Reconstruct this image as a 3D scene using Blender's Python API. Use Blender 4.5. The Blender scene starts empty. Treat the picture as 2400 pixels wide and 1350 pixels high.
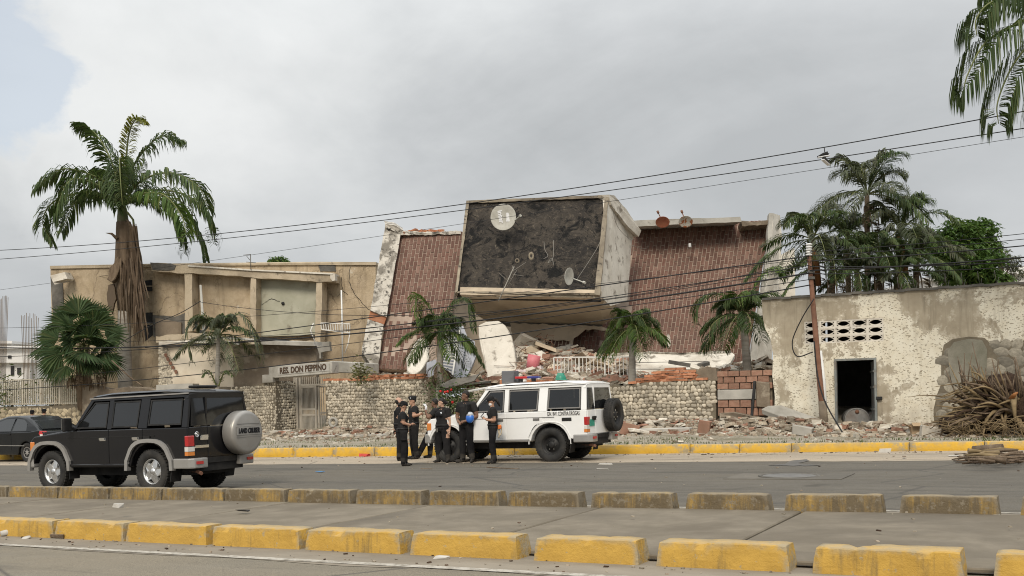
import bpy, bmesh, math, random
from mathutils import Vector, Matrix, noise
R = math.radians
scene = bpy.context.scene
C = scene.collection
random.seed(7)

# ---------------------------------------------------------------- camera
F, CX, CY = 2400.0, 1200.0, 925.0
YAW, ROLL, H, GRADE = R(28.6), R(1.2), 1.46, 0.018
cam = bpy.data.cameras.new('camera'); camo = bpy.data.objects.new('camera', cam); C.objects.link(camo)
cam.sensor_width = 36; cam.lens = 36.0; cam.shift_y = 250 / 2400.0; cam.clip_start = 0.1; cam.clip_end = 6000
camo.matrix_world = Matrix.Translation((0, 0, H)) @ Matrix.Rotation(YAW, 4, 'Z') @ Matrix.Rotation(R(90), 4, 'X') @ Matrix.Rotation(-ROLL, 4, 'Z')
scene.camera = camo
scene.render.resolution_x, scene.render.resolution_y = 1024, 576
scene.view_settings.view_transform = 'Standard'; scene.view_settings.look = 'None'
scene.view_settings.exposure = 0.68; scene.view_settings.gamma = 1.0
scene.cycles.max_bounces = 6; scene.cycles.diffuse_bounces = 3; scene.cycles.transparent_max_bounces = 8
scene.cycles.use_denoising = True; scene.cycles.filter_width = 1.05
try: scene.cycles.denoising_prefilter = 'ACCURATE'
except Exception: pass

def ray(px, py):
    x = (px - CX) / F; y = -(py - CY) / F
    xr = x * math.cos(ROLL) + y * math.sin(ROLL); yr = -x * math.sin(ROLL) + y * math.cos(ROLL)
    c, s = math.cos(YAW), math.sin(YAW)
    return Vector((xr * c - s, xr * s + c, yr))
def D(px, py, d):                      # point seen at a pixel at a given distance along the view axis
    return Vector((0, 0, H)) + ray(px, py) * d
def PV(px, py, v):                     # point seen at a pixel on the street-parallel plane Y = v
    r = ray(px, py); return Vector((0, 0, H)) + r * (v / r.y)
def road_z(u): return GRADE * max(-90.0, min(40.0, u))
def GR(px, py, dz=0.0):                # point seen at a pixel on the road plane
    r = ray(px, py); t = (dz - H) / (r.z - GRADE * r.x); return Vector((0, 0, H)) + r * t
def UG(px, v, zf=None):                # street coordinate where pixel column px meets the ground at Y = v
    py = 1150.0
    for _ in range(6):
        p = PV(px, py, v); z = (zf(p.x, v) if zf else road_z(p.x)); py += (p.z - z) * F / max(1.0, (p - Vector((0, 0, H))).length)
    return p.x

# ---------------------------------------------------------------- node helper
class NT:
    def __init__(s, tree): s.t = tree
    def n(s, typ, ins=None, **props):
        nd = s.t.nodes.new(typ)
        for k, v in props.items(): setattr(nd, k, v)
        for k, v in (ins or {}).items():
            if isinstance(v, bpy.types.NodeSocket): s.t.links.new(v, nd.inputs[k])
            elif v is not None:
                if isinstance(v, tuple) and len(v) == 3 and nd.inputs[k].type == 'RGBA': v = v + (1,)
                nd.inputs[k].default_value = v
        return nd
    def coord(s, kind='Object'):
        c = s.n('ShaderNodeTexCoord').outputs[kind]
        if kind != 'Object': return c
        r = s.n('ShaderNodeObjectInfo').outputs['Random']          # every object gets its own piece of the pattern
        return s.vmath('ADD', c, s.vmath('SCALE', s.comb(s.math('MULTIPLY', r, 31.7), s.math('MULTIPLY', r, 17.3), s.math('MULTIPLY', r, 23.9))))
    def mapping(s, vec, scale=(1, 1, 1), loc=(0, 0, 0), rot=(0, 0, 0)):
        return s.n('ShaderNodeMapping', {'Vector': vec, 'Scale': scale, 'Location': loc, 'Rotation': rot}).outputs[0]
    def noise(s, vec, scale=3, detail=5, rough=.55, dist=0):
        return s.n('ShaderNodeTexNoise', {'Vector': vec, 'Scale': scale, 'Detail': detail, 'Roughness': rough, 'Distortion': dist}).outputs[0]
    def voro(s, vec, scale=5, feature='F1', rnd=1.0, out='Distance'):
        return s.n('ShaderNodeTexVoronoi', {'Vector': vec, 'Scale': scale, 'Randomness': rnd}, feature=feature).outputs[out]
    def ramp(s, fac, stops, interp='LINEAR'):
        nd = s.n('ShaderNodeValToRGB', {'Fac': fac}); cr = nd.color_ramp; cr.interpolation = interp
        while len(cr.elements) < len(stops): cr.elements.new(.5)
        for e, (p, c) in zip(cr.elements, stops):
            e.position = p; e.color = (c if isinstance(c, tuple) else (c, c, c)) + (1,)
        return nd.outputs[0]
    def mix(s, fac, a, b, mode='MIX'):
        nd = s.n('ShaderNodeMix', data_type='RGBA', blend_type=mode)
        for i, v in ((0, fac), (6, a), (7, b)):
            if isinstance(v, bpy.types.NodeSocket): s.t.links.new(v, nd.inputs[i])
            else: nd.inputs[i].default_value = (v + (1,)) if isinstance(v, tuple) else v
        return nd.outputs[2]
    def math(s, op, a, b=0.0, c=None, clamp=False):
        nd = s.n('ShaderNodeMath', operation=op, use_clamp=clamp)
        for i, v in enumerate((a, b, c)):
            if v is None: continue
            if isinstance(v, bpy.types.NodeSocket): s.t.links.new(v, nd.inputs[i])
            else: nd.inputs[i].default_value = v
        return nd.outputs[0]
    def vmath(s, op, a, b=None):
        nd = s.n('ShaderNodeVectorMath', operation=op)
        if op == 'SCALE': nd.inputs['Scale'].default_value = 1.0
        for i, v in enumerate((a, b)):
            if v is None: continue
            if isinstance(v, bpy.types.NodeSocket): s.t.links.new(v, nd.inputs[i])
            else: nd.inputs[i].default_value = v
        return nd.outputs['Value'] if op in ('DOT_PRODUCT', 'LENGTH', 'DISTANCE') else nd.outputs[0]
    def sep(s, vec): return s.n('ShaderNodeSeparateXYZ', {'Vector': vec}).outputs
    def comb(s, x, y, z): return s.n('ShaderNodeCombineXYZ', {'X': x, 'Y': y, 'Z': z}).outputs[0]

# ---------------------------------------------------------------- sky and sun
SUN_EL, SUN_AZ = R(40), R(163)          # azimuth, from +Y towards +X, of the direction the light comes from
SUN_DIR = Vector((math.sin(SUN_AZ) * math.cos(SUN_EL), math.cos(SUN_AZ) * math.cos(SUN_EL), math.sin(SUN_EL)))
w = bpy.data.worlds.new('World'); scene.world = w; w.use_nodes = True
w.node_tree.nodes.clear(); T = NT(w.node_tree)
dirv = T.vmath('NORMALIZE', T.coord('Generated'))
x, y, z = T.sep(dirv)
sky = T.n('ShaderNodeTexSky', sky_type='NISHITA', sun_disc=False, sun_elevation=SUN_EL, sun_rotation=SUN_AZ, air_density=1.2, dust_density=2.5).outputs[0]
blue = T.mix(1.0, sky, (.115, .115, .115), 'MULTIPLY')
zp = T.math('ADD', T.math('MAXIMUM', z, 0.0), 0.22)
pl = T.comb(T.math('DIVIDE', x, zp), T.math('DIVIDE', y, zp), 0.0)
n1 = T.noise(T.mapping(pl, (1, 1, 1), (3.1, 1.7, 0)), 1.0, 8, .54, .45)
n2 = T.noise(T.mapping(dirv, (1, 1, 2.0), (5.3, 0.4, 2.0)), 2.3, 7, .52, .35)
n3 = T.noise(T.mapping(dirv, (1, 1, 1.3)), 9, 9, .62, .6)
n4 = T.noise(T.mapping(dirv, (1, 1, 1.8), (1.3, 2.4, 0.7)), 5.5, 8, .6, .3)
# overcast layer: pale grey with soft lumps, darker low down
g = T.math('ADD', T.math('MULTIPLY', n1, .45), T.math('ADD', T.math('MULTIPLY', n2, .35), T.math('MULTIPLY', n4, .20)))
grey = T.ramp(g, [(.36, (.35, .365, .375)), (.46, (.45, .465, .475)), (.54, (.545, .56, .565)), (.64, (.65, .66, .66))])
side = T.math('MULTIPLY_ADD', T.vmath('DOT_PRODUCT', dirv, (math.cos(YAW), math.sin(YAW), 0)), .5, .5)
grey = T.mix(T.n('ShaderNodeMapRange', {'Value': side, 'From Min': .42, 'From Max': .80, 'To Min': 0.0, 'To Max': .8}).outputs[0], grey, T.mix(.6, grey, (.50, .515, .53)))
low = T.n('ShaderNodeMapRange', {'Value': z, 'From Min': .26, 'From Max': .02, 'To Min': 0.0, 'To Max': .72}).outputs[0]
grey = T.mix(low, grey, (.36, .375, .385))
# an overcast sky brightens towards the zenith
zen = T.n('ShaderNodeMapRange', {'Value': z, 'From Min': .30, 'From Max': 1.0, 'To Min': 1.0, 'To Max': 2.5}).outputs[0]
grey = T.mix(1.0, grey, T.comb(zen, zen, zen), 'MULTIPLY')
# an opening with bright cumulus on the left
wob = T.math('MULTIPLY', T.math('SUBTRACT', n3, .5), .17)
dist = T.math('ADD', T.vmath('DISTANCE', dirv, tuple(ray(215, 235).normalized())), wob)
cum = T.n('ShaderNodeMapRange', {'Value': dist, 'From Min': .135, 'From Max': .045, 'To Min': 0.0, 'To Max': .60}).outputs[0]
grey = T.mix(cum, grey, (.685, .695, .69))
dist2 = T.math('ADD', T.vmath('DISTANCE', dirv, tuple(ray(-30, 150).normalized())), wob)
hole = T.n('ShaderNodeMapRange', {'Value': dist2, 'From Min': .085, 'From Max': .062, 'To Min': 0.0, 'To Max': .75}).outputs[0]
col = T.mix(hole, grey, T.mix(.75, blue, (.52, .56, .61)))
bg = T.n('ShaderNodeBackground', {'Color': col, 'Strength': .81})
T.t.links.new(bg.outputs[0], T.n('ShaderNodeOutputWorld').inputs[0])
sl = bpy.data.lights.new('sun', 'SUN'); sl.energy = 1.5; sl.angle = R(20); sl.color = (1.0, .90, .76)
so = bpy.data.objects.new('sun', sl); C.objects.link(so)
so.rotation_euler = (-SUN_DIR).to_track_quat('-Z', 'Y').to_euler()

# ---------------------------------------------------------------- materials
MATS = {}
def newmat(name):
    m = bpy.data.materials.new(name); m.use_nodes = True; m.node_tree.nodes.clear(); MATS[name] = m
    return m, NT(m.node_tree)
def finish(t, col, rough=.8, bump=None, bstr=.3, bdist=.02, spec=.3, metal=0.0, coat=0.0, alpha=None, trans=0.0, emit=None):
    ins = {'Base Color': col, 'Roughness': rough, 'Metallic': metal, 'Specular IOR Level': spec, 'Coat Weight': coat, 'Coat Roughness': .05, 'Transmission Weight': trans}
    if alpha is not None: ins['Alpha'] = alpha
    if bump is not None: ins['Normal'] = t.n('ShaderNodeBump', {'Height': bump, 'Strength': bstr, 'Distance': bdist}).outputs[0]
    b = t.n('ShaderNodeBsdfPrincipled', ins)
    t.t.links.new(b.outputs[0], t.n('ShaderNodeOutputMaterial').inputs[0]); return b
def rnd_island(t):
    a = t.n('ShaderNodeNewGeometry').outputs['Random Per Island']; b = t.n('ShaderNodeObjectInfo').outputs['Random']
    return t.math('FRACT', t.math('ADD', a, b))
def M(name, c, c2=None, c3=None, scale=2.0, rough=.85, bump=.25, bscale=25, bdist=.015, spec=.25, metal=0.0, var=0.0, s3=.5, lo=.38, hi=.62, lo3=.48, hi3=.7, coat=0.0, stretch=(1, 1, 1), c4=None, s4=6.0, lo4=.6, hi4=.66):
    m, t = newmat(name); o = t.mapping(t.coord(), stretch)
    col = c if c2 is None else t.mix(t.ramp(t.noise(o, scale, 6, .6), [(lo, 0.0), (hi, 1.0)]), c, c2)
    if c3 is not None: col = t.mix(t.ramp(t.noise(t.mapping(o, (1, 1, 1), (7, 3, 9)), s3, 6, .65, .4), [(lo3, 0.0), (hi3, 1.0)]), col, c3)
    if c4 is not None: col = t.mix(t.ramp(t.noise(t.mapping(o, (1, 1, 1), (2, 8, 4)), s4, 5, .6, .3), [(lo4, 0.0), (hi4, 1.0)]), col, c4)
    if var:
        r = rnd_island(t); k = t.math('MULTIPLY_ADD', r, 2 * var, 1 - var)
        col = t.mix(1.0, col, t.comb(k, k, k), 'MULTIPLY')
    finish(t, col, rough, t.noise(o, bscale, 6, .6) if bump else None, bump, bdist, spec, metal, coat)
    return m

# ---------------------------------------------------------------- mesh builder
class MB:
    def __init__(s): s.v, s.f, s.m, s.s = [], [], [], []
    def add(s, vs, fs, mi=0, sm=False):
        b = len(s.v); s.v += [Vector(p) for p in vs]
        for f in fs: s.f.append([b + i for i in f]); s.m.append(mi); s.s.append(sm)
        return s
    def box(s, c, size, rot=None, mi=0, taper=1.0):
        c = Vector(c); hx, hy, hz = [a / 2 for a in size]; vs = []
        for sz in (-1, 1):
            k = taper if sz > 0 else 1.0
            for sx, sy in ((-1, -1), (1, -1), (1, 1), (-1, 1)):
                p = Vector((sx * hx * k, sy * hy * k, sz * hz)); vs.append(c + (rot @ p if rot is not None else p))
        return s.add(vs, [(0, 3, 2, 1), (4, 5, 6, 7), (0, 1, 5, 4), (1, 2, 6, 5), (2, 3, 7, 6), (3, 0, 4, 7)], mi)
    def bar(s, a, b, wx, wz=None, mi=0, up=Vector((0, 0, 1))):
        a, b = Vector(a), Vector(b); d = (b - a); L = d.length
        if L < 1e-6: return s
        d.normalize(); 
        if abs(d.dot(up)) > .98: up = Vector((0, 1, 0))
        x = d.cross(up).normalized(); z = x.cross(d).normalized(); rot = Matrix((x, d, z)).transposed()
        return s.box((a + b) / 2, (wx, L, wz or wx), rot, mi)
    def prism(s, pts, vec, mi=0, mside=None):
        pts = [Vector(p) for p in pts]; vec = Vector(vec); n = len(pts)
        nrm = Vector()
        for i in range(n): nrm += pts[i].cross(pts[(i + 1) % n])
        fr = list(range(n)); 
        if nrm.dot(vec) > 0: fr = fr[::-1]
        vs = pts + [p + vec for p in pts]; b = len(s.v)
        s.add(vs, [tuple(fr), tuple(i + n for i in fr[::-1])], mi)
        for k in range(n):
            i, j = fr[k], fr[(k + 1) % n]
            s.f.append([b + j, b + i, b + i + n, b + j + n]); s.m.append(mi if mside is None else mside); s.s.append(False)
        return s
    def tube(s, pts, r, n=6, mi=0, sm=True, caps=True):
        pts = [Vector(p) for p in pts]; m = len(pts); rs = r if isinstance(r, (list, tuple)) else [r] * m
        b = len(s.v); up = Vector((0, 0, 1)); prev = None
        for i, p in enumerate(pts):
            d = (pts[min(i + 1, m - 1)] - pts[max(i - 1, 0)])
            d = d.normalized() if d.length > 1e-9 else Vector((0, 0, 1))
            x = prev - d * prev.dot(d) if prev is not None else d.cross(up if abs(d.z) < .95 else Vector((0, 1, 0)))
            x = x.normalized() if x.length > 1e-6 else d.orthogonal().normalized(); prev = x; yv = d.cross(x)
            for k in range(n):
                a = 2 * math.pi * k / n; s.v.append(p + (x * math.cos(a) + yv * math.sin(a)) * rs[i])
        for i in range(m - 1):
            for k in range(n):
                k2 = (k + 1) % n; s.f.append([b + i * n + k, b + i * n + k2, b + (i + 1) * n + k2, b + (i + 1) * n + k]); s.m.append(mi); s.s.append(sm)
        if caps:
            s.f.append([b + k for k in range(n)][::-1]); s.m.append(mi); s.s.append(False)
            s.f.append([b + (m - 1) * n + k for k in range(n)]); s.m.append(mi); s.s.append(False)
        return s
    def lathe(s, prof, n=20, mat=None, mi=0, sm=True, arc=None):   # profile [(r, h)] about local z
        mat = mat or Matrix.Identity(4); b = len(s.v); m = len(prof)
        for r, h in prof:
            for k in range(n):
                a = 2 * math.pi * k / n; s.v.append(mat @ Vector((r * math.cos(a), r * math.sin(a), h)))
        for i in range(m - 1):
            for k in range(n):
                k2 = (k + 1) % n; s.f.append([b + i * n + k, b + i * n + k2, b + (i + 1) * n + k2, b + (i + 1) * n + k]); s.m.append(mi); s.s.append(sm)
        return s
    def rock(s, c, size, rot=None, jit=.25, mi=0, rng=random):
        c = Vector(c); vs = []
        for sz in (-1, 1):
            for sx, sy in ((-1, -1), (1, -1), (1, 1), (-1, 1)):
                p = Vector((sx * size[0] / 2 * (1 + rng.uniform(-jit, jit)), sy * size[1] / 2 * (1 + rng.uniform(-jit, jit)), sz * size[2] / 2 * (1 + rng.uniform(-jit, jit))))
                vs.append(c + (rot @ p if rot is not None else p))
        return s.add(vs, [(0, 3, 2), (0, 2, 1), (4, 5, 6), (4, 6, 7), (0, 1, 5), (0, 5, 4), (1, 2, 6), (1, 6, 5), (2, 3, 7), (2, 7, 6), (3, 0, 4), (3, 4, 7)], mi)
    def xform(s, mat, start=0):
        for i in range(start, len(s.v)): s.v[i] = mat @ s.v[i]
        return s

def mesh_of(name, mb, mats, off=None, bevel=0.0, segs=1, ang=35):
    me = bpy.data.meshes.new(name); o = off or Vector((0, 0, 0))
    me.from_pydata([tuple(p - o) for p in mb.v], [], mb.f)
    for mt in (mats if isinstance(mats, (list, tuple)) else [mats]): me.materials.append(MATS[mt] if isinstance(mt, str) else mt)
    me.polygons.foreach_set('material_index', mb.m); me.polygons.foreach_set('use_smooth', mb.s)
    if bevel:
        bm = bmesh.new(); bm.from_mesh(me)
        bmesh.ops.remove_doubles(bm, verts=bm.verts, dist=1e-5)
        es = [e for e in bm.edges if len(e.link_faces) == 2 and e.calc_face_angle(0) > R(ang)]
        bmesh.ops.bevel(bm, geom=es, offset=bevel, segments=segs, affect='EDGES', profile=.6, clamp_overlap=True)
        bm.to_mesh(me); bm.free()
    me.update(); return me
def props(o, label=None, cat=None, group=None, kind=None):
    for k, v in (('label', label), ('category', cat), ('group', group), ('kind', kind)):
        if v: o[k] = v
    return o
def thing(name, loc, label=None, cat=None, group=None, kind=None, rotz=0.0):
    o = bpy.data.objects.new(name, None); C.objects.link(o); o.location = loc; o.rotation_euler = (0, 0, rotz); o.empty_display_size = .2
    return props(o, label, cat, group, kind)
def put(name, mb, mats, parent=None, local=False, bevel=0.0, segs=1, label=None, cat=None, group=None, kind=None, ang=35):
    """One mesh object. World coordinates unless local=True (then relative to the parent)."""
    if not mb.v: return None
    if parent is not None:
        off = Vector((0, 0, 0))
        if not local:
            p = parent
            while p is not None: off += p.location; p = p.parent
        me = mesh_of(name, mb, mats, off, bevel, segs, ang); o = bpy.data.objects.new(name, me); o.parent = parent
    else:
        xs = [p.x for p in mb.v]; ys = [p.y for p in mb.v]; zs = [p.z for p in mb.v]
        off = Vector(((min(xs) + max(xs)) / 2, (min(ys) + max(ys)) / 2, min(zs)))
        me = mesh_of(name, mb, mats, off, bevel, segs, ang); o = bpy.data.objects.new(name, me); o.location = off
    C.objects.link(o); return props(o, label, cat, group, kind)
def pieces(parent, name, items, protos, limit=300, loosename=None):
    """Alike pieces: items = [(proto index, world matrix, size)]; the largest become objects sharing meshes, the rest one joined part."""
    off = Vector((0, 0, 0)); p = parent
    while p is not None: off += p.location; p = p.parent
    items = sorted(items, key=lambda t: -t[2]); Tm = Matrix.Translation(-off)
    for k, mt, _ in items[:limit]:
        o = bpy.data.objects.new(name, protos[k]); o.parent = parent; o.matrix_local = Tm @ mt; C.objects.link(o)
    rest = items[limit:]
    if rest:
        mb = MB()
        for k, mt, _ in rest:
            me = protos[k]
            mb.add([mt @ v.co for v in me.vertices], [tuple(q.vertices) for q in me.polygons], 0, me.polygons[0].use_smooth)
        put(loosename or name, mb, protos[0].materials[0], parent, kind='stuff')
def catenary(a, b, sag, n=24):
    a, b = Vector(a), Vector(b)
    return [a.lerp(b, i / n) - Vector((0, 0, sag * 4 * (i / n) * (1 - i / n))) for i in range(n + 1)]
def fit3(p0, pm, p1, d0, dm, d1, n=24):   # smooth line through three seen points
    a, m, b = D(*p0, d0), D(*pm, dm), D(*p1, d1); t = (m - a).length / ((m - a).length + (b - m).length)
    k = (m - a.lerp(b, t)) / (t * (1 - t))
    return [a.lerp(b, i / n) + k * (i / n) * (1 - i / n) for i in range(n + 1)]
# ================================================================= THE GROUND
def smooth_grid(us, vs, zf):
    mb = MB(); n = len(vs)
    mb.v = [Vector((u, v, zf(u, v))) for u in us for v in vs]
    for i in range(len(us) - 1):
        for j in range(n - 1):
            mb.f.append([i * n + j, (i + 1) * n + j, (i + 1) * n + j + 1, i * n + j + 1]); mb.m.append(0); mb.s.append(True)
    return mb
def asphalt(name, base, light, dark, patch):
    m, t = newmat(name); o = t.coord()
    st = t.mapping(o, (.12, 1.0, 1.0))
    c = t.mix(t.ramp(t.noise(st, 1.6, 6, .6), [(.35, 0.0), (.68, 1.0)]), base, light)
    c = t.mix(t.ramp(t.noise(t.mapping(o, (.35, 1, 1), (4, 2, 0)), .45, 6, .6, .4), [(.45, 0.0), (.60, .9)]), c, patch)
    c = t.mix(t.ramp(t.noise(t.mapping(o, (.2, 1.2, 1), (9, 5, 0)), 1.1, 7, .7), [(.53, 0.0), (.66, .8)]), c, dark)
    agg = t.noise(o, 90, 3, .7)
    c = t.mix(t.ramp(agg, [(.40, .7), (.56, 0.0)]), c, (base[0] * .45, base[1] * .45, base[2] * .45))
    c = t.mix(t.ramp(t.voro(o, 38), [(.05, .5), (.10, 0.0)]), c, (.42, .40, .37))
    crack = t.ramp(t.voro(t.mapping(o, (.5, 1, 1)), .42, 'DISTANCE_TO_EDGE'), [(.0, .75), (.011, 0.0)])
    c = t.mix(crack, c, (.06, .055, .05))
    c = t.mix(t.ramp(t.noise(t.mapping(o, (1, 1, 1), (6, 1, 0)), .9, 5, .5), [(.66, 0.0), (.74, .55)]), c, (base[0] * .4, base[1] * .4, base[2] * .4))
    finish(t, c, t.ramp(t.noise(o, 3, 4), [(.3, .75), (.7, .95)]), t.math('ADD', agg, t.noise(o, 12, 4)), .35, .006, .25)
asphalt('asphalt_far', (.122, .110, .090), (.160, .144, .118), (.080, .073, .062), (.155, .137, .108))
asphalt('asphalt_near', (.195, .172, .132), (.245, .217, .168), (.138, .122, .097), (.245, .21, .155))
asphalt('gutter_concrete', (.36, .305, .235), (.44, .375, .29), (.25, .212, .165), (.46, .38, .285))
M('concrete_slab', (.165, .141, .105), (.21, .18, .137), (.125, .107, .082), 2.2, .9, .4, 40, .006, c4=(.14, .118, .088), s4=.8, lo4=.5, hi4=.66)
M('joint_dirt', (.06, .053, .043), (.09, .08, .064), None, 8, .95, .4, 30)
M('dust_strip', (.215, .185, .145), (.275, .24, .19), (.165, .142, .112), 2.4, .95, .4, 60, .005, stretch=(.4, 1, 1))
def paint_line():
    m, t = newmat('worn_white_paint'); o = t.coord()
    wear = t.ramp(t.noise(o, 9, 6, .75), [(.44, 0.0), (.6, 1.0)])
    finish(t, t.mix(wear, (.44, .41, .355), (.24, .215, .175)), .85, t.noise(o, 80), .3, .003)
paint_line()
def yellow_paint(name, yel, yel2, dirt, bare, dirt_lo, dirt_hi, bare_lo):
    m, t = newmat(name); o = t.coord()
    c = t.mix(t.ramp(t.noise(o, 3.2, 6, .65), [(.36, 0.0), (.66, 1.0)]), yel, yel2)
    drip = t.noise(t.mapping(o, (9, 9, .7)), 1.6, 5, .7)
    c = t.mix(t.ramp(t.math('MULTIPLY_ADD', t.noise(o, 1.3, 5), .55, t.math('MULTIPLY', drip, .45)), [(dirt_lo, 0.0), (dirt_hi, .9)]), c, dirt)
    c = t.mix(t.ramp(t.noise(t.mapping(o, (1, 1, 1), (3, 6, 1)), 13, 6, .7), [(bare_lo, 0.0), (bare_lo + .03, .85)]), c, bare)
    nz = t.sep(t.n('ShaderNodeNewGeometry').outputs['Normal'])[2]      # dust settles on upward faces
    c = t.mix(t.math('MULTIPLY', t.ramp(nz, [(.6, 0.0), (.95, .42)]), t.ramp(t.noise(o, 5, 5), [(.3, .5), (.6, 1.0)])), c, (.42, .36, .26))
    pt = t.n('ShaderNodeNewGeometry').outputs['Pointiness']
    c = t.mix(t.math('MULTIPLY', t.ramp(pt, [(.515, 0.0), (.56, .9)]), t.ramp(t.noise(o, 6, 5, .7), [(.42, 0.0), (.55, 1.0)])), c, bare)      # paint knocked off the arrises
    finish(t, c, .75, t.noise(o, 22, 6, .7), .8, .016, .25)
yellow_paint('yellow_paint_bright', (.52, .32, .066), (.43, .262, .056), (.15, .115, .06), (.33, .28, .19), .55, .70, .63)
yellow_paint('yellow_paint_dirty', (.42, .27, .070), (.27, .185, .075), (.105, .085, .058), (.20, .168, .12), .37, .53, .55)
yellow_paint('yellow_paint_kerb', (.64, .385, .045), (.54, .32, .04), (.17, .12, .045), (.32, .27, .18), .60, .72, .66)

# big sheet of ground out to the horizon
us = [-2500, -90, -60, -30, 0, 40, 1500]; vs = [-800, -8, 0, 12, 31, 60, 120, 400, 3000]
M('dry_earth', (.20, .17, .125), (.26, .22, .165), (.12, .12, .075), .6, .95, .4, 12, s3=.15)
put('ground', smooth_grid(us, vs, lambda u, v: road_z(u) - .12), 'dry_earth', kind='structure')
ul = [-90 + 5 * i for i in range(27)]
put('road', smooth_grid(ul, [12.3, 14, 16, 18, 20, 22, 24, 25.62], lambda u, v: road_z(u)), 'asphalt_far', kind='structure')
put('near_road', smooth_grid(ul, [-8, -3, 0, 3, 6, 8.25], lambda u, v: road_z(u)), 'asphalt_near', kind='structure')
# worn pale concrete gutter along the far kerb, with an uneven inner edge
def gutter():
    mb = MB(); k = 0; row = []
    for i in range(261):
        u = -88 + i * .35; e = 22.05 + .35 * noise.noise((u * .35, 1.3, 0)) + .12 * noise.noise((u * 1.7, 4, 0))
        row.append((u, e))
    for u, e in row: mb.v += [Vector((u, e, road_z(u) + .004)), Vector((u, 24, road_z(u) + .004)), Vector((u, 25.6, road_z(u) + .004))]
    for i in range(260):
        for j in range(2): mb.f.append([i * 3 + j, i * 3 + 3 + j, i * 3 + 4 + j, i * 3 + 1 + j]); mb.m.append(0); mb.s.append(True)
    return mb
put('road_gutter', gutter(), 'gutter_concrete', kind='structure')
def strip(v0, v1, dz, u0=-80, u1=16, st=.4, wob=0.0):
    mb = MB(); n = int((u1 - u0) / st)
    for i in range(n + 1):
        u = u0 + i * st; a = wob * noise.noise((u * .6, v0, 0)); mb.v += [Vector((u, v0 + a, road_z(u) + dz)), Vector((u, v1, road_z(u) + dz))]
    for i in range(n): mb.f.append([i * 2, i * 2 + 2, i * 2 + 3, i * 2 + 1]); mb.m.append(0); mb.s.append(True)
    return mb
put('roadside_dirt', strip(7.74, 8.8, .004, wob=.25), 'dust_strip', kind='structure')
put('road_line_marking', strip(7.72, 7.84, .008), 'worn_white_paint', kind='structure')
put('far_road_dirt', strip(12.44, 12.95, .004, wob=.0), 'dust_strip', kind='structure')
put('far_road_line_marking', strip(12.88, 12.98, .008), 'worn_white_paint', kind='structure')

# median: concrete slabs with open joints
med = thing('median_pavement', (-10, 10.3, road_z(-10)), kind='structure')
put('joint_bed', strip(8.62, 12.42, .022, -60, 12, 1.0), 'joint_dirt', med)
jt = [UG(px, 12.3) for px in (130, 378, 678, 1012, 1408, 1880)]
sp = (jt[-1] - jt[0]) / 5
jt = [jt[0] - sp * k for k in range(6, 0, -1)] + jt + [jt[-1] + sp * k for k in range(1, 4)]
for a, b in zip(jt, jt[1:]):
    for v0, v1 in ((8.66, 9.2), (9.215, 12.36)):
        mb = MB(); t0 = random.uniform(-.006, .006); g = .02
        P = [Vector((uu, vv, road_z(uu) + .05 + (t0 if vv < 10 else -t0))) for uu, vv in ((a + g, v0), (b - g, v0), (b - g, v1), (a + g, v1))]
        mb.prism(P, (0, 0, -.05)); put('paving_slab', mb, 'concrete_slab', med, bevel=.012)

# yellow concrete blocks on both edges of the median
def block_mb(u0, u1, v, ht, wd, seed, crack=None, ends=.032):
    mb = MB(); L = u1 - u0; n = max(10, int(L / .045)); rng = random.Random(seed); dent = rng.uniform(.0, .02)
    prof = [(-1.0, 0.0), (-.95, .35), (-.90, .72), (-.86, .955), (-.80, 1.0), (0, 1.01), (.80, 1.0), (.86, .955), (.93, .5), (1.0, 0.0)]
    m = len(prof); yaw = rng.uniform(-.012, .012)
    for i in range(n + 1):
        t = i / n
        for y, z in prof:
            k = ends * z; u = u0 + k + (L - 2 * k) * t; uu = u - (u0 + u1) / 2
            edge = min(t, 1 - t); rz = z * (1 - .02 * math.exp(-edge * 60))
            q = Vector((u, v + y * wd / 2 + uu * yaw, road_z(u) + .0 + rz * ht - .03 * (z == 0)))
            dn = noise.noise((q.x * 7 + seed, q.y * 7, q.z * 7)) * .010 + noise.noise((q.x * 2.2, q.y * 2 + seed, q.z * 3)) * .006
            if z > .3: q += Vector((dn * .6, dn, dn * .8))
            if z > .9 or edge < .04:
                ch = max(0.0, noise.noise((q.x * 4.1 + seed, 9.7 * (y > 0), 3 + z)) - .36); q += Vector((0, -.10 * ch * (1 if y < 0 else -1) * -1, -.075 * ch))
            if crack is not None and abs(t - crack) < .5 / n: q += Vector((0, .012 * (1 if y < 0 else -1), -.012))
            mb.v.append(q)
    for i in range(n):
        for j in range(m - 1): mb.f.append([i * m + j, (i + 1) * m + j, (i + 1) * m + j + 1, i * m + j + 1]); mb.m.append(0); mb.s.append(j in (4, 5))
    mb.f.append(list(range(m))); mb.f.append([n * m + j for j in range(m)][::-1]); mb.m += [0, 0]; mb.s += [False, False]
    return mb
NEAR = [(-66, 122), (126, 291), (293, 484), (494, 701), (714, 940), (961, 1213), (1250, 1497), (1537, 1851), (1904, 2262), (2326, 2720)]
FAR = [(-108, 14), (16, 134), (135, 253), (254, 377), (379, 522), (525, 667), (672, 823), (832, 988), (1003, 1170), (1188, 1358), (1383, 1578), (1605, 1803), (1836, 2070), (2106, 2345), (2390, 2660)]
side_of = ['right behind the crumpled paper cups', 'with the cups at its left end', 'with a black scuff along its top edge', 'with a crack down its middle', 'with a dark smudge on its top left corner', 'with black drip stains below its top edge', 'with a rough peeling right end', 'the longest of the near row', 'split by a crack into two pieces', 'cut off by the right edge of the photo']
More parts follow.
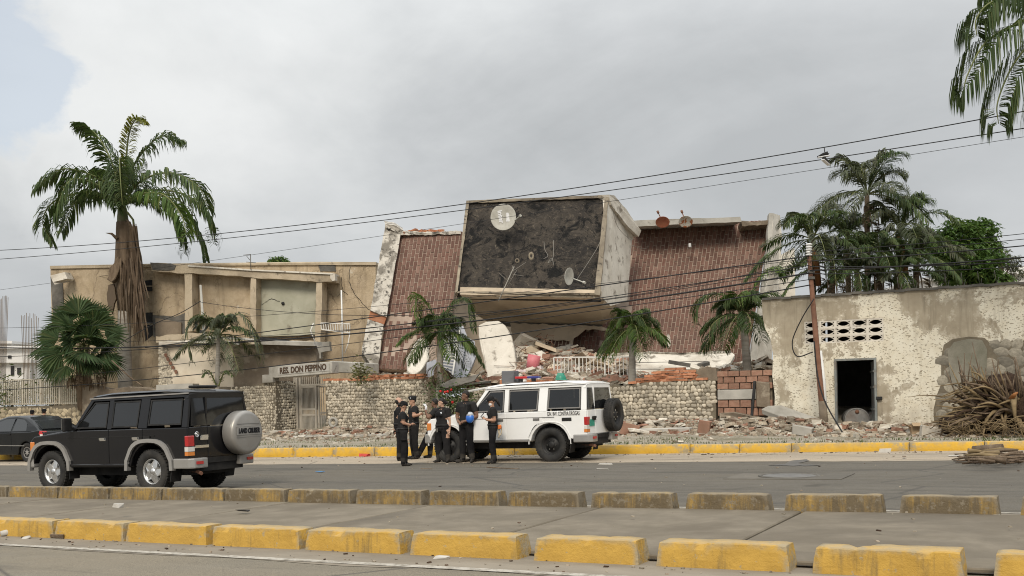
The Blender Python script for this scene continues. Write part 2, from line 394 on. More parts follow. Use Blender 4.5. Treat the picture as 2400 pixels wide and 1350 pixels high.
for i, (a, b) in enumerate(NEAR):
    u0, u1 = UG(a, 8.38), UG(b, 8.38)
    put('kerb_block', block_mb(u0, u1, 8.53, .215, .30, i * 3.7, {3: .33, 8: .3, 7: .5}.get(i)), 'yellow_paint_bright', label='bright yellow block of the near row, ' + side_of[i], cat='kerb block', group='near row of yellow median blocks')
ordn = ['first', 'second', 'third', 'fourth', 'fifth', 'sixth', 'seventh', 'eighth', 'ninth', 'tenth', 'eleventh', 'twelfth', 'thirteenth', 'fourteenth', 'fifteenth', 'sixteenth']
for i, (a, b) in enumerate(FAR):
    u0, u1 = UG(a, 12.33), UG(b, 12.33)
    lab = ('mostly bare grey brown' if i < 4 else 'yellow' if i in (5, 6, 7) else 'dirty yellow') + ' concrete block, %s from the left in the far row' % ordn[i]
    put('kerb_block', block_mb(u0, u1, 12.47, .243, .27, 50 + i * 2.3), 'yellow_paint_dirty', label=lab, cat='kerb block', group='far row of dirty median blocks')

# far kerb of painted stones
def kerb_top(u): return road_z(u) + .195 + .0045 * max(0.0, -u)
WZ = [(-90, .5), (-60, .45), (-41, .34), (-28, .08), (-25, .13), (-22, .18), (-11, .32), (-8.9, .30), (-5.5, .17), (-1, .08), (40, .05)]
def wall_z(u):
    for (a, za), (b, zb) in zip(WZ, WZ[1:]):
        if u <= b: return za + (zb - za) * max(0, (u - a)) / (b - a)
    return .05
def verge_z(u, v):
    t = max(0.0, min(1.0, (v - 25.72) / 5.3))
    return kerb_top(u) * (1 - t) + wall_z(u) * t + (0.03 * noise.noise((u * .8, v * .8, 0)) * min(1, t * 5) - .012)
kerb = thing('kerb', (-15, 25.5, road_z(-15)), kind='structure')
js = sorted([UG(px, 25.45) for px in (686, 1617, 1733, 1855, 2131)]); kj = [js[0] - 1.75 * k for k in range(14, 0, -1)] + [js[0]]
while kj[-1] + 1.9 < js[1] - .4: kj.append(kj[-1] + 1.62)
kj[-1] = js[1]; kj += js[2:] + [js[-1] + 1.6 * k for k in range(1, 6)]
for a, b in zip(kj, kj[1:]):
    mb = MB(); rng = random.Random(int(a * 10)); n = 10; dv = rng.uniform(-.015, .015); dz = rng.uniform(-.01, .012); prof = [(0, -1), (.0, .3), (.012, .9), (.035, 1.0), (.20, 1.0), (.26, .98), (.26, -1)]; m = len(prof)
    for i in range(n + 1):
        u = a + .008 + (b - a - .016) * i / n
        for y, z in prof:
            zb, zt = road_z(u) - .02, kerb_top(u) + dz; q = Vector((u, 25.45 + dv + y, zb if z < 0 else zb + (zt - zb) * z))
            if z > 0: q += Vector((0, 1, .6)) * noise.noise((u * 3, y * 9, z * 5)) * .012
            mb.v.append(q)
    for i in range(n):
        for j in range(m - 1): mb.f.append([i * m + j, (i + 1) * m + j, (i + 1) * m + j + 1, i * m + j + 1]); mb.m.append(0); mb.s.append(j in (1, 2))
    mb.f.append(list(range(m))); mb.f.append([n * m + j for j in range(m)][::-1]); mb.m += [0, 0]; mb.s += [False, False]
    put('kerb_stone', mb, 'yellow_paint_kerb', kerb)

# verge between kerb and walls
m, t = newmat('verge_earth'); o = t.coord()
c = t.mix(t.ramp(t.noise(o, 2.5, 7, .65), [(.35, 0.0), (.65, 1.0)]), (.25, .215, .16), (.36, .325, .265))
c = t.mix(t.ramp(t.noise(t.mapping(o, (.5, 1, 1), (2, 2, 2)), .7, 6, .7), [(.52, 0.0), (.64, .7)]), c, (.12, .112, .06))
c = t.mix(t.ramp(t.voro(o, 14), [(.1, .7), (.2, 0.0)]), c, (.48, .45, .39))
finish(t, c, .95, t.noise(o, 14, 6, .7), .8, .05)
put('verge', smooth_grid([-80 + .8 * i for i in range(115)], [25.70, 26.1, 26.6, 27.4, 28.2, 29, 29.8, 30.5, 31.3], verge_z), 'verge_earth', kind='structure')
def yard_z(u, v): return wall_z(u) + .05 + .55 * max(0, min(1, (v - 31.5) / 3.0)) + .15 * noise.noise((u * .5, v * .5, 3))
put('yard_ground', smooth_grid([-80 + 1.2 * i for i in range(80)], [31.3, 32, 33, 34, 35.5, 37, 39, 42, 46, 52, 60], yard_z), 'verge_earth', kind='structure')
# ================================================================= WALLS ALONG THE STREET
M('mortar', (.14, .118, .085), (.19, .162, .118), (.10, .085, .064), 5, .95, .5, 40, .01)
M('pebble', (.37, .325, .25), (.48, .43, .345), (.27, .235, .18), 4, .75, .25, 30, .006, var=.40, s3=2.5, lo3=.5, hi3=.68)
M('pebble_yellow', (.36, .30, .20), (.46, .385, .265), (.24, .205, .145), 3, .8, .3, 30, .01, var=.25)
M('river_stone', (.25, .225, .175), (.35, .315, .25), (.17, .155, .125), 3, .8, .4, 25, .015, var=.28)
M('concrete_old', (.34, .325, .29), (.44, .42, .375), (.22, .205, .175), 1.6, .9, .35, 30, .01, c4=(.15, .14, .12), s4=2.2, lo4=.62, hi4=.74)
M('concrete_dark', (.10, .095, .085), (.17, .158, .138), (.06, .056, .052), 1.5, .95, .5, 25, .02)
M('brown_render', (.17, .135, .098), (.24, .195, .145), (.10, .082, .064), 1.4, .95, .5, 18, .03, c4=(.30, .255, .195), s4=2, lo4=.58, hi4=.66)
M('orange_brick', (.36, .145, .075), (.44, .205, .115), (.33, .22, .15), 3, .9, .4, 40, .008, var=.22, s3=2, lo3=.55, hi3=.7)
M('block_brick', (.25, .135, .092), (.33, .19, .135), (.26, .17, .12), 2.5, .9, .4, 40, .008, var=.2, s3=2, lo3=.5, hi3=.7)
M('gate_paint', (.36, .325, .27), (.42, .385, .325), (.24, .19, .14), 3, .6, .15, 40, .004, s3=3, lo3=.6, hi3=.7)
M('fence_paint', (.42, .385, .31), (.50, .46, .38), (.26, .20, .14), 3, .65, .15, 40, .004, s3=4, lo3=.6, hi3=.7)
M('white_paint_metal', (.62, .60, .56), (.70, .68, .63), (.35, .25, .17), 3, .5, .1, 40, .004, s3=5, lo3=.63, hi3=.7)
M('letter_paint', (.055, .035, .025), (.11, .075, .05), None, 12, .8, .2, 40, .003)
M('white_render', (.60, .56, .485), (.68, .64, .565), (.42, .375, .31), 1.6, .9, .45, 18, .025, c4=(.25, .22, .18), s4=2.6, lo4=.57, hi4=.68)
M('cream_render', (.60, .53, .42), (.66, .59, .48), (.50, .42, .32), .8, .92, .35, 35, .012, c4=(.36, .30, .23), s4=2.5, lo4=.66, hi4=.76)
M('sign_panel', (.40, .385, .35), (.47, .455, .42), (.29, .275, .24), 2.5, .85, .25, 40, .006)
M('rust', (.17, .085, .055), (.23, .12, .08), (.10, .055, .038), 6, .85, .4, 40, .006)
M('black_matt', (.018, .018, .019), (.035, .034, .033), None, 5, .7, .1)
M('cable_black', (.02, .02, .021), None, None, 3, .6, 0)
M('white_plastic', (.66, .66, .65), (.72, .72, .70), None, 3, .45, .05)
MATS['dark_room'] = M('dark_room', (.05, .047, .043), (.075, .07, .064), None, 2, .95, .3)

def dome(seed, mat, flat=.55):
    rng = random.Random(seed); mb = MB(); n = 9; rad = [1 + rng.uniform(-.16, .16) for _ in range(n)]; sx = rng.uniform(.9, 1.05)
    for r, h in ((1.0, 0.0), (.88, .55), (.5, .92)):
        for k in range(n):
            a = 2 * math.pi * k / n; mb.v.append(Vector((math.cos(a) * r * rad[k] * sx, -h * flat, math.sin(a) * r * rad[k])))
    mb.v.append(Vector((rng.uniform(-.1, .1), -flat, rng.uniform(-.1, .1))))
    for i in range(2):
        for k in range(n): mb.f.append([i * n + k, i * n + (k + 1) % n, (i + 1) * n + (k + 1) % n, (i + 1) * n + k])
    for k in range(n): mb.f.append([2 * n + k, 2 * n + (k + 1) % n, 3 * n])
    mb.m = [0] * len(mb.f); mb.s = [True] * len(mb.f)
    return mesh_of('pebble', mb, mat)
DOMES = {mat: [dome(i + 1, mat) for i in range(7)] for mat in ('pebble', 'pebble_yellow', 'river_stone')}
def pebble_items(O, ex, L, zb, zt, w, h, seed, skip=None, depth=.05):
    """courses of rounded stones on a wall face; O = foot of the face, ex = along it"""
    rng = random.Random(seed); ex = Vector(ex).normalized(); nrm = Vector((ex.y, -ex.x, 0)); items = []
    rot = Matrix((ex, -nrm, Vector((0, 0, 1)))).transposed().to_4x4()
    zmin = min(zb(L * i / 20) for i in range(21)); zmax = max(zt(L * i / 20) for i in range(21)); r = 0
    z = zmin
    while z < zmax:
        s = -rng.random() * w; hh = h * rng.uniform(.85, 1.2)
        while s < L:
            ww = w * rng.choice((.6, .8, .95, 1.0, 1.1, 1.35)) * rng.uniform(.9, 1.1); c = s + ww / 2; s += ww * .98
            zz = z + hh / 2 + rng.uniform(-.18, .18) * hh + .3 * hh * noise.noise((c * .9, z, seed))
            if c < w * .3 or c > L - w * .3 or zz < zb(c) + .25 * h or zz > zt(c) - .3 * h or (skip and skip(c, zz)): continue
            P = Vector(O) + ex * c; P.z = zz
            sc = Matrix.Diagonal((ww * .53, depth * rng.uniform(.8, 1.3), hh * rng.uniform(.48, .6), 1))
            items.append((rng.randrange(7), Matrix.Translation(P) @ rot @ Matrix.Rotation(rng.uniform(-.35, .35), 4, 'Y') @ sc, ww * hh))
        z += hh * .93; r += 1
    return items
def lin(pts):
    def f(s):
        if s <= pts[0][0]: return pts[0][1]
        for (a, za), (b, zb) in zip(pts, pts[1:]):
            if s <= b: return za + (zb - za) * (s - a) / (b - a)
        return pts[-1][1]
    return f
def stone_wall(name, pxtop, v, base, w, h, seed, label, thick=.32, mat='pebble', visible=None, jag=.03, group=None, cat='wall'):
    """free-standing stone-faced wall in the plane Y = v; pxtop = pixel points of its top edge, base(u) its foot"""
    tp = [PV(px, py, v) for px, py in pxtop]; u0, u1 = tp[0].x, tp[-1].x; L = u1 - u0
    zt = lin([(p.x - u0, p.z) for p in tp]); zb = lambda s: base(u0 + s) - .02
    root = thing(name, (u0 + L / 2, v, base(u0 + L / 2)), label, cat, group)
    n = max(10, int(L / .12)); rng = random.Random(seed); pts = []
    for i in range(n + 1): pts.append(Vector((u0 + L * i / n, v + .02, zt(L * i / n) + rng.uniform(-jag, jag))))
    for i in range(n, -1, -2): pts.append(Vector((u0 + L * i / n, v + .02, zb(L * i / n) - .25)))
    mb = MB().prism(pts, (0, thick, 0)); put('mortar_core', mb, 'mortar', root)
    it = pebble_items(Vector((u0, v + .02, 0)), (1, 0, 0), L, zb, zt, w, h, seed)
    if visible: it = [i for i in it if visible[0] <= i[1].translation.x <= visible[1]]
    pieces(root, 'pebble', it, DOMES[mat], loosename='small_pebbles')
    return root, u0, u1, zt

# --- pebble wall left of the gate, its return into the entrance, and the wall right of the gate
gu0, gu1 = PV(645, 950, 31).x, PV(762, 950, 31).x
root, u0, u1, zt = stone_wall('pebble_wall', [(372, 912), (470, 908), (545, 907), (600, 902), (645, 893)], 31.0, wall_z, .135, .115, 11, 'pebble faced wall left of the barred gate, behind the dark SUV', visible=(PV(540, 950, 31).x, 99))
wl = root
it = pebble_items(Vector((gu0 - .0, 31.0, 0)), (0, 1, 0), 1.35, lambda s: wall_z(gu0) - .02, lambda s: zt(99), .135, .115, 12)
mb = MB().box((gu0 - .17, 31.68, (zt(99) + wall_z(gu0)) / 2 - .1), (.3, 1.36, zt(99) - wall_z(gu0) + .2)); put('return_core', mb, 'mortar', wl)
pieces(wl, 'pebble', [(k, Matrix.Translation((-.0, 0, 0)) @ m, a) for k, m, a in it], DOMES['pebble'], limit=150, loosename='small_pebbles')
rootR, ru0, ru1, rzt = stone_wall('pebble_wall', [(762, 893), (850, 893), (905, 890), (1000, 888), (1012, 896)], 31.0, wall_z, .138, .118, 13, 'pebble faced wall between the barred gate and the group of people')
# broken orange bricks left on top of it, and the plaster pilaster at its end
rng = random.Random(5); pb = mesh_of('brick', MB().rock((0, 0, 0), (1, 1, 1), jit=.08, rng=rng), 'orange_brick'); pb2 = mesh_of('brick', MB().rock((0, 0, 0), (1, 1, 1), jit=.25, rng=rng), 'orange_brick')
items = []
for i in range(26):
    px = 765 + i * 9.2; 
    for k in range(1 if i < 9 else 2 if rng.random() < .8 else 1):
        p = PV(px, 890, 31.15); z = rzt(p.x - ru0) + .05 + k * .10
        items.append((rng.choice((0, 0, 1)), Matrix.Translation((p.x, 31.15 + rng.uniform(-.05, .05), z)) @ Matrix.Rotation(rng.uniform(-.25, .25), 4, 'Z') @ Matrix.Rotation(rng.uniform(-.12, .12), 4, 'Y') @ Matrix.Diagonal((rng.uniform(.16, .30), .2, .085, 1)), 1))
pieces(rootR, 'brick', items, [pb, pb2])
mb = MB(); a = PV(996, 900, 30.93); mb.rock((ru1 + .02, 31.15, (wall_z(ru1) + rzt(99)) / 2 + .05), (.30, .46, rzt(99) - wall_z(ru1) + .35), jit=.06, rng=rng); put('pilaster', mb, 'brown_render', rootR, bevel=.02)
# round drain opening low in this wall
dp = PV(782, 990, 30.98); mb = MB().lathe([(.20, -.03), (.21, .06), (.13, .06), (.12, -.12), (0, -.12)], 14, Matrix.Translation(dp) @ Matrix.Rotation(R(90), 4, 'X')); put('drain_ring', mb, 'concrete_old', rootR)

# --- stone wall behind the white car
rootW, wu0, wu1, wzt = stone_wall('pebble_wall', [(1082, 912), (1180, 905), (1300, 905), (1455, 902), (1500, 898), (1560, 894), (1676, 890)], 31.0, wall_z, .15, .125, 14, 'round cobble wall running behind the white car to the hollow bricks', mat='pebble', jag=.05)
items = []
for i in range(30):                                        # stepped remains of orange hollow brick on its top
    px = 1482 + i * 6.2; top = [(1482, 895), (1520, 880), (1545, 868), (1590, 862), (1625, 868), (1660, 884), (1680, 886)]
    zt2 = PV(px, lin(top)(px), 31.15).z; p = PV(px, 890, 31.15); z = wzt(p.x - wu0) + .04
    while z < zt2:
        items.append((rng.choice((0, 0, 1)), Matrix.Translation((p.x + rng.uniform(-.03, .03), 31.15 + rng.uniform(-.06, .06), z)) @ Matrix.Rotation(rng.uniform(-.2, .2), 4, 'Z') @ Matrix.Diagonal((rng.uniform(.16, .28), .22, .075, 1)), 1)); z += .088
pieces(rootW, 'brick', items, [pb, pb2])
mb = MB(); mb.prism([PV(1630, 868, 31.05), PV(1655, 860, 31.05), PV(1678, 862, 31.05), PV(1682, 892, 31.05), PV(1600, 895, 31.05), PV(1612, 876, 31.05)], (0, .25, 0)); put('render_cap', mb, 'brown_render', rootW)
items = []
for i in range(13):                                        # a low course left standing at the far side of the car roof
    p = PV(1182 + i * 9, 897, 31.2); items.append((i % 2, Matrix.Translation((p.x, 31.2, p.z)) @ Matrix.Rotation(rng.uniform(-.2, .2), 4, 'Z') @ Matrix.Diagonal((.26, .2, .2, 1)), 1))
pieces(rootW, 'brick', items, [pb, pb2])

# --- entrance: sign beam, gate
root = thing('entrance_sign', (gu0 + 1, 31.0, 2.4), 'concrete beam sign over the gate lettered RES. DON PEPPINO', 'sign')
q = [PV(629, 859, 30.86), PV(778, 847, 30.86), PV(778, 875, 30.86), PV(646, 886, 30.86), PV(629, 884, 30.86)]
mb = MB().prism(q, (0, .42, 0)); put('beam', mb, 'concrete_old', root, bevel=.02)
q = [PV(651, 862, 30.84), PV(771, 852, 30.84), PV(771, 869, 30.84), PV(651, 879, 30.84)]
mb = MB().prism(q, (0, .03, 0)); pan = put('panel', mb, 'sign_panel', root)
def text_mb(s, size, extrude=.01, bold=0.0, sx=1.0, shear=0.0):
    cu = bpy.data.curves.new('t', 'FONT'); cu.body = s; cu.size = size; cu.extrude = extrude; cu.align_x = 'CENTER'; cu.align_y = 'CENTER'; cu.offset = bold; cu.shear = shear; cu.resolution_u = 3
    ob = bpy.data.objects.new('t', cu); C.objects.link(ob); bpy.context.view_layer.update()
    me = bpy.data.meshes.new_from_object(ob.evaluated_get(bpy.context.evaluated_depsgraph_get()))
    mb = MB().add([Vector((v.co.x * sx, v.co.y, v.co.z)) for v in me.vertices], [tuple(p.vertices) for p in me.polygons])
    bpy.data.objects.remove(ob); bpy.data.curves.remove(cu); bpy.data.meshes.remove(me); return mb
def on_plane(mb, c, ex, ez):           # text drawn in x/y -> plane spanned by ex, ez at c
    ex, ez = Vector(ex).normalized(), Vector(ez).normalized(); n = ex.cross(ez)
    return mb.xform(Matrix((ex, ez, n)).transposed().to_4x4()).xform(Matrix.Translation(c))
a, b = PV(654, 870, 30.825), PV(766, 860, 30.825); tm = text_mb('RES. DON PEPPINO', .42, .006, .012); wd = max(v.x for v in tm.v) - min(v.x for v in tm.v)
tm.xform(Matrix.Diagonal(((b - a).length * .97 / wd, .78, 1, 1))); on_plane(tm, (a + b) / 2 + Vector((0, 0, .0)), b - a, (0, 0, 1)); put('lettering', tm, 'letter_paint', root, label='dark brown weathered letters RES. DON PEPPINO')
mb = MB(); mb.rock((gu0 - .25, 31.05, PV(630, 888, 31).z), (.55, .4, .32), jit=.05); put('support_block', mb, 'concrete_old', root, bevel=.015)
# pale slab going on behind the right wall
mb = MB().prism([PV(772, 846, 32.6), PV(857, 851, 32.6), PV(857, 876, 32.6), PV(772, 873, 32.6)], (0, .9, 0)); put('fallen_beam', mb, 'concrete_old', bevel=.03, label='pale concrete beam sticking out behind the pebble wall right of the sign', cat='beam')

gate = thing('gate', (PV(725, 1010, 32.3).x, 32.3, wall_z(-26)), 'tall grey barred metal gate under the concrete name sign', 'gate')
gx0, gx1 = PV(693, 950, 32.3).x, PV(775, 950, 32.3).x; gz0, gz1 = wall_z(-26) + .02, PV(725, 884, 32.3).z; lx1 = PV(742, 950, 32.3).x; zr = PV(725, 902, 32.3).z
put('post', MB().box((gx0 + .06, 32.3, (gz0 + gz1) / 2), (.2, .16, gz1 - gz0)), 'gate_paint', gate, bevel=.01)
put('post', MB().box((gx0 + .28, 32.28, (gz0 + gz1) / 2), (.09, .08, gz1 - gz0)), 'gate_paint', gate)
put('transom', MB().box(((gx0 + gx1) / 2 + .1, 32.3, zr), (gx1 - gx0 - .2, .06, .07)), 'gate_paint', gate)
n = 15
for i in range(n):
    xx = gx0 + .4 + (gx1 - gx0 - .4) * i / (n - 1); put('bar', MB().box((xx, 32.3, (zr + gz1) / 2), (.025, .025, gz1 - zr)), 'gate_paint', gate)
lf = thing('gate_leaf', Vector((gx0 + .35, 32.27, gz0)) - gate.location); lf.parent = gate
def leaf(root, x0, x1, y0, y1, nb, mid):
    A, B = Vector((x0, y0, 0)), Vector((x1, y1, 0)); hgt = zr - gz0 - .05
    for k in (0, 1):
        P = A.lerp(B, k); put('stile', MB().bar(P + Vector((0, 0, gz0 + .03)), P + Vector((0, 0, gz0 + hgt)), .06), 'gate_paint', root)
    for f in mid: put('rail', MB().bar(A + Vector((0, 0, gz0 + .05 + f * (hgt - .08))), B + Vector((0, 0, gz0 + .05 + f * (hgt - .08))), .05, .07), 'gate_paint', root)
    for i in range(1, nb):
        P = A.lerp(B, i / nb); put('bar', MB().bar(P + Vector((0, 0, gz0 + .05)), P + Vector((0, 0, gz0 + hgt - .02)), .022), 'gate_paint', root)
leaf(lf, gx0 + .36, lx1, 32.27, 32.27, 12, (0, .36, .49, 1))
lf2 = thing('gate_leaf', Vector((lx1, 32.3, gz0)) - gate.location); lf2.parent = gate
leaf(lf2, lx1 + .08, lx1 + .55, 32.35, 33.6, 12, (0, .4, 1))

# --- low stone wall with a slatted metal fence at the far left
rootL, lu0, lu1, lzt = stone_wall('stone_wall', [(-60, 957), (60, 953), (130, 951), (190, 948)], 31.0, wall_z, .30, .22, 15, 'low yellowish boulder wall under the pale metal fence', mat='pebble_yellow')
fence = thing('metal_fence', (PV(95, 950, 31.1).x, 31.1, lzt(5)), 'pale metal bar fence on the low boulder wall behind the sedan', 'fence')
fa, fb = PV(-60, 951, 31.1), PV(188, 947, 31.1); ta, tb = PV(-60, 893, 31.1), PV(188, 887, 31.1)
put('rail', MB().bar(fa + Vector((0, 0, .05)), fb + Vector((0, 0, .05)), .05), 'fence_paint', fence); put('rail', MB().bar(ta, tb, .05), 'fence_paint', fence)
n = 58
for i in range(n + 1):
    a, b = fa.lerp(fb, i / n), ta.lerp(tb, i / n); k = .075 if i % 10 == 8 or i == n else .042
    put('post' if k > .05 else 'bar', MB().bar(a + Vector((0, -.02, .0)), b + Vector((0, -.02, .0)), k, k), 'fence_paint', fence)
# ruined plaster pier between fence and pebble wall
mb = MB(); tp = [(190, 908), (215, 903), (260, 912), (300, 906), (335, 908), (372, 914)]; pts = [PV(x, y, 30.95) for x, y in tp]
pts += [Vector((pts[-1].x, 30.95, wall_z(pts[-1].x) - .2)), Vector((pts[0].x, 30.95, wall_z(pts[0].x) - .2))]
put('ruined_wall', mb.prism(pts, (0, .4, 0)), 'brown_render', label='crumbling brown plaster wall stub next to the metal fence', cat='wall', bevel=.03)

# --- hollow brick stub between the cobble wall and the peeling building
root = thing('brick_wall', (PV(1745, 990, 31).x, 31, wall_z(-9)), 'broken hollow red brick wall between cobble wall and peeling building', 'wall')
ba, bb = PV(1683, 990, 31).x, PV(1812, 990, 31).x
put('core', MB().prism([Vector((ba, 31.08, .0)), Vector((bb, 31.08, .0)), PV(1808, 880, 31.08), PV(1770, 868, 31.08), PV(1740, 878, 31.08), PV(1686, 872, 31.08)], (0, .3, 0)), 'mortar', root)
hb = mesh_of('brick', MB().rock((0, 0, 0), (1, 1, 1), jit=.04, rng=rng), 'block_brick'); items = []
zz = [PV(1740, y, 31).z for y in (975, 955, 937, 912, 897, 882, 868)]
for r, (z0, z1) in enumerate(zip(zz, zz[1:])):
    if r == 2: continue
    s = ba + (.0 if r % 2 else -.16)
    while s < bb:
        x0, x1 = max(s, ba), min(s + .34, bb); s += .36
        if x1 - x0 < .08 or (r > 3 and x0 > ba + 1.25 and rng.random() < .4): continue
        items.append((0, Matrix.Translation(((x0 + x1) / 2, 31.07 + rng.uniform(-.03, .02), (z0 + z1) / 2)) @ Matrix.Diagonal((x1 - x0 - .02, .16, (z1 - z0) * .9, 1)), 1))
pieces(root, 'brick', items, [hb])
put('concrete_band', MB().rock(((ba + bb) / 2 - .25, 31.08, (zz[2] + zz[3]) / 2), (bb - ba - .5, .22, (zz[3] - zz[2]) * .95), jit=.03, rng=rng), 'concrete_old', root, bevel=.02)
put('end_pillar', MB().rock((bb - .28, 31.02, (zz[1] + zz[4]) / 2), (.42, .25, zz[4] - zz[1]), jit=.1, rng=rng), 'brown_render', root, bevel=.02)
put('leaning_bar', MB().bar(PV(1762, 975, 30.8), PV(1769, 893, 30.9), .07), 'black_matt', label='thin black bar leaning upright against the hollow brick wall', cat='bar')
put('dirt_heap', MB().prism([PV(1685, 968, 30.85), PV(1720, 966, 30.7), PV(1790, 982, 30.5), PV(1850, 1000, 30.4), PV(1690, 1008, 30.6)], (0, .6, 0)), 'brown_render', label='brown fallen plaster sheet at the foot of the hollow brick wall', cat='debris', bevel=.02)
q = [PV(1784, 958, 30.3), PV(1800, 951, 30.75), PV(1832, 949, 30.9), PV(1925, 983, 30.8), PV(1922, 996, 30.35), PV(1900, 1001, 30.1)]
put('concrete_slab', MB().prism(q, (.01, .05, -.17)), 'concrete_old', label='tilted pale concrete slab fallen against the peeling wall by the rusty pole', cat='slab', bevel=.02)
# ================================================================= PEELING BUILDING ON THE RIGHT
def peeling():
    m, t = newmat('peeling_paint'); o = t.coord('Object')
    xx, yy, zz = t.sep(t.n('ShaderNodeNewGeometry').outputs['Position'])
    bare = t.mix(t.ramp(t.noise(o, 2.2, 6, .6), [(.35, 0.0), (.65, 1.0)]), (.31, .265, .195), (.40, .35, .265))
    st = t.noise(t.mapping(o, (5, 5, .5)), 1.5, 5, .6)
    bare = t.mix(t.ramp(st, [(.52, 0.0), (.72, .65)]), bare, (.20, .17, .125))
    paint = t.mix(t.ramp(t.noise(o, 3, 5), [(.4, 0.0), (.65, 1.0)]), (.70, .66, .55), (.63, .575, .455))
    paint = t.mix(t.ramp(zz, [(.0, .0), (.0, .0)]), paint, (.68, .65, .58))
    # chips where the render shows as small dark dashes
    v1 = t.voro(t.vmath('ADD', t.mapping(o, (5.0, 5.0, 11.0)), t.vmath('SCALE', t.comb(t.noise(o, 14, 3), t.noise(o, 17, 3), t.noise(o, 11, 3)))), 1.9, 'F1')
    gate = t.ramp(t.noise(o, 1.1, 4, .6), [(.24, 0.15), (.42, 1.0)])
    paint = t.mix(t.math('MULTIPLY', t.ramp(v1, [(.22, 1.0), (.34, 0.0)]), gate), paint, (.24, .205, .145))
    n = t.noise(o, .60, 9, .68, .3); f = t.noise(t.mapping(o, (1, 1, 1), (4, 4, 4)), 5, 6, .7)
    zb = t.n('ShaderNodeMapRange', {'Value': zz, 'From Min': .3, 'From Max': 4.2, 'To Min': .085, 'To Max': -.045}).outputs[0]
    xb = t.n('ShaderNodeMapRange', {'Value': xx, 'From Min': -8, 'From Max': -1, 'To Min': -.015, 'To Max': .06}).outputs[0]
    k = t.math('ADD', t.math('ADD', n, t.math('MULTIPLY_ADD', f, .16, -.08)), t.math('ADD', zb, xb))
    mask = t.ramp(k, [(.515, 0.0), (.53, 1.0)])
    halo = t.ramp(k, [(.47, 0.0), (.50, .75)]); bare = t.mix(t.math('MULTIPLY', halo, t.ramp(f, [(.40, 0.0), (.55, 1.0)])), bare, (.50, .45, .36))     # thin primer left round the paint
    c = t.mix(mask, bare, paint)
    c = t.mix(t.ramp(t.noise(t.mapping(o, (4, 4, .35), (2, 0, 5)), 1.4, 6, .65), [(.55, 0.0), (.74, .55)]), c, (.30, .255, .18))
    c = t.mix(t.math('MULTIPLY', t.ramp(zz, [(.25, 1.0), (1.0, 0.0)]), t.ramp(t.noise(o, 3.5, 6, .7), [(.42, 0.0), (.6, .8)])), c, (.27, .22, .165))
    c = t.mix(t.ramp(t.noise(t.mapping(o, (1, 1, 1), (8, 1, 3)), .9, 6, .7), [(.6, 0.0), (.75, .55)]), c, (.21, .185, .14))
    finish(t, c, .9, t.math('ADD', t.math('MULTIPLY', mask, .7), t.math('MULTIPLY', t.noise(o, 30, 5, .6), .5)), .6, .012)
peeling()
pr = thing('peeling_building', (PV(2010, 1012, 31).x, 31.0, wall_z(-5.5)), 'long low building with peeling cream paint, breeze blocks and open dark doorway', 'building')
def z_at(px, py): return PV(px, py, 31).z
uL, uR = PV(1787, 705, 31).x, 3.5
uv0, uv1 = PV(1885, 775, 31).x, PV(2071, 775, 31).x; ud0, ud1 = PV(1958, 930, 31).x, PV(2056, 930, 31).x
ztop, zv1, zv0, zd = 4.17, z_at(1980, 749), z_at(1980, 803), z_at(2005, 840); zbot = -.35
left = [Vector((PV(x, y, 31).x, 31, z_at(x, y))) for x, y in ((1785, 705), (1788, 745), (1793, 770), (1806, 795), (1812, 830), (1810, 880), (1816, 930), (1815, 960))]
left[0].z = ztop
mb = MB(); tk = (0, .22, 0)
mb.prism(left + [Vector((left[-1].x, 31, zbot)), Vector((uv0, 31, zbot)), Vector((uv0, 31, ztop))], tk)
def rect(u0, u1, z0, z1): mb.prism([Vector((u0, 31, z0)), Vector((u1, 31, z0)), Vector((u1, 31, z1)), Vector((u0, 31, z1))], tk)
rect(uv0, uv1, zv1, ztop); rect(uv0, uv1, zd, zv0); rect(uv0, ud0, zbot, zd); rect(ud1, uv1, zbot, zd); rect(uv1, uR, zbot, ztop)
put('wall', mb, 'peeling_paint', pr)
mb = MB(); n = 40
for i in range(n):
    a, b = uL + (uR - uL) * i / n, uL + (uR - uL) * (i + 1) / n; mb.box(((a + b) / 2, 31.1, ztop + .03 + .012 * math.sin(i * 2.3)), (b - a, .34, .07))
put('coping', mb, 'concrete_dark', pr)
# room behind
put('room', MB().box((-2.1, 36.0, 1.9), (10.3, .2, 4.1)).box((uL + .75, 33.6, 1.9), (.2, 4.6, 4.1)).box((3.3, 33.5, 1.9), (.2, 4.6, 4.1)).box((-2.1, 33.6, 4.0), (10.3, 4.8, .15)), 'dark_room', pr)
put('floor', MB().box((-2.1, 33.6, .1), (10.3, 4.7, .1)), 'concrete_dark', pr)
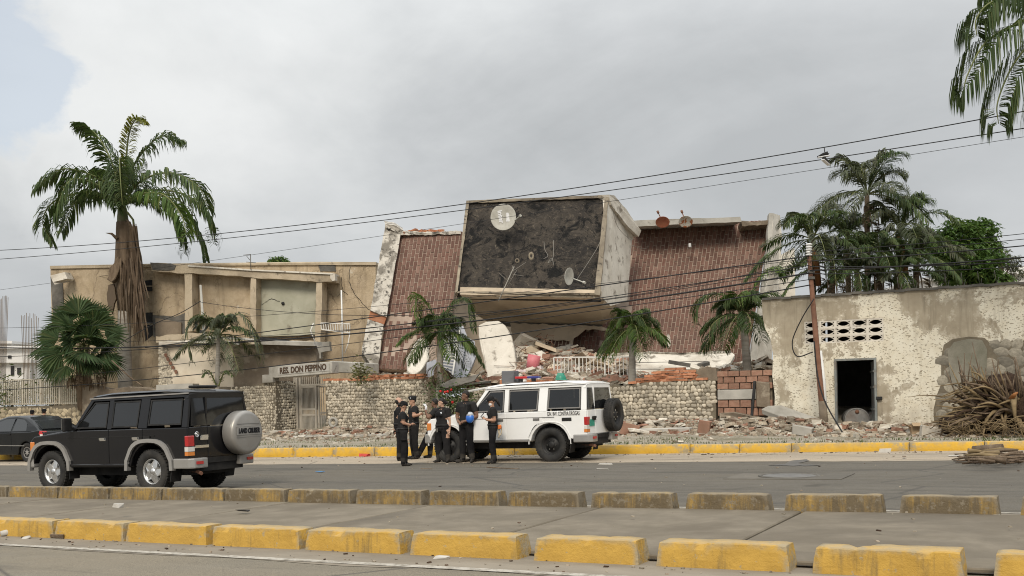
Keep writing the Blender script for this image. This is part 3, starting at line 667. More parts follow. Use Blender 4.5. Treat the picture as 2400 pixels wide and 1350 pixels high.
# door frame and leaf
M('door_metal', (.17, .185, .18), (.23, .245, .235), (.14, .10, .07), 3, .6, .15, 30, .004, s3=3)
dr = thing('door', Vector((ud1, 31, wall_z(-5))) - pr.location); dr.parent = pr
put('frame', MB().box((ud0 + .03, 30.985, (zbot + zd) / 2), (.06, .13, zd - zbot)).box((ud1 - .03, 30.985, (zbot + zd) / 2), (.06, .13, zd - zbot)).box(((ud0 + ud1) / 2, 30.985, zd + .03 - .06), (ud1 - ud0 - .125, .13, .06)), 'door_metal', dr)
z0 = wall_z(-5) + .06; lfv = [Vector((ud1 - .07, 31.0, z0)), Vector((ud1 - .30, 31.85, z0)), Vector((ud1 - .30, 31.85, zd - .1)), Vector((ud1 - .07, 31.0, zd - .08))]
put('leaf', MB().prism(lfv, (.04, 0, 0)), 'door_metal', dr)
for f in (.3, .62, .85): put('leaf_rail', MB().bar(lfv[0].lerp(lfv[3], f) + Vector((-.015, 0, 0)), lfv[1].lerp(lfv[2], f) + Vector((-.015, 0, 0)), .03, .06), 'door_metal', dr)
put('latch', MB().box((ud1 + .06, 30.95, z_at(2062, 933)), (.16, .1, .09)), 'black_matt', dr, bevel=.01)
# breeze blocks 5 x 3, each a square frame round an eye-shaped ring
def breeze(w, h):
    mb = MB(); d = .12
    for z in (-h / 2 + .022, h / 2 - .022): mb.box((0, 0, z), (w, d, .044))
    for x in (-w / 2 + .02, w / 2 - .02): mb.box((x, 0, 0), (.04, d, h - .09))
    n = 10; a, b = w / 2 - .045, h * .30; th = .028
    for sg in (-1, 1):
        for i in range(n):
            t0, t1 = -1 + 2 * i / n, -1 + 2 * (i + 1) / n; f = lambda t: sg * b * (1 - t * t)
            p = [Vector((a * t0, -d / 2 + .01, f(t0))), Vector((a * t1, -d / 2 + .01, f(t1))), Vector((a * t1, -d / 2 + .01, f(t1) + sg * th)), Vector((a * t0, -d / 2 + .01, f(t0) + sg * th))]
            mb.prism(p, (0, d - .02, 0))
    return mb
bw, bh = (uv1 - uv0) / 5, (zv1 - zv0) / 3
bme = mesh_of('breeze_block', breeze(bw, bh), 'white_render')
pieces(pr, 'breeze_block', [(0, Matrix.Translation((uv0 + bw * (i + .5), 31.07, zv0 + bh * (j + .5))), 1) for i in range(5) for j in range(3)], [bme])
# fallen render showing big river stones, and a grey patch of backing
def on31(x, y, dv=0.0): p = PV(x, y, 31); return Vector((p.x, 31 - dv, p.z))
patch = [(2206, 838), (2212, 808), (2232, 795), (2270, 789), (2308, 792), (2322, 806), (2345, 800), (2460, 796), (2470, 1010), (2190, 1010), (2188, 960), (2196, 925), (2206, 900)]
put('bare_backing', MB().prism([on31(x, y, .012) for x, y in patch], (0, .05, 0)), 'mortar', pr)
M('grey_render', (.22, .205, .165), (.29, .27, .22), (.14, .14, .10), 3, .95, .6, 45, .02)
put('render_patch', MB().prism([on31(x, y, .05) for x, y in ((2222, 822), (2236, 802), (2272, 794), (2302, 797), (2314, 820), (2312, 880), (2280, 915), (2232, 900), (2224, 860))], (0, .06, 0)), 'grey_render', pr)
rng = random.Random(21); items = []
for r in range(10):
    py = 806 + r * 21; px = 2196 + (r % 2) * 16
    while px < 2470:
        ww = rng.uniform(22, 40); c = px + ww / 2; px += ww
        if py < 830 and 2225 < c < 2322 or (2228 < c < 2308 and py < 905) or (c < 2212 and py < 850) or (py < 812 and c < 2330): continue
        p = on31(c, py + rng.uniform(-3, 3), .012); items.append((rng.randrange(7), Matrix.Translation(p) @ Matrix.Rotation(rng.uniform(-.3, .3), 4, 'Y') @ Matrix.Diagonal((ww / 84 * .54, .035, 21 / 84 * .58, 1)), ww))
pieces(pr, 'stone', items, DOMES['river_stone'])
# white conduit on the wall
put('conduit', MB().tube([PV(1923, 822, 30.9), PV(1932, 900, 30.9), PV(1938, 1010, 30.9)], .045, 8), 'white_plastic', label='white plastic conduit running down beside the rusty pole', cat='pipe')
# drums inside the doorway
M('drum_metal', (.20, .20, .195), (.29, .285, .27), (.13, .085, .06), 4, .6, .2, 20, .01)
def drum(px, py, v, r, lab):
    c = PV(px, py, v); rt = thing('steel_drum', (c.x, v, c.z - r), lab, 'drum'); mt = Matrix.Translation((0, 0, r)) @ Matrix.Rotation(R(90), 4, 'X') @ Matrix.Rotation(R(18), 4, 'Y')
    put('shell', MB().lathe([(r * .97, -.85), (r, -.8), (r * .98, -.4), (r * 1.02, -.38), (r * .98, -.36), (r * .98, -.02), (r * 1.03, 0), (r * 1.03, .02), (r * .96, .02)], 26, mt), 'drum_metal', rt, local=True)
    put('lid', MB().lathe([(r * .96, .0), (r * .6, .012), (0, .012)], 26, mt, sm=False), 'drum_metal', rt, local=True)
    put('bung', MB().lathe([(.06, .012), (.06, .04), (0, .04)], 10, mt @ Matrix.Translation((r * .0, r * .72, 0))), 'rust', rt, local=True)
drum(2009, 985, 32.0, .36, 'dented steel drum lying in the dark doorway, lid towards the street')
drum(2058, 988, 32.5, .33, 'second drum half hidden behind the open metal door leaf')
# ================================================================= THE BUILDINGS BEHIND
def Dp(l): return [D(*p) for p in l]
def away(p, d): r = ray(p[0], p[1]); return r.normalized() * d
def slab(pts, thick, mb=None, vec=None):
    """a solid panel whose seen face has the given (px, py, distance) corners, going back by thick"""
    mb = mb or MB(); P = Dp(pts); n = Vector()
    for i in range(len(P)): n += (P[i] - P[0]).cross(P[(i + 1) % len(P)] - P[0])
    n.normalize(); 
    if n.dot(P[0] - Vector((0, 0, H))) < 0: n = -n
    return mb.prism(P, (vec or n) * thick)
def jag(pts, every, amp, seed, closed=True):
    """roughen the outline of a pixel polygon"""
    rng = random.Random(seed); out = []; n = len(pts)
    for i in range(n if closed else n - 1):
        a, b = pts[i], pts[(i + 1) % n]; L = math.hypot(b[0] - a[0], b[1] - a[1]); k = max(1, int(L / every))
        for j in range(k):
            t = j / k; o = (rng.uniform(-amp, amp), rng.uniform(-amp, amp)) if j else (0, 0)
            out.append(tuple(a[c] + (b[c] - a[c]) * t + (o[c] if c < 2 else 0) for c in range(len(a))))
    return out
def beige():
    m, t = newmat('beige_render'); o = t.coord(); c = t.mix(t.ramp(t.noise(o, 1.8, 7, .65), [(.35, 0.0), (.65, 1.0)]), (.41, .325, .215), (.50, .405, .285))
    c = t.mix(t.ramp(t.noise(t.mapping(o, (1, 1, 1), (3, 5, 1)), .7, 8, .7, .5), [(.47, 0.0), (.62, .75)]), c, (.29, .225, .15))
    st = t.noise(t.mapping(o, (3.2, 3.2, .22)), 1.3, 6, .65)                                  # rain streaks
    c = t.mix(t.ramp(st, [(.52, 0.0), (.70, .7)]), c, (.19, .148, .10))
    c = t.mix(t.ramp(t.noise(t.mapping(o, (1, 1, 1), (8, 2, 6)), 1.4, 8, .72, .3), [(.63, 0.0), (.655, .85)]), c, (.52, .47, .38))   # patches of bare render
    c = t.mix(t.ramp(t.voro(t.vmath('ADD', o, t.vmath('SCALE', t.comb(t.noise(o, 2.5, 5), 0.0, t.noise(o, 2.1, 5)))), .55, 'DISTANCE_TO_EDGE'), [(.0, .6), (.008, 0.0)]), c, (.10, .075, .05))
    finish(t, c, .93, t.noise(o, 14, 7, .7), .7, .03)
beige()
M('beige_frame', (.42, .35, .25), (.50, .42, .31), (.25, .205, .148), 1.6, .93, .5, 20, .02, c4=(.17, .145, .11), s4=2.5, lo4=.58, hi4=.70)
M('green_render', (.36, .355, .275), (.43, .42, .335), (.28, .265, .20), 1.2, .9, .3, 25, .01, c4=(.20, .18, .14), s4=1.5, lo4=.62, hi4=.74)
M('moldy_white', (.50, .465, .405), (.60, .565, .50), (.22, .20, .17), 2.5, .93, .4, 20, .02, s3=1.8, lo3=.47, hi3=.58, c4=(.10, .092, .08), s4=6, lo4=.57, hi4=.65)
M('rim_dirty', (.23, .195, .145), (.33, .285, .215), (.12, .10, .08), 2, .95, .5, 20, .02, c4=(.08, .07, .06), s4=4, lo4=.58, hi4=.66)
M('soffit_render', (.52, .43, .32), (.60, .51, .39), (.38, .31, .23), .9, .92, .3, 22, .01)
M('tile_red', (.104, .048, .032), (.138, .064, .045), (.19, .118, .09), 2.5, .7, .2, 30, .004, spec=.35, var=.22, s3=.35, lo3=.45, hi3=.7)
M('grout', (.36, .28, .222), (.42, .335, .272), (.27, .20, .158), 3, .9, .2)
def burnt():
    m, t = newmat('burnt_roof'); o = t.coord()
    c = t.mix(t.ramp(t.noise(o, 1.1, 9, .7, .6), [(.38, 0.0), (.62, 1.0)]), (.030, .027, .025), (.085, .072, .058))
    c = t.mix(t.ramp(t.noise(t.mapping(o, (1, 1, 1), (5, 1, 2)), 5.5, 9, .8, .4), [(.53, 0.0), (.64, .8)]), c, (.17, .14, .105))
    c = t.mix(t.ramp(t.noise(t.mapping(o, (1, 1, 1), (1, 7, 2)), 1.5, 9, .78, .7), [(.51, 0.0), (.57, .95)]), c, (.010, .010, .010))
    c = t.mix(t.ramp(t.noise(t.mapping(o, (1, 1, 1), (3, 2, 8)), 9, 8, .8, .5), [(.62, 0.0), (.70, .9)]), c, (.30, .26, .20))
    c = t.mix(t.ramp(t.voro(t.vmath('ADD', o, t.vmath('SCALE', t.comb(t.noise(o, 3, 4), t.noise(o, 4, 4), 0.0))), 2.6), [(.07, .9), (.15, 0.0)]), c, (.008, .008, .008))
    finish(t, c, .95, t.noise(o, 5, 9, .8), 1.0, .16)
burnt()

# --------------------------------------------------------------- beige block on the left
bb = thing('beige_building', D(500, 1000, 49), 'beige two storey block with cracked walls and bare concrete frame', 'building')
fd = lambda px: 50.0 - 3.0 * (px - 118) / 762.0           # distance of its face, nearly parallel to the picture
def fp(l, dd=0.0): return [(x, y, fd(x) + dd) for x, y in l]
face = [(118, 627), (262, 624), (352, 622), (600, 619), (748, 617), (880, 618), (884, 1000), (128, 1000)]
put('wall', slab(fp(face), 1.5), 'beige_render', bb)
put('bare_corner', slab(fp([(118, 646), (136, 645), (146, 655), (150, 735), (150, 790), (127, 790)], -.06), .05), 'concrete_dark', bb)
put('roof_edge', slab(fp([(117, 623), (352, 618), (600, 615), (748, 613.5), (881, 614), (881, 621), (748, 620.5), (600, 622), (352, 625), (117, 630)], -.1), 1.8), 'beige_frame', bb)
put('awning', slab([(124, 661, 49.0), (158, 653, 49.0), (173, 655, 49.6), (172, 659, 49.6), (128, 667, 49.0)], .4), 'white_render', bb)
for q in ([(335, 658), (358, 656), (358, 683), (335, 681)], [(336, 733), (358, 732), (358, 786), (340, 800)]):
    wd = put('window', slab(fp(q, -.05), .04), 'black_matt', bb)
    x0, y0 = q[0]; x1, y1 = q[2]
    put('grille', slab(fp([(x0, (y0 + y1) / 2 - 1), (x1, (y0 + y1) / 2 - 1), (x1, (y0 + y1) / 2 + 1), (x0, (y0 + y1) / 2 + 1)], -.09), .03), 'beige_frame', wd)
put('dark_patch', slab(fp(jag([(746, 619), (786, 618), (787, 636), (750, 636)], 8, 1.2, 3), -.04), .03), 'concrete_dark', bb)
# concrete frame standing in front of the face
FR = -1.0
put('roof_beam', slab(fp(jag([(352, 616), (405, 618), (440, 622), (590, 632), (700, 637), (780, 641), (780, 660), (742, 661), (700, 657), (600, 652), (590, 650), (452, 640), (430, 641), (356, 634)], 14, 1.3, 4), FR), .9), 'beige_frame', bb)
put('beam_end_dark', slab(fp(jag([(352, 615), (400, 617), (412, 622), (408, 632), (392, 634), (357, 632)], 10, 1.2, 5), FR - .04), .3), 'concrete_dark', bb)
put('beam_capping', slab(fp([(440, 621), (590, 631), (780, 640), (780, 643.5), (590, 634.5), (440, 624.5)], FR - .08), .8), 'white_render', bb)
put('beam_end_cap', slab(fp([(774, 641), (785, 641), (785, 657), (779, 659), (774, 652)], FR - .06), .3), 'white_render', bb)
for q in ([(432, 641), (450, 640), (452, 776), (434, 778)], [(588, 650), (600, 650), (600, 792), (586, 790)], [(742, 660), (755, 660), (751, 805), (738, 803)]):
    put('column', slab(fp(jag(q, 16, 1.0, q[0][0]), FR + .05), .6), 'beige_frame', bb)
put('infill_panel', slab(fp([(357, 634), (432, 641), (434, 735), (410, 742), (358, 738)], -.25), .15), 'beige_render', bb)
put('infill_panel', slab(fp(jag([(358, 738), (410, 742), (434, 733), (434, 782), (360, 790)], 12, 1.5, 6), -.3), .15), 'concrete_dark', bb, label='dark lower panel with bare render')
put('infill_panel', slab(fp([(364, 745), (425, 756), (425, 786), (364, 788)], -.4), .05), 'brown_render', bb)
put('infill_panel', slab(fp([(452, 640), (588, 650), (586, 792), (452, 780)], -.25), .15), 'beige_render', bb)
put('infill_panel', slab(fp([(603, 652), (742, 661), (738, 785), (600, 789)], -.35), .2), 'green_render', bb, label='pale green grey wall panel with a round hole')
put('hole', MB().lathe([(.08, -.02), (.06, .05), (0, .05)], 12, Matrix.Translation(D(663, 711, fd(663) - .40)) @ Matrix.Rotation(R(90), 4, 'X')), 'black_matt', bb)
put('floor_edge', slab(fp(jag([(365, 788), (455, 780), (590, 793), (640, 796), (742, 800), (742, 810), (600, 806), (455, 798), (366, 803)], 9, 2.2, 8), FR - .4), 1.0), 'beige_frame', bb)
# cracks: narrow open gaps lined dark
def crack(pts, w, dd, par):
    rng = random.Random(len(pts)); P = []
    for (a, b) in zip(pts, pts[1:]):
        for j in range(5): t = j / 5; P.append((a[0] + (b[0] - a[0]) * t + rng.uniform(-1.2, 1.2), a[1] + (b[1] - a[1]) * t + rng.uniform(-1.2, 1.2)))
    P.append(pts[-1]); mb = MB()
    for i in range(len(P) - 1):
        (x0, y0), (x1, y1) = P[i], P[i + 1]; k = w * (1 - i / len(P)) + .25; mb = slab(fp([(x0 - k / 2, y0), (x0 + k / 2, y0 - .6), (x1 + k / 2, y1), (x1 - k / 2, y1 + .6)], dd), .02, mb)
    put('crack', mb, 'black_matt', par)
crack([(820, 625), (818, 660), (828, 685), (840, 700), (860, 722), (872, 730)], .9, -.02, bb); crack([(800, 650), (803, 680), (790, 695)], .8, -.02, bb)
crack([(803, 682), (815, 690)], .7, -.02, bb); crack([(612, 715), (635, 700), (655, 706)], .5, -.38, bb)

# broken balcony rail hanging at its right end
rl = thing('balcony_railing', D(790, 785, 45.6), 'white metal balcony railing hanging loose beside the beige block', 'railing')
a, b, c2, d2 = D(752, 757, 45.6), D(820, 759, 45.2), D(820, 780, 45.2), D(754, 772, 45.6)
put('rail', MB().bar(a, b, .05), 'white_paint_metal', rl); put('rail', MB().bar(d2, c2, .05), 'white_paint_metal', rl)
for i in range(13): put('bar', MB().bar(a.lerp(b, i / 12), d2.lerp(c2, i / 12), .03), 'white_paint_metal', rl)
put('prop', MB().tube([D(735, 757, 45.6), D(728, 775, 45.6), D(738, 800, 45.5)], .03, 6), 'white_paint_metal', rl)
put('standpipe', MB().tube([D(800, 680, 45.2), D(802, 760, 45.2), D(803, 850, 45.2)], .035, 6), 'white_plastic', label='thin white standpipe in front of the beige wall', cat='pipe')
put('hanging_rod', MB().tube([D(820, 780, 45.2), D(816, 805, 45.1), D(808, 828, 45.1)], .022, 5), 'white_paint_metal', label='bent white rod dangling under the loose balcony railing', cat='rod')
put('concrete_post', slab(jag([(742, 802, 44.6), (772, 800, 44.6), (774, 822, 44.6), (752, 826, 44.6), (752, 840, 44.6), (742, 840, 44.6)], 10, 1, 9), .5), 'concrete_old', label='grey concrete post stump above the name sign', cat='post')

# --------------------------------------------------------------- house remains below it
hw = thing('white_house_wall', D(460, 940, 42.5), 'cream wall with a diagonal pebble edge behind the small palm', 'wall')
put('wall', slab([(372, 806, 42.8), (545, 800, 42.2), (549, 960, 42.2), (376, 960, 42.8)], .3), 'cream_render', hw)
it = []; rng = random.Random(31)
for i in range(900):
    px, py = rng.uniform(374, 445), rng.uniform(808, 905)
    if px > 382 + (py - 808) * .62 + rng.uniform(-4, 4): continue
    p = D(px, py, 42.72); e = (D(460, 900, 42.5) - D(380, 900, 42.74)).normalized(); rot = Matrix((e, Vector((-e.y, e.x, 0)), Vector((0, 0, 1)))).transposed().to_4x4()
    it.append((rng.randrange(7), Matrix.Translation(p) @ rot @ Matrix.Diagonal((.075, .05, .065, 1)), rng.random()))
pieces(hw, 'pebble', it[:420], DOMES['pebble'], limit=200, loosename='small_pebbles')
for px, py in ((388, 833), (393, 842), (399, 852), (405, 862), (412, 872)): put('iron_ornament', slab([(px - 4, py - 4, 42.55), (px + 2, py - 5, 42.55), (px + 4, py + 3, 42.55), (px - 2, py + 4, 42.55)], .06), 'rust', hw)
put('roof_edge', slab(jag([(372, 800, 42.4), (455, 797, 42.3), (545, 800, 42.0), (546, 807, 42.0), (455, 805, 42.3), (372, 808, 42.4)], 10, 1.4, 12), .7), 'white_render', hw)
put('ledge', slab(jag([(366, 902, 42.0), (452, 899, 41.8), (452, 910, 41.8), (366, 915, 42.0)], 12, 1, 13), .6), 'concrete_old', hw)
bw_ = thing('brown_house_wall', D(640, 940, 42), 'dark brown stained wall between cream wall and name sign', 'wall')
put('wall', slab(jag([(547, 812, 42.1), (600, 806, 42.0), (640, 803, 41.8), (735, 808, 41.4), (742, 830, 41.4), (742, 960, 41.4), (549, 960, 42.1)], 20, 1.2, 14), .3), 'brown_render', bw_)
put('top_slab', slab([(596, 798, 41.3), (735, 802, 40.9), (738, 811, 40.9), (600, 807, 41.3)], .9), 'concrete_old', bw_)
put('roof_gap', slab([(600, 789, 42.3), (640, 792, 42.2), (690, 800, 42.0), (600, 799, 42.3)], .2), 'black_matt', bw_)
put('tin_strip', slab([(480, 787, 41.8), (600, 794, 41.6), (600, 798, 41.6), (480, 792, 41.8)], .3), 'white_paint_metal', bw_)

# --------------------------------------------------------------- collapsed block in the middle
cb = thing('collapsed_building', D(1250, 960, 42), 'collapsed apartment block with red tiled walls and tipped up blackened roof', 'building')
unit = MB().box((0, 0, 0), (1, 1, 1)); 
tile_me = [mesh_of('tile', unit, 'tile_red')]
def tile_back(name, par, TL, TR, BR, BL, thick, mat):
    TL, TR, BR, BL = Dp([TL, TR, BR, BL]); mb = MB(); n = 12
    nr = (TR - TL).cross(BL - TL).normalized()
    if nr.dot(TL - Vector((0, 0, H))) < 0: nr = -nr
    for k in (0, 1):
        for i in range(n + 1):
            for j in range(n + 1): mb.v.append(BL.lerp(BR, i / n).lerp(TL.lerp(TR, i / n), j / n) + nr * (.0 if k == 0 else thick))
    N = (n + 1) ** 2
    for i in range(n):
        for j in range(n):
            a = i * (n + 1) + j; f = [a, a + n + 1, a + n + 2, a + 1]; mb.f += [f, [N + q for q in f[::-1]]]; mb.m += [0, 0]; mb.s += [True, True]
    ring = [i * (n + 1) for i in range(n)] + [n * (n + 1) + j for j in range(n)] + [(n - i) * (n + 1) + n for i in range(n)] + [n - j for j in range(n)]
    for a, b in zip(ring, ring[1:] + ring[:1]): mb.f.append([b, a, a + N, b + N]); mb.m.append(0); mb.s.append(False)
    return put(name, mb, mat, par)
def tile_field(par, TL, TR, BR, BL, nx, ny, skip=None, seed=1, proud=.03, limit=300):
    """bond of upright tiles on the quad with (px, py, distance) corners"""
    TL, TR, BR, BL = Dp([TL, TR, BR, BL]); rng = random.Random(seed); items = []
    P = lambda u, v: (BL.lerp(BR, u)).lerp(TL.lerp(TR, u), v)
    for i in range(nx):
        for j in range(-1, ny + 1):
            v0 = (j + (.5 if i % 2 else 0)) / ny; v1 = v0 + 1 / ny; v0, v1 = max(0, v0), min(1, v1)
            if v1 - v0 < .25 / ny: continue
            u = (i + .5) / nx; v = (v0 + v1) / 2; c = P(u, v)
            if (skip and skip(u, v)) or rng.random() < .002: continue
            ex = (P(u + .4 / nx, v) - P(u - .4 / nx, v)) / .8; ez = (P(u, v1) - P(u, v0)); w = ex.length; h = ez.length; ex.normalize(); ez.normalize(); n = ex.cross(ez).normalized(); ex = ez.cross(n) 
            m = Matrix((ex, n, ez)).transposed().to_4x4() @ Matrix.Rotation(rng.uniform(-.02, .02), 4, 'Y') @ Matrix.Rotation(rng.uniform(-.03, .03), 4, 'X'); m.translation = c
            items.append((0, m @ Matrix.Diagonal((w * .82, proud * 1.6 * rng.uniform(.9, 1.12), h * .905, 1)), w * h))
    pieces(par, 'tile', items, tile_me, limit=limit, loosename='tile_field')
# left tiled wall and its white fin
TLb, TRb, BRb, BLb = (937, 547, 44.2), (1088, 543, 43.6), (1036, 872, 41.6), (885, 864, 42.2)
lw = tile_back('tiled_wall', cb, TLb, TRb, BRb, BLb, .35, 'grout')
def skipL(u, v):
    px = 885 + (937 - 885) * v + u * 151; py = 864 - v * 317
    return (742 < py < 758 and px < 962) or abs((py - 835) + (px - 892) * .45) < 7 and px < 975 or (py > 800 and px > 985)
tile_field(lw, TLb, TRb, BRb, BLb, 17, 16, skipL, 41)
put('fin', slab(jag([(903, 526, 43.9), (939, 546, 43.9), (906, 742, 42.6), (868, 727, 42.6)], 14, .9, 15), .7), 'moldy_white', cb, label='moldy white fin at the left end')
put('fin', slab(jag([(862, 748, 42.4), (899, 760, 42.4), (886, 861, 41.9), (866, 850, 41.9), (848, 825, 41.9), (852, 800, 42.1)], 12, 1.2, 16), .7), 'moldy_white', cb, label='lower piece of the white fin, cracked off')
put('fin_break', slab([(868, 728, 42.7), (906, 743, 42.7), (900, 760, 42.6), (863, 748, 42.6)], .5), 'orange_brick', cb)
put('fin_cap', slab(jag([(902, 524, 43.7), (925, 528, 43.7), (946, 541, 43.9), (940, 550, 43.9), (905, 533, 43.7)], 8, .8, 17), .8), 'moldy_white', cb)
put('wall_cap', slab(jag([(938, 541, 43.9), (990, 543, 43.8), (1080, 541, 43.5), (1080, 549, 43.5), (990, 550, 43.8), (938, 551, 43.9)], 6, 1.6, 18), .6), 'moldy_white', cb)
mb = MB(); rng = random.Random(8)
for i in range(26): mb.rock(D(rng.uniform(945, 1035), rng.uniform(540, 546), 44.0), (rng.uniform(.1, .25), .2, rng.uniform(.06, .12)), Matrix.Rotation(rng.uniform(-.3, .3), 3, 'Y'), rng=rng)
put('broken_brick_edge', mb, 'orange_brick', cb, kind='stuff')
# tipped-up roof slab with parapet rim, blackened
rt = [(1093, 470, 42.6), (1427, 457, 41.4), (1406, 692, 39.4), (1067, 686, 40.6)]
rf = put('roof', slab(rt, .5), 'burnt_roof', cb, label='blackened roof slab tipped up towards the street')
def lerp3(a, b, t): return tuple(a[i] + (b[i] - a[i]) * t for i in range(3))
def rim(a, b, inw, dd, mat, nm='parapet', seed=1, th=.35):
    a2 = (a[0] + inw[0], a[1] + inw[1], a[2]); b2 = (b[0] + inw[2], b[1] + inw[3], b[2]); q = [a, b, b2, a2]
    put(nm, slab(jag([(x, y, z + dd) for x, y, z in q], 12, .7, seed), th), mat, rf)
rim(rt[0], rt[1], (2, 6, -2, 6), -.18, 'rim_dirty', seed=19); rim(rt[0], rt[3], (6, 6, 6, -4), -.2, 'rim_dirty', seed=20)
rim(rt[1], rt[2], (-10, 7, -13, -2), -.2, 'rim_dirty', seed=22); rim(rt[3], rt[2], (10, -4, -10, -5), -.16, 'rim_dirty', seed=23)
put('roof_lip', slab(jag([(1075, 686, 40.5), (1406, 692, 39.3), (1405, 698, 39.3), (1090, 693, 40.5)], 10, .9, 64), .5), 'rim_dirty', cb)
# white end wall of the box and its sloping eave
put('end_wall', slab([(1427, 459, 41.3), (1438, 478, 41.7), (1489, 546, 43.6), (1481, 565, 43.6), (1470, 706, 42.6), (1431, 717, 40.6), (1406, 693, 39.5)], .3), 'white_render', cb, label='white rendered end wall')
put('eave', slab(jag([(1427, 456, 41.1), (1440, 458, 41.4), (1468, 490, 42.4), (1503, 541, 43.6), (1497, 555, 43.5), (1462, 520, 42.3), (1433, 480, 41.2)], 14, .8, 24), .5), 'white_render', cb)
put('soffit', slab([(1078, 690, 40.4), (1406, 697, 39.4), (1448, 738, 42.6), (1412, 762, 43.8), (1250, 757, 44.0), (1140, 753, 44.0), (1117, 738, 43.0)], .3), 'soffit_render', cb)
put('soffit_edge', slab(jag([(1140, 752, 43.9), (1250, 756, 43.9), (1412, 761, 43.7), (1412, 768, 43.7), (1330, 764, 43.9), (1250, 770, 43.9), (1150, 760, 43.9)], 9, 1.5, 25), .8), 'concrete_dark', cb)
# wall remains under the overhang: plaster broken away from tiles
put('inner_wall', slab([(1020, 690, 46.4), (1480, 720, 45.6), (1440, 905, 44.8), (1000, 905, 45.6)], .4), 'soffit_render', cb)
TLr, TRr, BRr, BLr = (1385, 535, 46.0), (1805, 516, 45.0), (1752, 850, 43.2), (1336, 850, 44.1)
rw = tile_back('tiled_wall', cb, TLr, TRr, BRr, BLr, .35, 'grout')
def skipR(u, v):
    px = 1336 + (1385 - 1336) * v + u * (416 + 4 * v); py = 850 - v * (315 + 20 * u)
    return px < 1478 and py < 752 or (px < 1400 and py < 775)
tile_field(rw, TLr, TRr, BRr, BLr, 46, 16, skipR, 42)
tile_field(rw, (1235, 792, 44.0), (1336, 797, 43.9), (1330, 840, 43.7), (1225, 835, 43.8), 12, 2, None, 43, limit=40)
put('plaster', slab(jag([(1195, 757, 43.9), (1410, 765, 43.6), (1440, 775, 43.5), (1372, 772, 43.6), (1345, 792, 43.6), (1338, 800, 43.6), (1240, 791, 43.8), (1225, 803, 43.8), (1205, 812, 43.8)], 8, 1.8, 26), .06), 'soffit_render', cb)
put('plaster', slab(jag([(1298, 815, 42.6), (1340, 806, 42.5), (1346, 822, 42.4), (1335, 845, 42.3), (1296, 848, 42.4), (1300, 832, 42.5)], 8, 1.3, 27), .12), 'white_render', cb)
# right roof overhang and end column
put('roof_overhang', slab(jag([(1487, 517, 44.2), (1560, 514, 44.0), (1735, 508, 43.7), (1738, 520, 43.7), (1560, 527, 44.0), (1492, 531, 44.2)], 18, .7, 28), 1.6, vec=Vector((math.sin(-YAW), math.cos(YAW), .06)).normalized()), 'concrete_old', cb)
put('roof_overhang', slab(jag([(1737, 517, 44.1), (1760, 520, 44.1), (1803, 516, 44.0), (1803, 526, 44.0), (1740, 530, 44.1)], 7, 1.5, 29), 1.0), 'brown_render', cb)
put('end_column', slab(jag([(1803, 499, 44.0), (1813, 500, 44.0), (1806, 610, 43.3), (1790, 700, 42.8), (1772, 846, 42.2), (1757, 846, 42.2), (1783, 690, 42.8), (1797, 600, 43.4)], 12, .9, 30), .3), 'concrete_old', cb)
put('end_face', slab([(1813, 500, 44.0), (1828, 505, 45.2), (1833, 560, 45.0), (1822, 700, 44.0), (1808, 846, 43.2), (1772, 846, 42.2), (1790, 700, 42.8), (1806, 610, 43.3)], .2), 'white_render', cb)
put('back_block', slab([(1826, 600, 47.5), (1862, 580, 47.5), (1868, 900, 47.5), (1826, 900, 47.5)], 1.0), 'white_render', cb)
# wall lamp and stain marks on the tiled wall
put('wall_lamp', MB().box(D(1617, 575, 44.4), (.1, .12, .18)), 'white_plastic', cb, bevel=.02)
put('hanging_cloth', slab(jag([(1566, 781, 42.4), (1571, 790, 42.4), (1573, 808, 42.4), (1566, 816, 42.4), (1561, 805, 42.4), (1563, 790, 42.4)], 6, .8, 31), .05), 'white_render', label='white rag hanging on the red tiled wall', cat='cloth')

# --------------------------------------------------------------- big fragments in front of it
put('broken_column', slab(jag([(1121, 762, 40.6), (1140, 753, 40.6), (1168, 751, 40.5), (1184, 762, 40.4), (1200, 790, 40.2), (1210, 850, 39.6), (1213, 880, 39.3), (1190, 915, 39.0), (1130, 915, 39.2), (1142, 880, 39.6), (1135, 850, 39.9), (1124, 800, 40.3)], 12, 1.0, 33), .7), 'white_render', label='big white broken wall panel standing upright under the tipped roof', cat='wall fragment', bevel=.03)
put('wall_fragment', slab(jag([(955, 870, 39.8), (952, 840, 40.1), (968, 810, 40.5), (985, 790, 40.8), (1005, 800, 40.8), (1006, 840, 40.2), (985, 868, 39.6), (968, 880, 39.6)], 9, 1.2, 34), .7), 'white_render', label='rounded white plaster chunk below the left tiled wall', cat='wall fragment', bevel=.03)
M('grey_blue_sheet', (.30, .31, .34), (.36, .37, .40), (.24, .245, .26), 1.5, .6, .2, 40, .004)
sh = thing('louvre_shutter', D(1060, 880, 39.6), 'blue grey slatted shutter with white frame leaning behind the middle palm', 'shutter')
def sh_pt(u, v, dd=0.0): 
    a, b = lerp3((1029, 875, 39.2), (1060, 884, 39.0), u), lerp3((1046, 778, 40.4), (1078, 772, 40.2), u); q = lerp3(a, b, v); return D(q[0], q[1], q[2] + dd)
put('backing', MB().prism([sh_pt(-.35, 0, .1), sh_pt(1.55, 0, .1), sh_pt(1.6, .85, .1), sh_pt(1.2, 1.06, .1), sh_pt(.4, 1.08, .1), sh_pt(-.2, .9, .1)], away((1060, 820), .25)), 'grey_blue_sheet', sh)
for u in (0, 1): put('stile', MB().bar(sh_pt(u, 0), sh_pt(u, 1), .06), 'white_paint_metal', sh)
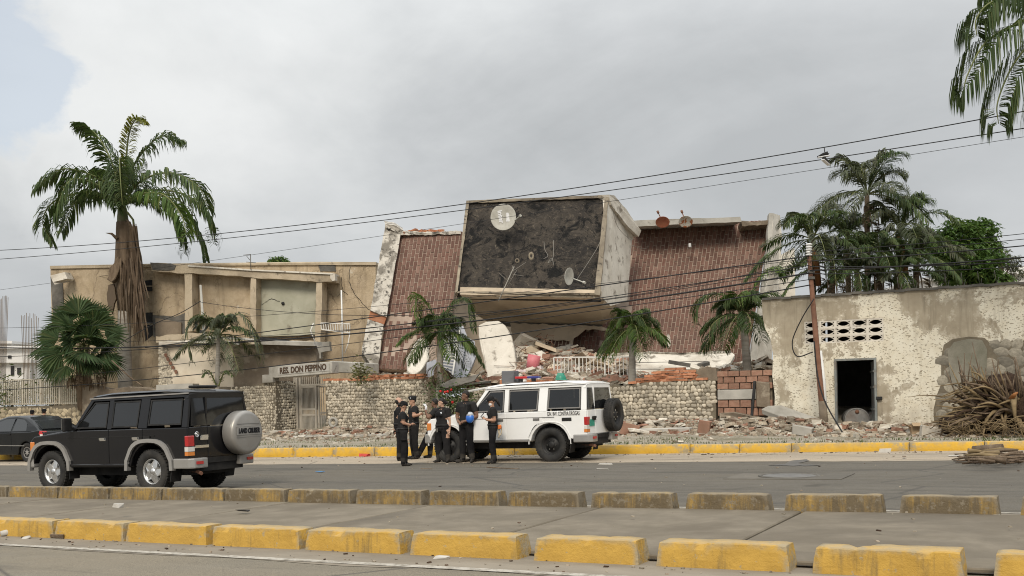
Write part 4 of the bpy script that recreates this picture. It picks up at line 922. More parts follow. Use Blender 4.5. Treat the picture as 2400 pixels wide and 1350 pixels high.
for i in range(15): put('slat', MB().bar(sh_pt(0, (i + .5) / 15), sh_pt(1, (i + .5) / 15), .035), 'white_paint_metal', sh)
put('metal_sheet', slab(jag([(1072, 800, 40.2), (1095, 790, 40.3), (1113, 800, 40.3), (1115, 835, 39.8), (1095, 880, 39.2), (1078, 905, 38.9), (1062, 900, 39.0)], 14, .8, 36), .2), 'grey_blue_sheet', label='crumpled grey sheet panel right of the slatted shutter', cat='sheet')
put('metal_sheet', slab(jag([(1000, 850, 39.4), (1022, 842, 39.4), (1026, 905, 38.8), (997, 905, 38.8)], 12, .8, 37), .12), 'grey_blue_sheet', label='grey lilac sheet panel left of the middle palm trunk', cat='sheet')
fw = thing('fallen_wall', D(1580, 880, 39.5), 'long white boarded wall lying flat in front of the red tiles', 'wall fragment')
fo = [(1428, 838, 40.4), (1450, 827, 41.2), (1530, 826, 41.0), (1598, 830, 40.6), (1712, 823, 40.4), (1722, 832, 40.2), (1712, 850, 39.6), (1690, 862, 39.0), (1660, 895, 38.0), (1430, 905, 38.8)]
put('panel', slab(jag(fo, 14, 1.0, 38), .15), 'white_render', fw)
put('top_edge', slab(jag([(1446, 828, 41.0), (1530, 824, 40.9), (1598, 827, 40.5), (1714, 821, 40.3), (1714, 826, 40.3), (1598, 832, 40.5), (1530, 829, 40.9), (1448, 833, 41.0)], 10, 1.0, 39), .3), 'moldy_white', fw)
for k, (y0, y1) in enumerate(((850, 846), (864, 866), (878, 884))): put('board_gap', slab([(1440, y0, 39.55 - k * .3), (1660, y1, 39.0 - k * .3), (1660, y1 + 1.4, 39.0 - k * .3), (1440, y0 + 1.4, 39.55 - k * .3)], .05), 'concrete_dark', fw)
# rail in front
rl = thing('yard_railing', D(1370, 895, 37.2), 'white metal railing standing in the rubble behind the white car', 'railing')
a, b = D(1298, 838, 37.4), D(1478, 836, 36.6)
put('rail', MB().bar(a, b, .05), 'white_paint_metal', rl)
for i in range(22):
    t = i / 21; p = a.lerp(b, t); put('bar', MB().bar(p, p - Vector((0, 0, 1.0 + .55 * min(1, t * 1.5)))if i % 7 else p - Vector((0, 0, 1.6)), .024 if i % 7 else .045), 'white_paint_metal', rl)
put('burnt_beam', MB().bar(D(1568, 848, 38.4), D(1640, 860, 37.8), .14), 'concrete_dark', label='charred timber beam lying on the fallen white wall', cat='beam', bevel=.01)
put('burnt_beam', MB().bar(D(1640, 858, 37.6), D(1658, 853, 38.4), .2), 'concrete_dark', label='short charred log end beside the long timber beam', cat='beam', bevel=.02)
put('rubble_slab', slab(jag([(1762, 858, 38.6), (1775, 838, 39.2), (1800, 836, 39.4), (1812, 850, 39.0), (1812, 880, 38.2), (1768, 880, 38.2)], 10, 1.2, 44), .6), 'concrete_old', label='grey concrete lump beside the tall palm near the peeling building', cat='concrete lump', bevel=.04)
put('rubble_slab', slab(jag([(1440, 872, 37.8), (1482, 858, 37.6), (1488, 868, 37.2), (1446, 884, 37.2)], 10, .8, 45), .4), 'concrete_old', label='pale concrete piece lying behind the railing by the right palm', cat='concrete lump', bevel=.03)
for k, (q, lab) in enumerate((([(1222, 822), (1245, 810), (1272, 826), (1262, 836), (1228, 834)], 'flat beige slab on top of the rubble under the soffit'), ([(1212, 850), (1230, 838), (1236, 868), (1222, 880), (1212, 872)], 'upright beige shard right of the big white panel'), ([(1268, 838), (1296, 835), (1300, 856), (1270, 852)], 'beige broken plate left of the white plaster piece'), ([(1238, 846), (1262, 836), (1268, 862), (1248, 872)], 'tilted plaster shard in the middle of the rubble'))):
    put('rubble_slab', slab(jag([(x, y, 41.5) for x, y in q], 7, .9, 50 + k), .25), 'soffit_render', label=lab, cat='rubble slab')

# rubble mound filling the yard
M('rubble_mix', (.26, .22, .165), (.37, .32, .25), (.18, .12, .085), 6, .95, .6, 25, .03, var=.35, s3=3, lo3=.5, hi3=.62)
M('rubble_white', (.42, .385, .32), (.52, .48, .41), None, 5, .95, .4, 25, .02, var=.3)
M('rubble_red', (.25, .135, .095), (.33, .19, .135), None, 5, .95, .4, 25, .02, var=.3)
BIG = [(1196, 846, .9, .5), (1216, 828, .8, .9), (1240, 812, 1.1, .4), (1262, 806, .8, .6), (1285, 816, 1.0, .5), (1205, 870, .7, .7), (1255, 850, .9, .4), (1290, 858, .8, .5), (1320, 862, .9, .3), (1350, 846, .8, .5), (1375, 850, 1.0, .4), (1400, 856, .8, .4), (1420, 846, .9, .5), (1230, 882, .8, .4), (1310, 884, .9, .3), (1390, 880, .8, .4), (1060, 900, .7, .4), (1115, 892, .8, .4), (1180, 898, .7, .4), (960, 884, .7, .4)]
def heap(name, px0, px1, top, bot, v0, v1, n, seed, size=(.12, .5), flat=.5, red=.25, mats=('rubble_mix', 'rubble_white', 'rubble_red'), lab=None):
    rng = random.Random(seed); base = MB(); nx, ny = int((px1 - px0) / 14) + 2, 7
    def P(px, t):
        py = bot(px) + (top(px) - bot(px)) * t; q = PV(px, py, v0 + (v1 - v0) * t); q.z += .12 * noise.noise((q.x * 1.3, q.y * 1.3, seed)) * (t > 0); return q
    for i in range(nx):
        for j in range(ny): base.v.append(P(px0 + (px1 - px0) * i / (nx - 1), j / (ny - 1)))
        q = base.v[-1].copy(); 
    for i in range(nx - 1):
        for j in range(ny - 1): a = i * ny + j; base.f.append([a, a + ny, a + ny + 1, a + 1]); base.m.append(0); base.s.append(True)
    for k in range(n):
        t = rng.random() ** 1.3; px = rng.uniform(px0, px1); q = P(px, t); s = rng.uniform(*size) * rng.choice((.5, .7, 1, 1)); r = rng.random()
        rot = Matrix.Rotation(rng.uniform(0, 6.3), 3, 'Z') @ Matrix.Rotation(rng.uniform(-.6, .6), 3, 'X') @ Matrix.Rotation(rng.uniform(-.6, .6), 3, 'Y')
        base.rock(q + Vector((0, -.05, .06)), (s, s * rng.uniform(.5, 1), s * rng.uniform(.2, .6) * flat * 1.5), rot, .3, 2 if r < red else 1 if r < red + .3 else 0, rng)
    return put(name, base, list(mats), kind='stuff', label=lab)
heap('rubble', 1188, 1480, lin([(1188, 850), (1230, 806), (1300, 815), (1400, 830), (1480, 842)]), lambda x: 905, 32.2, 38.2, 620, 61, lab='broken masonry heaped under the overhang')
heap('rubble', 880, 1190, lin([(880, 868), (960, 872), (1050, 880), (1190, 872)]), lambda x: 905, 32.0, 36.0, 240, 62, red=.35, lab='broken bricks and plaster behind the pebble wall')
heap('rubble', 1480, 1812, lin([(1480, 880), (1600, 878), (1700, 858), (1760, 850), (1812, 848)]), lambda x: 905, 32.0, 36.5, 320, 63, red=.1, lab='broken plaster between fallen wall and peeling building')

brk = random.Random(91)
mbg = MB()
for (x, y, w_, h_) in BIG:
    c_ = PV(x, y, 33.2 + (905 - y) / 100.0 * 4.6); rot = Matrix.Rotation(brk.uniform(0, 3), 3, 'Z') @ Matrix.Rotation(brk.uniform(-.9, .9), 3, 'X') @ Matrix.Rotation(brk.uniform(-.7, .7), 3, 'Y')
    mbg.rock(c_, (w_, w_ * brk.uniform(.6, .9), brk.uniform(.08, .16)), rot, .3, brk.choice((0, 0, 1)), brk)
    for k in range(2): a_ = c_ + Vector((brk.uniform(-.4, .4), 0, .05)); mbg.tube([a_, a_ + Vector((brk.uniform(-.4, .4), -.2, brk.uniform(.1, .5))), a_ + Vector((brk.uniform(-.7, .7), -.3, brk.uniform(-.1, .5)))], .012, 4, 2)
put('broken_slabs', mbg, ['soffit_render', 'white_render', 'rust'], kind='stuff', label='larger broken slabs and bent bars in the rubble')
# ================================================================= VEHICLES
def car_paint(name, c, rough=.28, coat=.6, spec=.5, dust=.12):
    m, t = newmat(name); o = t.coord(); d = t.ramp(t.noise(o, 2.2, 6, .6), [(.4, 0.0), (.75, dust)])
    zz = t.sep(t.n('ShaderNodeTexCoord').outputs['Object'])[2]
    d = t.math('ADD', d, t.ramp(zz, [(.35, dust * 1.3), (.8, 0.0)]), clamp=True)       # road dust low on the body
    finish(t, t.mix(d, c, (.36, .32, .26)), t.math('MULTIPLY_ADD', d, 1.2, rough), None, spec=spec, coat=coat)
car_paint('paint_black', (.007, .007, .0085), .20, .22, .32, .006); car_paint('paint_white', (.80, .80, .785), .35, .4, .45, .10); car_paint('paint_sedan', (.007, .008, .009), .20, .2, .3, .01)
M('silver_paint', (.31, .30, .285), (.35, .34, .32), (.27, .25, .22), 3, .38, .05, 20, .003, metal=.35, spec=.5)
M('grey_plastic', (.17, .165, .155), (.21, .20, .19), None, 3, .6, .1)
M('tyre_rubber', (.022, .022, .022), (.035, .034, .032), (.06, .055, .048), 5, .85, .5, 45, .008, s3=2, lo3=.5, hi3=.75)
M('alloy', (.62, .62, .61), (.70, .70, .69), None, 4, .25, 0, metal=.8, spec=.5)
M('steel_black', (.012, .012, .012), (.025, .024, .023), None, 4, .5, .1)
M('underbody', (.015, .015, .015), (.03, .028, .026), None, 4, .9, .2)
M('chrome', (.7, .7, .7), None, None, 3, .12, 0, metal=1.0)
M('red_lens', (.45, .02, .02), (.36, .012, .015), None, 9, .2, 0, spec=.5, coat=.5)
M('amber_lens', (.60, .20, .04), None, None, 3, .2, 0, spec=.5, coat=.5)
M('clear_lens', (.62, .60, .56), None, None, 3, .2, 0, spec=.5, coat=.5)
M('plate_green', (.03, .22, .16), (.05, .28, .2), None, 12, .5, .0)
M('seat_dark', (.03, .03, .032), None, None, 3, .9, 0)
M('ink', (.012, .012, .014), None, None, 3, .5, 0)
def glass(name, tint, gl=.25):
    m, t = newmat(name); tr = t.n('ShaderNodeBsdfTransparent', {'Color': tint}); g = t.n('ShaderNodeBsdfGlossy', {'Color': (.9, .92, .95), 'Roughness': .03})
    dk = t.n('ShaderNodeBsdfDiffuse', {'Color': (.03, .032, .034)}); f = t.n('ShaderNodeFresnel', {'IOR': 1.5}).outputs[0]
    a = t.n('ShaderNodeMixShader', {'Fac': .35}); t.t.links.new(tr.outputs[0], a.inputs[1]); t.t.links.new(dk.outputs[0], a.inputs[2])
    b = t.n('ShaderNodeMixShader', {'Fac': t.math('MULTIPLY', f, 1.4, clamp=True)}); t.t.links.new(a.outputs[0], b.inputs[1]); t.t.links.new(g.outputs[0], b.inputs[2])
    t.t.links.new(b.outputs[0], t.n('ShaderNodeOutputMaterial').inputs[0])
glass('glass_dark', (.05, .052, .055, 1)); glass('glass_light', (.32, .33, .33, 1))

def arc(cx, cz, r, a0, a1, n): return [(cx + r * math.cos(R(a0 + (a1 - a0) * i / n)), cz + r * math.sin(R(a0 + (a1 - a0) * i / n))) for i in range(n + 1)]
def sqarc(cx, a, b, n):                # flattened arch, feet at sill height
    out = []
    for i in range(n + 1):
        t = math.pi * i / n; c, s_ = math.cos(t), math.sin(t); out.append((cx + a * math.copysign(abs(c) ** .72, c) * (1.06 if s_ < .3 else 1), .46 + (b - .02) * s_ ** .8 - .02 * (s_ < .05)))
    return out
def make_wheel(par, x, y, r, wd, side, rim, name='wheel', axis='y'):
    """wheel = Empty with tyre and rim children; side = +1 outer face to +y"""
    w = thing(name, (x, y, r)); w.parent = par
    rot = (Matrix.Rotation(R(-90 * side), 4, 'X') if axis == 'y' else Matrix.Rotation(R(-90), 4, 'Y'))      # local z = outwards
    h = wd / 2; rr = r * .60
    put('tyre', MB().lathe([(rr, -h * .8), (r * .80, -h), (r * .93, -h * .96), (r * .985, -h * .8), (r, -h * .45), (r, h * .45), (r * .985, h * .8), (r * .93, h * .96), (r * .80, h), (rr * 1.03, h * .85), (rr, h * .7)], 36, rot), 'tyre_rubber', w, local=True)
    mb = MB()                                                # tread blocks
    for k in range(40):
        a = 2 * math.pi * k / 40
        for zz in (-h * .62, 0, h * .62): mb.box(Matrix.Rotation(a + (.08 if zz == 0 else 0), 4, 'Z') @ Vector((r * .995, 0, zz)), (.024, r * .10, h * .42), Matrix.Rotation(a + (.08 if zz == 0 else 0), 3, 'Z'))
    put('tread', mb.xform(rot), 'tyre_rubber', w, local=True)
    if rim == 'alloy':
        rm = MB().lathe([(rr, h * .7), (rr * .97, h * .80), (rr * .90, h * .55), (rr * .88, -h * .3)], 30, rot); o = put('rim', rm, 'alloy', w, local=True)
        put('rim_well', MB().lathe([(rr * .9, -h * .1), (0, -h * .1)], 24, rot), 'steel_black', o, local=True)
        sp = MB()
        for k in range(5):
            a = 2 * math.pi * k / 5 + .3; q = [(-.055, .0), (-.085, rr * .5), (-.045, rr * .93), (.045, rr * .93), (.085, rr * .5), (.055, .0)]
            sp.prism([Matrix.Rotation(a, 4, 'Z') @ Vector((p[0], p[1], h * .62 - (.02 if p[1] > rr * .8 else 0))) for p in q], (0, 0, -.05))
        put('spokes', sp.xform(rot), 'alloy', o, local=True); put('hub', MB().lathe([(0, h * .78), (.05, h * .78), (.07, h * .6)], 12, rot), 'alloy', o, local=True)
    elif rim == 'hub':
        o = put('hubcap', MB().lathe([(rr, h * .8), (rr * .95, h * .72), (rr * .4, h * .80), (0, h * .86)], 28, rot), 'silver_paint', w, local=True); sp = MB()
        for k in range(8):
            a = 2 * math.pi * k / 8; sp.prism([Matrix.Rotation(a, 4, 'Z') @ Vector((p[0], p[1], h * .80)) for p in ((-.012, rr * .35), (-.05, rr * .82), (.05, rr * .82), (.012, rr * .35))], (0, 0, .012))
        put('hubcap_hole', sp.xform(rot), 'steel_black', o, local=True)
    else:
        o = put('rim', MB().lathe([(rr, h * .7), (rr * .96, h * .72), (rr * .90, h * .1), (rr * .72, h * .0), (rr * .62, h * .25), (rr * .38, h * .28), (rr * .34, h * .5), (rr * .2, h * .62), (0, h * .62)], 30, rot), 'steel_black', w, local=True)
        lg = MB()
        for k in range(6): lg.box(Matrix.Rotation(k * 1.047, 4, 'Z') @ Vector((rr * .47, 0, h * .3)), (.03, .03, .03))
        put('lug_nuts', lg.xform(rot), 'chrome', o, local=True, kind='stuff')
    return w
def suv(root, wb, paint, bump, flare, rim, glassm, spare, hasrack=False):
    BZ, WT, RZ = 1.24, 1.80, 1.93; XR = -1.0; XC = wb - .70; XT = wb - 1.16; HW = .83
    hw = lambda z: HW if z <= BZ else HW - (z - BZ) * .19
    body = [(XR, .62), (XR, BZ), (XC, BZ), (wb + .48, 1.13), (wb + .58, 1.05), (wb + .60, .60), (wb + .56, .54)] + arc(wb, .42, .53, 12, 168, 10) + [(wb - .54, .50), (.56, .50)] + arc(0, .42, .53, 12, 168, 10) + [(-.62, .56)]
    L = lambda mb, nm, mt, p=root, **k: put(nm, mb, mt, p, local=True, **k)
    L(MB().prism([Vector((x, -HW, z)) for x, z in body], (0, 2 * HW, 0)), 'body', paint, bevel=.035, segs=2)
    L(MB().box((wb / 2 - .2, 0, .44), (wb + 1.2, 1.1, .22)).box((0, 0, .42), (.14, 1.3, .14)).box((wb, 0, .42), (.14, 1.3, .14)).box((-.8, 0, .5), (.4, 1.2, .2)), 'chassis', 'underbody')
    [L(MB().box((q_, 0, .62), (1.0, 1.3, .42)), 'wheel_well', 'underbody') for q_ in (0, wb)]
    # hood and wing line
    L(MB().prism([Vector((XC + .02, -.62, BZ + .002)), Vector((wb + .46, -.56, 1.137)), Vector((wb + .50, -.52, 1.10)), Vector((wb + .50, .52, 1.10)), Vector((wb + .46, .56, 1.137)), Vector((XC + .02, .62, BZ + .002))], (0, 0, .045)), 'hood', paint, bevel=.02)
    # greenhouse: pillars, rails and roof round real openings
    def S(x, z, sg, off=0.0): return Vector((x, sg * (hw(z) + off), z))
    pill = [[(XC + .0, BZ), (XC - .09, BZ), (XT - .09, WT + .02), (XT + .02, WT + .02)], [(wb - 1.70, BZ), (wb - 1.82, BZ), (wb - 1.82, WT + .02), (wb - 1.70, WT + .02)], [(.30, BZ), (.06, BZ), (.04, WT + .02), (.28, WT + .02)], [(XR + .14, BZ), (XR, BZ), (XR + .03, WT + .02), (XR + .15, WT + .02)]]
    gh = MB()
    for sg in (-1, 1):
        for q in pill: gh.prism([S(x, z, sg) for x, z in q], (0, -sg * .06, 0))
        gh.prism([S(x, z, sg) for x, z in ((XT + .04, WT), (XR + .03, WT), (XR + .05, RZ - .03), (XT - .05, RZ - .03))], (0, -sg * .08, 0))
    L(gh, 'pillars', paint, bevel=.008)
    fr = lambda x0, z0, x1, z1, y: [Vector((x0, -y(z0), z0)), Vector((x0, y(z0), z0)), Vector((x1, y(z1), z1)), Vector((x1, -y(z1), z1))]
    rpts = [(XR + .02, RZ - .05), (XR + .10, RZ), (XR + .6, RZ + .045), (XT - .6, RZ + .04), (XT - .12, RZ), (XT + .03, RZ - .07)]
    rm = MB(); cols = [-1.0, -.93, -.6, 0, .6, .93, 1.0]
    for x, z in rpts:
        for c in cols: rm.v.append(Vector((x, c * (hw(RZ) + .025), z - (.045 if abs(c) == 1 else .015 if abs(c) > .9 else 0))))
    for i in range(len(rpts) - 1):
        for j in range(6): rm.f.append([i * 7 + j, i * 7 + j + 1, i * 7 + j + 8, i * 7 + j + 7]); rm.m.append(0); rm.s.append(True)
    rm.box(((XR + XT) / 2, 0, RZ - .07), (XT - XR - .12, 2 * hw(RZ) - .02, .05)); rf = L(rm, 'roof', paint)
    for sg in (-1, 1): L(MB().bar(Vector((XR + .03, sg * (hw(RZ) + .03), RZ - .055)), Vector((XT + .02, sg * (hw(RZ) + .03), RZ - .075)), .03, .025), 'rain_gutter', 'silver_paint' if paint == 'paint_black' else paint, rf)
    def pane(nm, q, par, sg, mt=None, inset=.028, rub=True):
        c = Vector((sum(p[0] for p in q) / len(q), sum(p[1] for p in q) / len(q)))
        if rub:
            mb = MB(); out = [S(x, z, sg, .006) for x, z in q]; inn = [S(x + (c.x - x) / max(.3, abs(c.x - x) * 2 + .0) * inset * 2, z + (c.y - z) / max(.1, abs(c.y - z)) * inset, sg, .006) for x, z in q]
            for i in range(len(q)): j = (i + 1) % len(q); mb.prism([out[i], out[j], inn[j], inn[i]], (0, -sg * .02, 0))
        w = L(MB().prism([S(x, z, sg, -.004) for x, z in q], (0, -sg * .012, 0)), nm, mt or glassm, par)
        if rub: put('window_frame', mb, 'steel_black' if paint == 'paint_black' else 'grey_plastic', w, local=True)
        return w
    P = .012
    for sg in (1, -1):
        # doors sit proud of the body so that their gaps show
        d1 = [(XC - .02, .56), (XC - .02, BZ - .01), (wb - 1.755, BZ - .01), (wb - 1.755, .56)]
        d2 = [(wb - 1.77, .56), (wb - 1.77, BZ - .01), (.17, BZ - .01), (.17, .98), (.30, .93), (.46, .78), (.56, .60), (.58, .56)]
        for d, win, hx in ((d1, [(XC - .11, BZ + .03), (XT - .12, WT - .02), (wb - 1.69, WT - .02), (wb - 1.69, BZ + .03)], wb - 1.60), (d2, [(wb - 1.83, BZ + .03), (wb - 1.83, WT - .02), (.29, WT - .02), (.31, BZ + .03)], .34)):
            dr = L(MB().prism([Vector((x, sg * (HW + P), z)) for x, z in d], (0, -sg * .03, 0)), 'door', paint, bevel=.008)
            pane('window', win, dr, sg)
            L(MB().box((hx, sg * (HW + .03), 1.06), (.15, .03, .035)).box((hx, sg * (HW + .016), 1.05), (.17, .012, .06)), 'door_handle', 'chrome' if paint == 'paint_black' else 'grey_plastic', dr)
        pane('quarter_window', [(.03, BZ + .05), (.01, WT - .02), (XR + .17, WT - .02), (XR + .15, BZ + .05)], root, sg, None if paint == 'paint_black' else 'glass_light')
        L(MB().box((wb / 2 - .35, sg * (HW + .012), 1.095), (wb - .4, .012, .012)), 'side_moulding', 'steel_black' if paint == 'paint_black' else 'grey_plastic')
        L(MB().box((wb / 2, sg * (HW - .0), .545), (wb - 1.1, .06, .05)), 'side_step', paint if paint == 'paint_black' else 'silver_paint', bevel=.01)
        # wing mirror
        mr = L(MB().box((XC - .06, sg * (HW + .17), BZ + .12), (.09, .19, .27)), 'mirror', 'steel_black', bevel=.025, segs=2)
        L(MB().bar(Vector((XC - .05, sg * (HW - .02), BZ + .02)), Vector((XC - .05, sg * (HW + .13), BZ + .03)), .05), 'mirror_arm', 'steel_black', mr)
        if sg == 1 and paint == 'paint_black': L(MB().box((XC - .0, sg * (HW + .17), BZ + .13), (.03, .15, .22)), 'mirror_cap', 'chrome', mr, bevel=.01)
        # lamps
        tl = L(MB().box((XR + .02, sg * (HW - .075), .98), (.09, .17, .20)), 'tail_lamp', 'red_lens', bevel=.012)
        L(MB().box((XR + .022, sg * (HW - .075), .83), (.085, .168, .085)), 'reversing_lens', 'clear_lens', tl); L(MB().box((XR + .024, sg * (HW - .075), .745), (.08, .168, .07)), 'indicator_lens', 'amber_lens', tl)
        hl = L(MB().box((wb + .575, sg * .58, .92), (.08, .30, .22)), 'headlight', 'clear_lens', bevel=.02)
        L(MB().box((wb + .53, sg * (HW - .05), .93), (.14, .12, .20)), 'corner_lamp', 'amber_lens', hl, bevel=.015)
        if flare:
            for cx in (0, wb):
                o_, i_ = sqarc(cx, .605, .605, 14), sqarc(cx, .535, .535, 14); f = MB()
                for k in range(14):
                    f.prism([Vector((p[0], sg * (HW + .055), p[1])) for p in (o_[k], o_[k + 1], i_[k + 1], i_[k])], (0, -sg * .10, 0))
                L(f, 'wheel_flare', 'silver_paint')
        else:
            for cx in (0, wb):
                o_, i_ = sqarc(cx, .548, .548, 14), sqarc(cx, .53, .53, 14); f = MB()
                for k in range(14): f.prism([Vector((p[0], sg * (HW + .012), p[1])) for p in (o_[k], o_[k + 1], i_[k + 1], i_[k])], (0, -sg * .05, 0))
                L(f, 'wheel_flare', paint)
        L(MB().box((-.56, sg * .70, .40), (.02, .26, .36), Matrix.Rotation(R(-12), 3, 'Y')), 'mud_flap', 'underbody'); L(MB().box((wb - .56, sg * .70, .42), (.02, .24, .3)), 'mud_flap', 'underbody')
        # rear bumper halves
        L(MB().prism([Vector((x, sg * y, .47)) for x, y in ((XR - .10, .42), (XR - .13, .60), (XR - .12, HW - .06), (XR - .04, HW + .03), (XR + .35, HW + .035), (XR + .35, HW - .03), (XR + .02, HW - .08), (XR + .02, .42))], (0, 0, .19)), 'rear_bumper', bump, bevel=.025, segs=2)
        L(MB().box((XR - .135, sg * .66, .575), (.02, .16, .055)), 'bumper_lamp', 'red_lens')
    L(MB().prism([Vector((x, y, .50)) for x, y in ((wb + .56, HW + .03), (wb + .72, HW - .06), (wb + .78, .5), (wb + .78, -.5), (wb + .72, -HW + .06), (wb + .56, -HW - .03), (wb + .50, -HW), (wb + .50, HW))], (0, 0, .24)), 'front_bumper', bump, bevel=.03, segs=2)
    L(MB().box((wb + .60, 0, .90), (.03, 1.5, .26)), 'grille', 'steel_black'); L(MB().box((XR + .0, 0, .60), (.06, .84, .10)), 'tow_bar', 'underbody')
    ws = [Vector((XC + .0, -.72, BZ + .02)), Vector((XC + .0, .72, BZ + .02)), Vector((XT + .02, .66, WT + .04)), Vector((XT + .02, -.66, WT + .04))]
    L(MB().prism(ws, (.012, 0, .006)), 'windscreen', glassm)
    # rear: two doors, narrow left and wide right, with their windows
    def rear(y0, y1, nm):
        d = L(MB().prism([Vector((XR - P, y, z)) for y, z in ((y0, .66), (y1, .66), (y1, BZ), (y0, BZ))], (.03, 0, 0)), nm, paint, bevel=.008)
        a, b = (y0 * .94 if abs(y0) > .7 else y0), (y1 * .94 if abs(y1) > .7 else y1); k = .90
        L(MB().prism([Vector((XR - .005, a, BZ + .02)), Vector((XR - .005, b, BZ + .02)), Vector((XR + .035, b * k if abs(b) > .6 else b, WT - .01)), Vector((XR + .035, a * k if abs(a) > .6 else a, WT - .01))], (.012, 0, 0)), 'window', glassm, d)
        return d
    ra = rear(.78, .335, 'rear_door'); rb = rear(.32, -.78, 'rear_door')
    g2 = MB(); g2.prism([Vector((XR, y, z)) for y, z in ((.345, BZ), (.31, BZ), (.31, WT), (.345, WT))], (.05, 0, 0)); g2.prism([Vector((XR + .03, y, z)) for y, z in ((-.74, WT - .02), (.74, WT - .02), (.70, RZ - .03), (-.70, RZ - .03))], (.06, 0, 0)); L(g2, 'rear_frame', paint)
    L(MB().box((XR - .04, .44, 1.06), (.04, .17, .05)).box((XR - .03, .44, 1.03), (.02, .20, .08)), 'door_handle', 'chrome' if paint == 'paint_black' else 'steel_black', ra)
    # seats
    for sx in (wb - 1.55, .35):
        for sy in (-.38, .38): s1 = L(MB().box((sx, sy, 1.22), (.14, .46, .5)), 'seat', 'seat_dark', bevel=.03); L(MB().box((sx, sy, 1.54), (.09, .24, .16)), 'headrest', 'seat_dark', s1, bevel=.03)
    L(MB().tube([Vector((XC - .32, .38 + .18 * math.cos(a), 1.28 + .18 * math.sin(a))) for a in [k * .524 for k in range(13)]], .018, 6), 'steering_wheel', 'seat_dark')
    for x, y, sg in ((0, .68, 1), (0, -.68, -1), (wb, .68, 1), (wb, -.68, -1)): make_wheel(root, x, y, .415, .27, sg, rim)
    L(MB().tube([Vector((-.2, .45, .42)), Vector((-.9, .55, .42)), Vector((XR - .12, .62, .37))], .035, 8), 'exhaust_pipe', 'rust')
    sw = make_wheel(root, XR - .17, -.44, .40, .25, 1, 'steel' if spare == 'bare' else 'steel', 'spare_wheel', axis='x'); sw.location.z = 1.09
    L(MB().box((XR - .05, -.44, 1.09), (.12, .2, .2)), 'spare_carrier', 'steel_black')
    if spare == 'cover':
        ro = Matrix.Rotation(R(-90), 4, 'Y'); cv = put('spare_cover', MB().lathe([(.41, -.135), (.425, -.12), (.425, .09), (.41, .13), (.37, .15), (.35, .155), (0, .17)], 40, ro), 'silver_paint', sw, local=True)
        for z in (.17, -.09): put('cover_groove', MB().box((-.162, 0, z), (.012, .70 - abs(z) * .5, .010)), 'grey_plastic', sw, local=True)
        put('cover_band', MB().box((-.163, 0, .03), (.012, .67, .17)), 'grey_plastic', sw, local=True); put('cover_band', MB().box((-.165, 0, .03), (.014, .66, .15)), 'silver_paint', sw, local=True)
        tm = text_mb('LAND CRUISER', .16, .004, .006, 1.0, .15); wd = max(v.x for v in tm.v) - min(v.x for v in tm.v); tm.xform(Matrix.Diagonal((.58 / wd, .85, 1, 1)))
        on_plane(tm, Vector((-.178, 0, .03)), (0, -1, 0), (0, 0, 1)); put('lettering', tm, 'ink', sw, local=True, label='black slanted letters LAND CRUISER')
    return L, XR, HW, BZ, RZ, XT

ub = UG(362, 13.95) + .10; wbB = min(3.0, UG(362, 13.95) - UG(130, 13.95))
bk = thing('dark_suv', (ub, 14.60, road_z(ub)), 'black four wheel drive with silver wheel flares and covered spare wheel', 'car', rotz=math.pi)
bk.rotation_euler = (0, math.atan(GRADE), math.pi)
L, XR, HW, BZ, RZ, XT = suv(bk, wbB, 'paint_black', 'silver_paint', True, 'alloy', 'glass_dark', 'cover')
L(MB().box((XR + .30, .1, RZ + .075), (.22, .55, .05)), 'roof_antenna', 'steel_black', bk, bevel=.015)
L(MB().box((.05, HW + .014, 1.05), (.17, .012, .10)), 'fuel_flap', 'steel_black', bk)
for y, s_ in ((.62, .9), (.56, .6)):
    pass
L(MB().lathe([(.055, 0), (.055, .01), (.04, .012), (.04, .0)], 16, Matrix.Translation((XR - .014, .60, 1.10)) @ Matrix.Rotation(R(-90), 4, 'Y')).lathe([(.028, 0), (.028, .012), (.018, .012), (.018, 0)], 12, Matrix.Translation((XR - .014, .60, 1.10)) @ Matrix.Rotation(R(-90), 4, 'Y')), 'emblem', 'chrome', bk)
L(MB().box((XR - .03, .50, .87), (.02, .34, .05)), 'number_plate_lamp', 'chrome', bk)

uw = UG(1302, 22.6); wbW = min(2.95, uw - UG(1059, 22.6))
wc = thing('white_suv', (uw, 23.15, road_z(uw)), 'white four wheel drive lettered DIV. INV. CONTRA DROGAS with bare spare wheel', 'car', rotz=math.pi)
wc.rotation_euler = (0, math.atan(GRADE), math.pi)
L, XR, HW, BZ, RZ, XT = suv(wc, wbW, 'paint_white', 'silver_paint', False, 'steel', 'glass_dark', 'bare')
tm = text_mb('DIV. INV. CONTRA DROGAS', .145, .003, .0); wd = max(v.x for v in tm.v) - min(v.x for v in tm.v); tm.xform(Matrix.Diagonal((.86 / wd, 1, 1, 1)))
on_plane(tm, Vector((-.40, HW + .008, BZ - .072)), (-1, 0, 0), (0, 0, 1)); put('lettering', tm, 'ink', wc, local=True, label='black letters DIV. INV. CONTRA DROGAS')
L(MB().box((-.48, HW + .006, 1.03), (.26, .012, .085)), 'fuel_flap', 'steel_black', wc, bevel=.01)
L(MB().box((XR - .02, .56, .93), (.012, .30, .16)), 'number_plate', 'plate_green', wc)
L(MB().bar(Vector((XT - .55, -.72, RZ + .055)), Vector((XT - .55, .72, RZ + .055)), .035, .03), 'roof_strap', 'grey_plastic', wc)
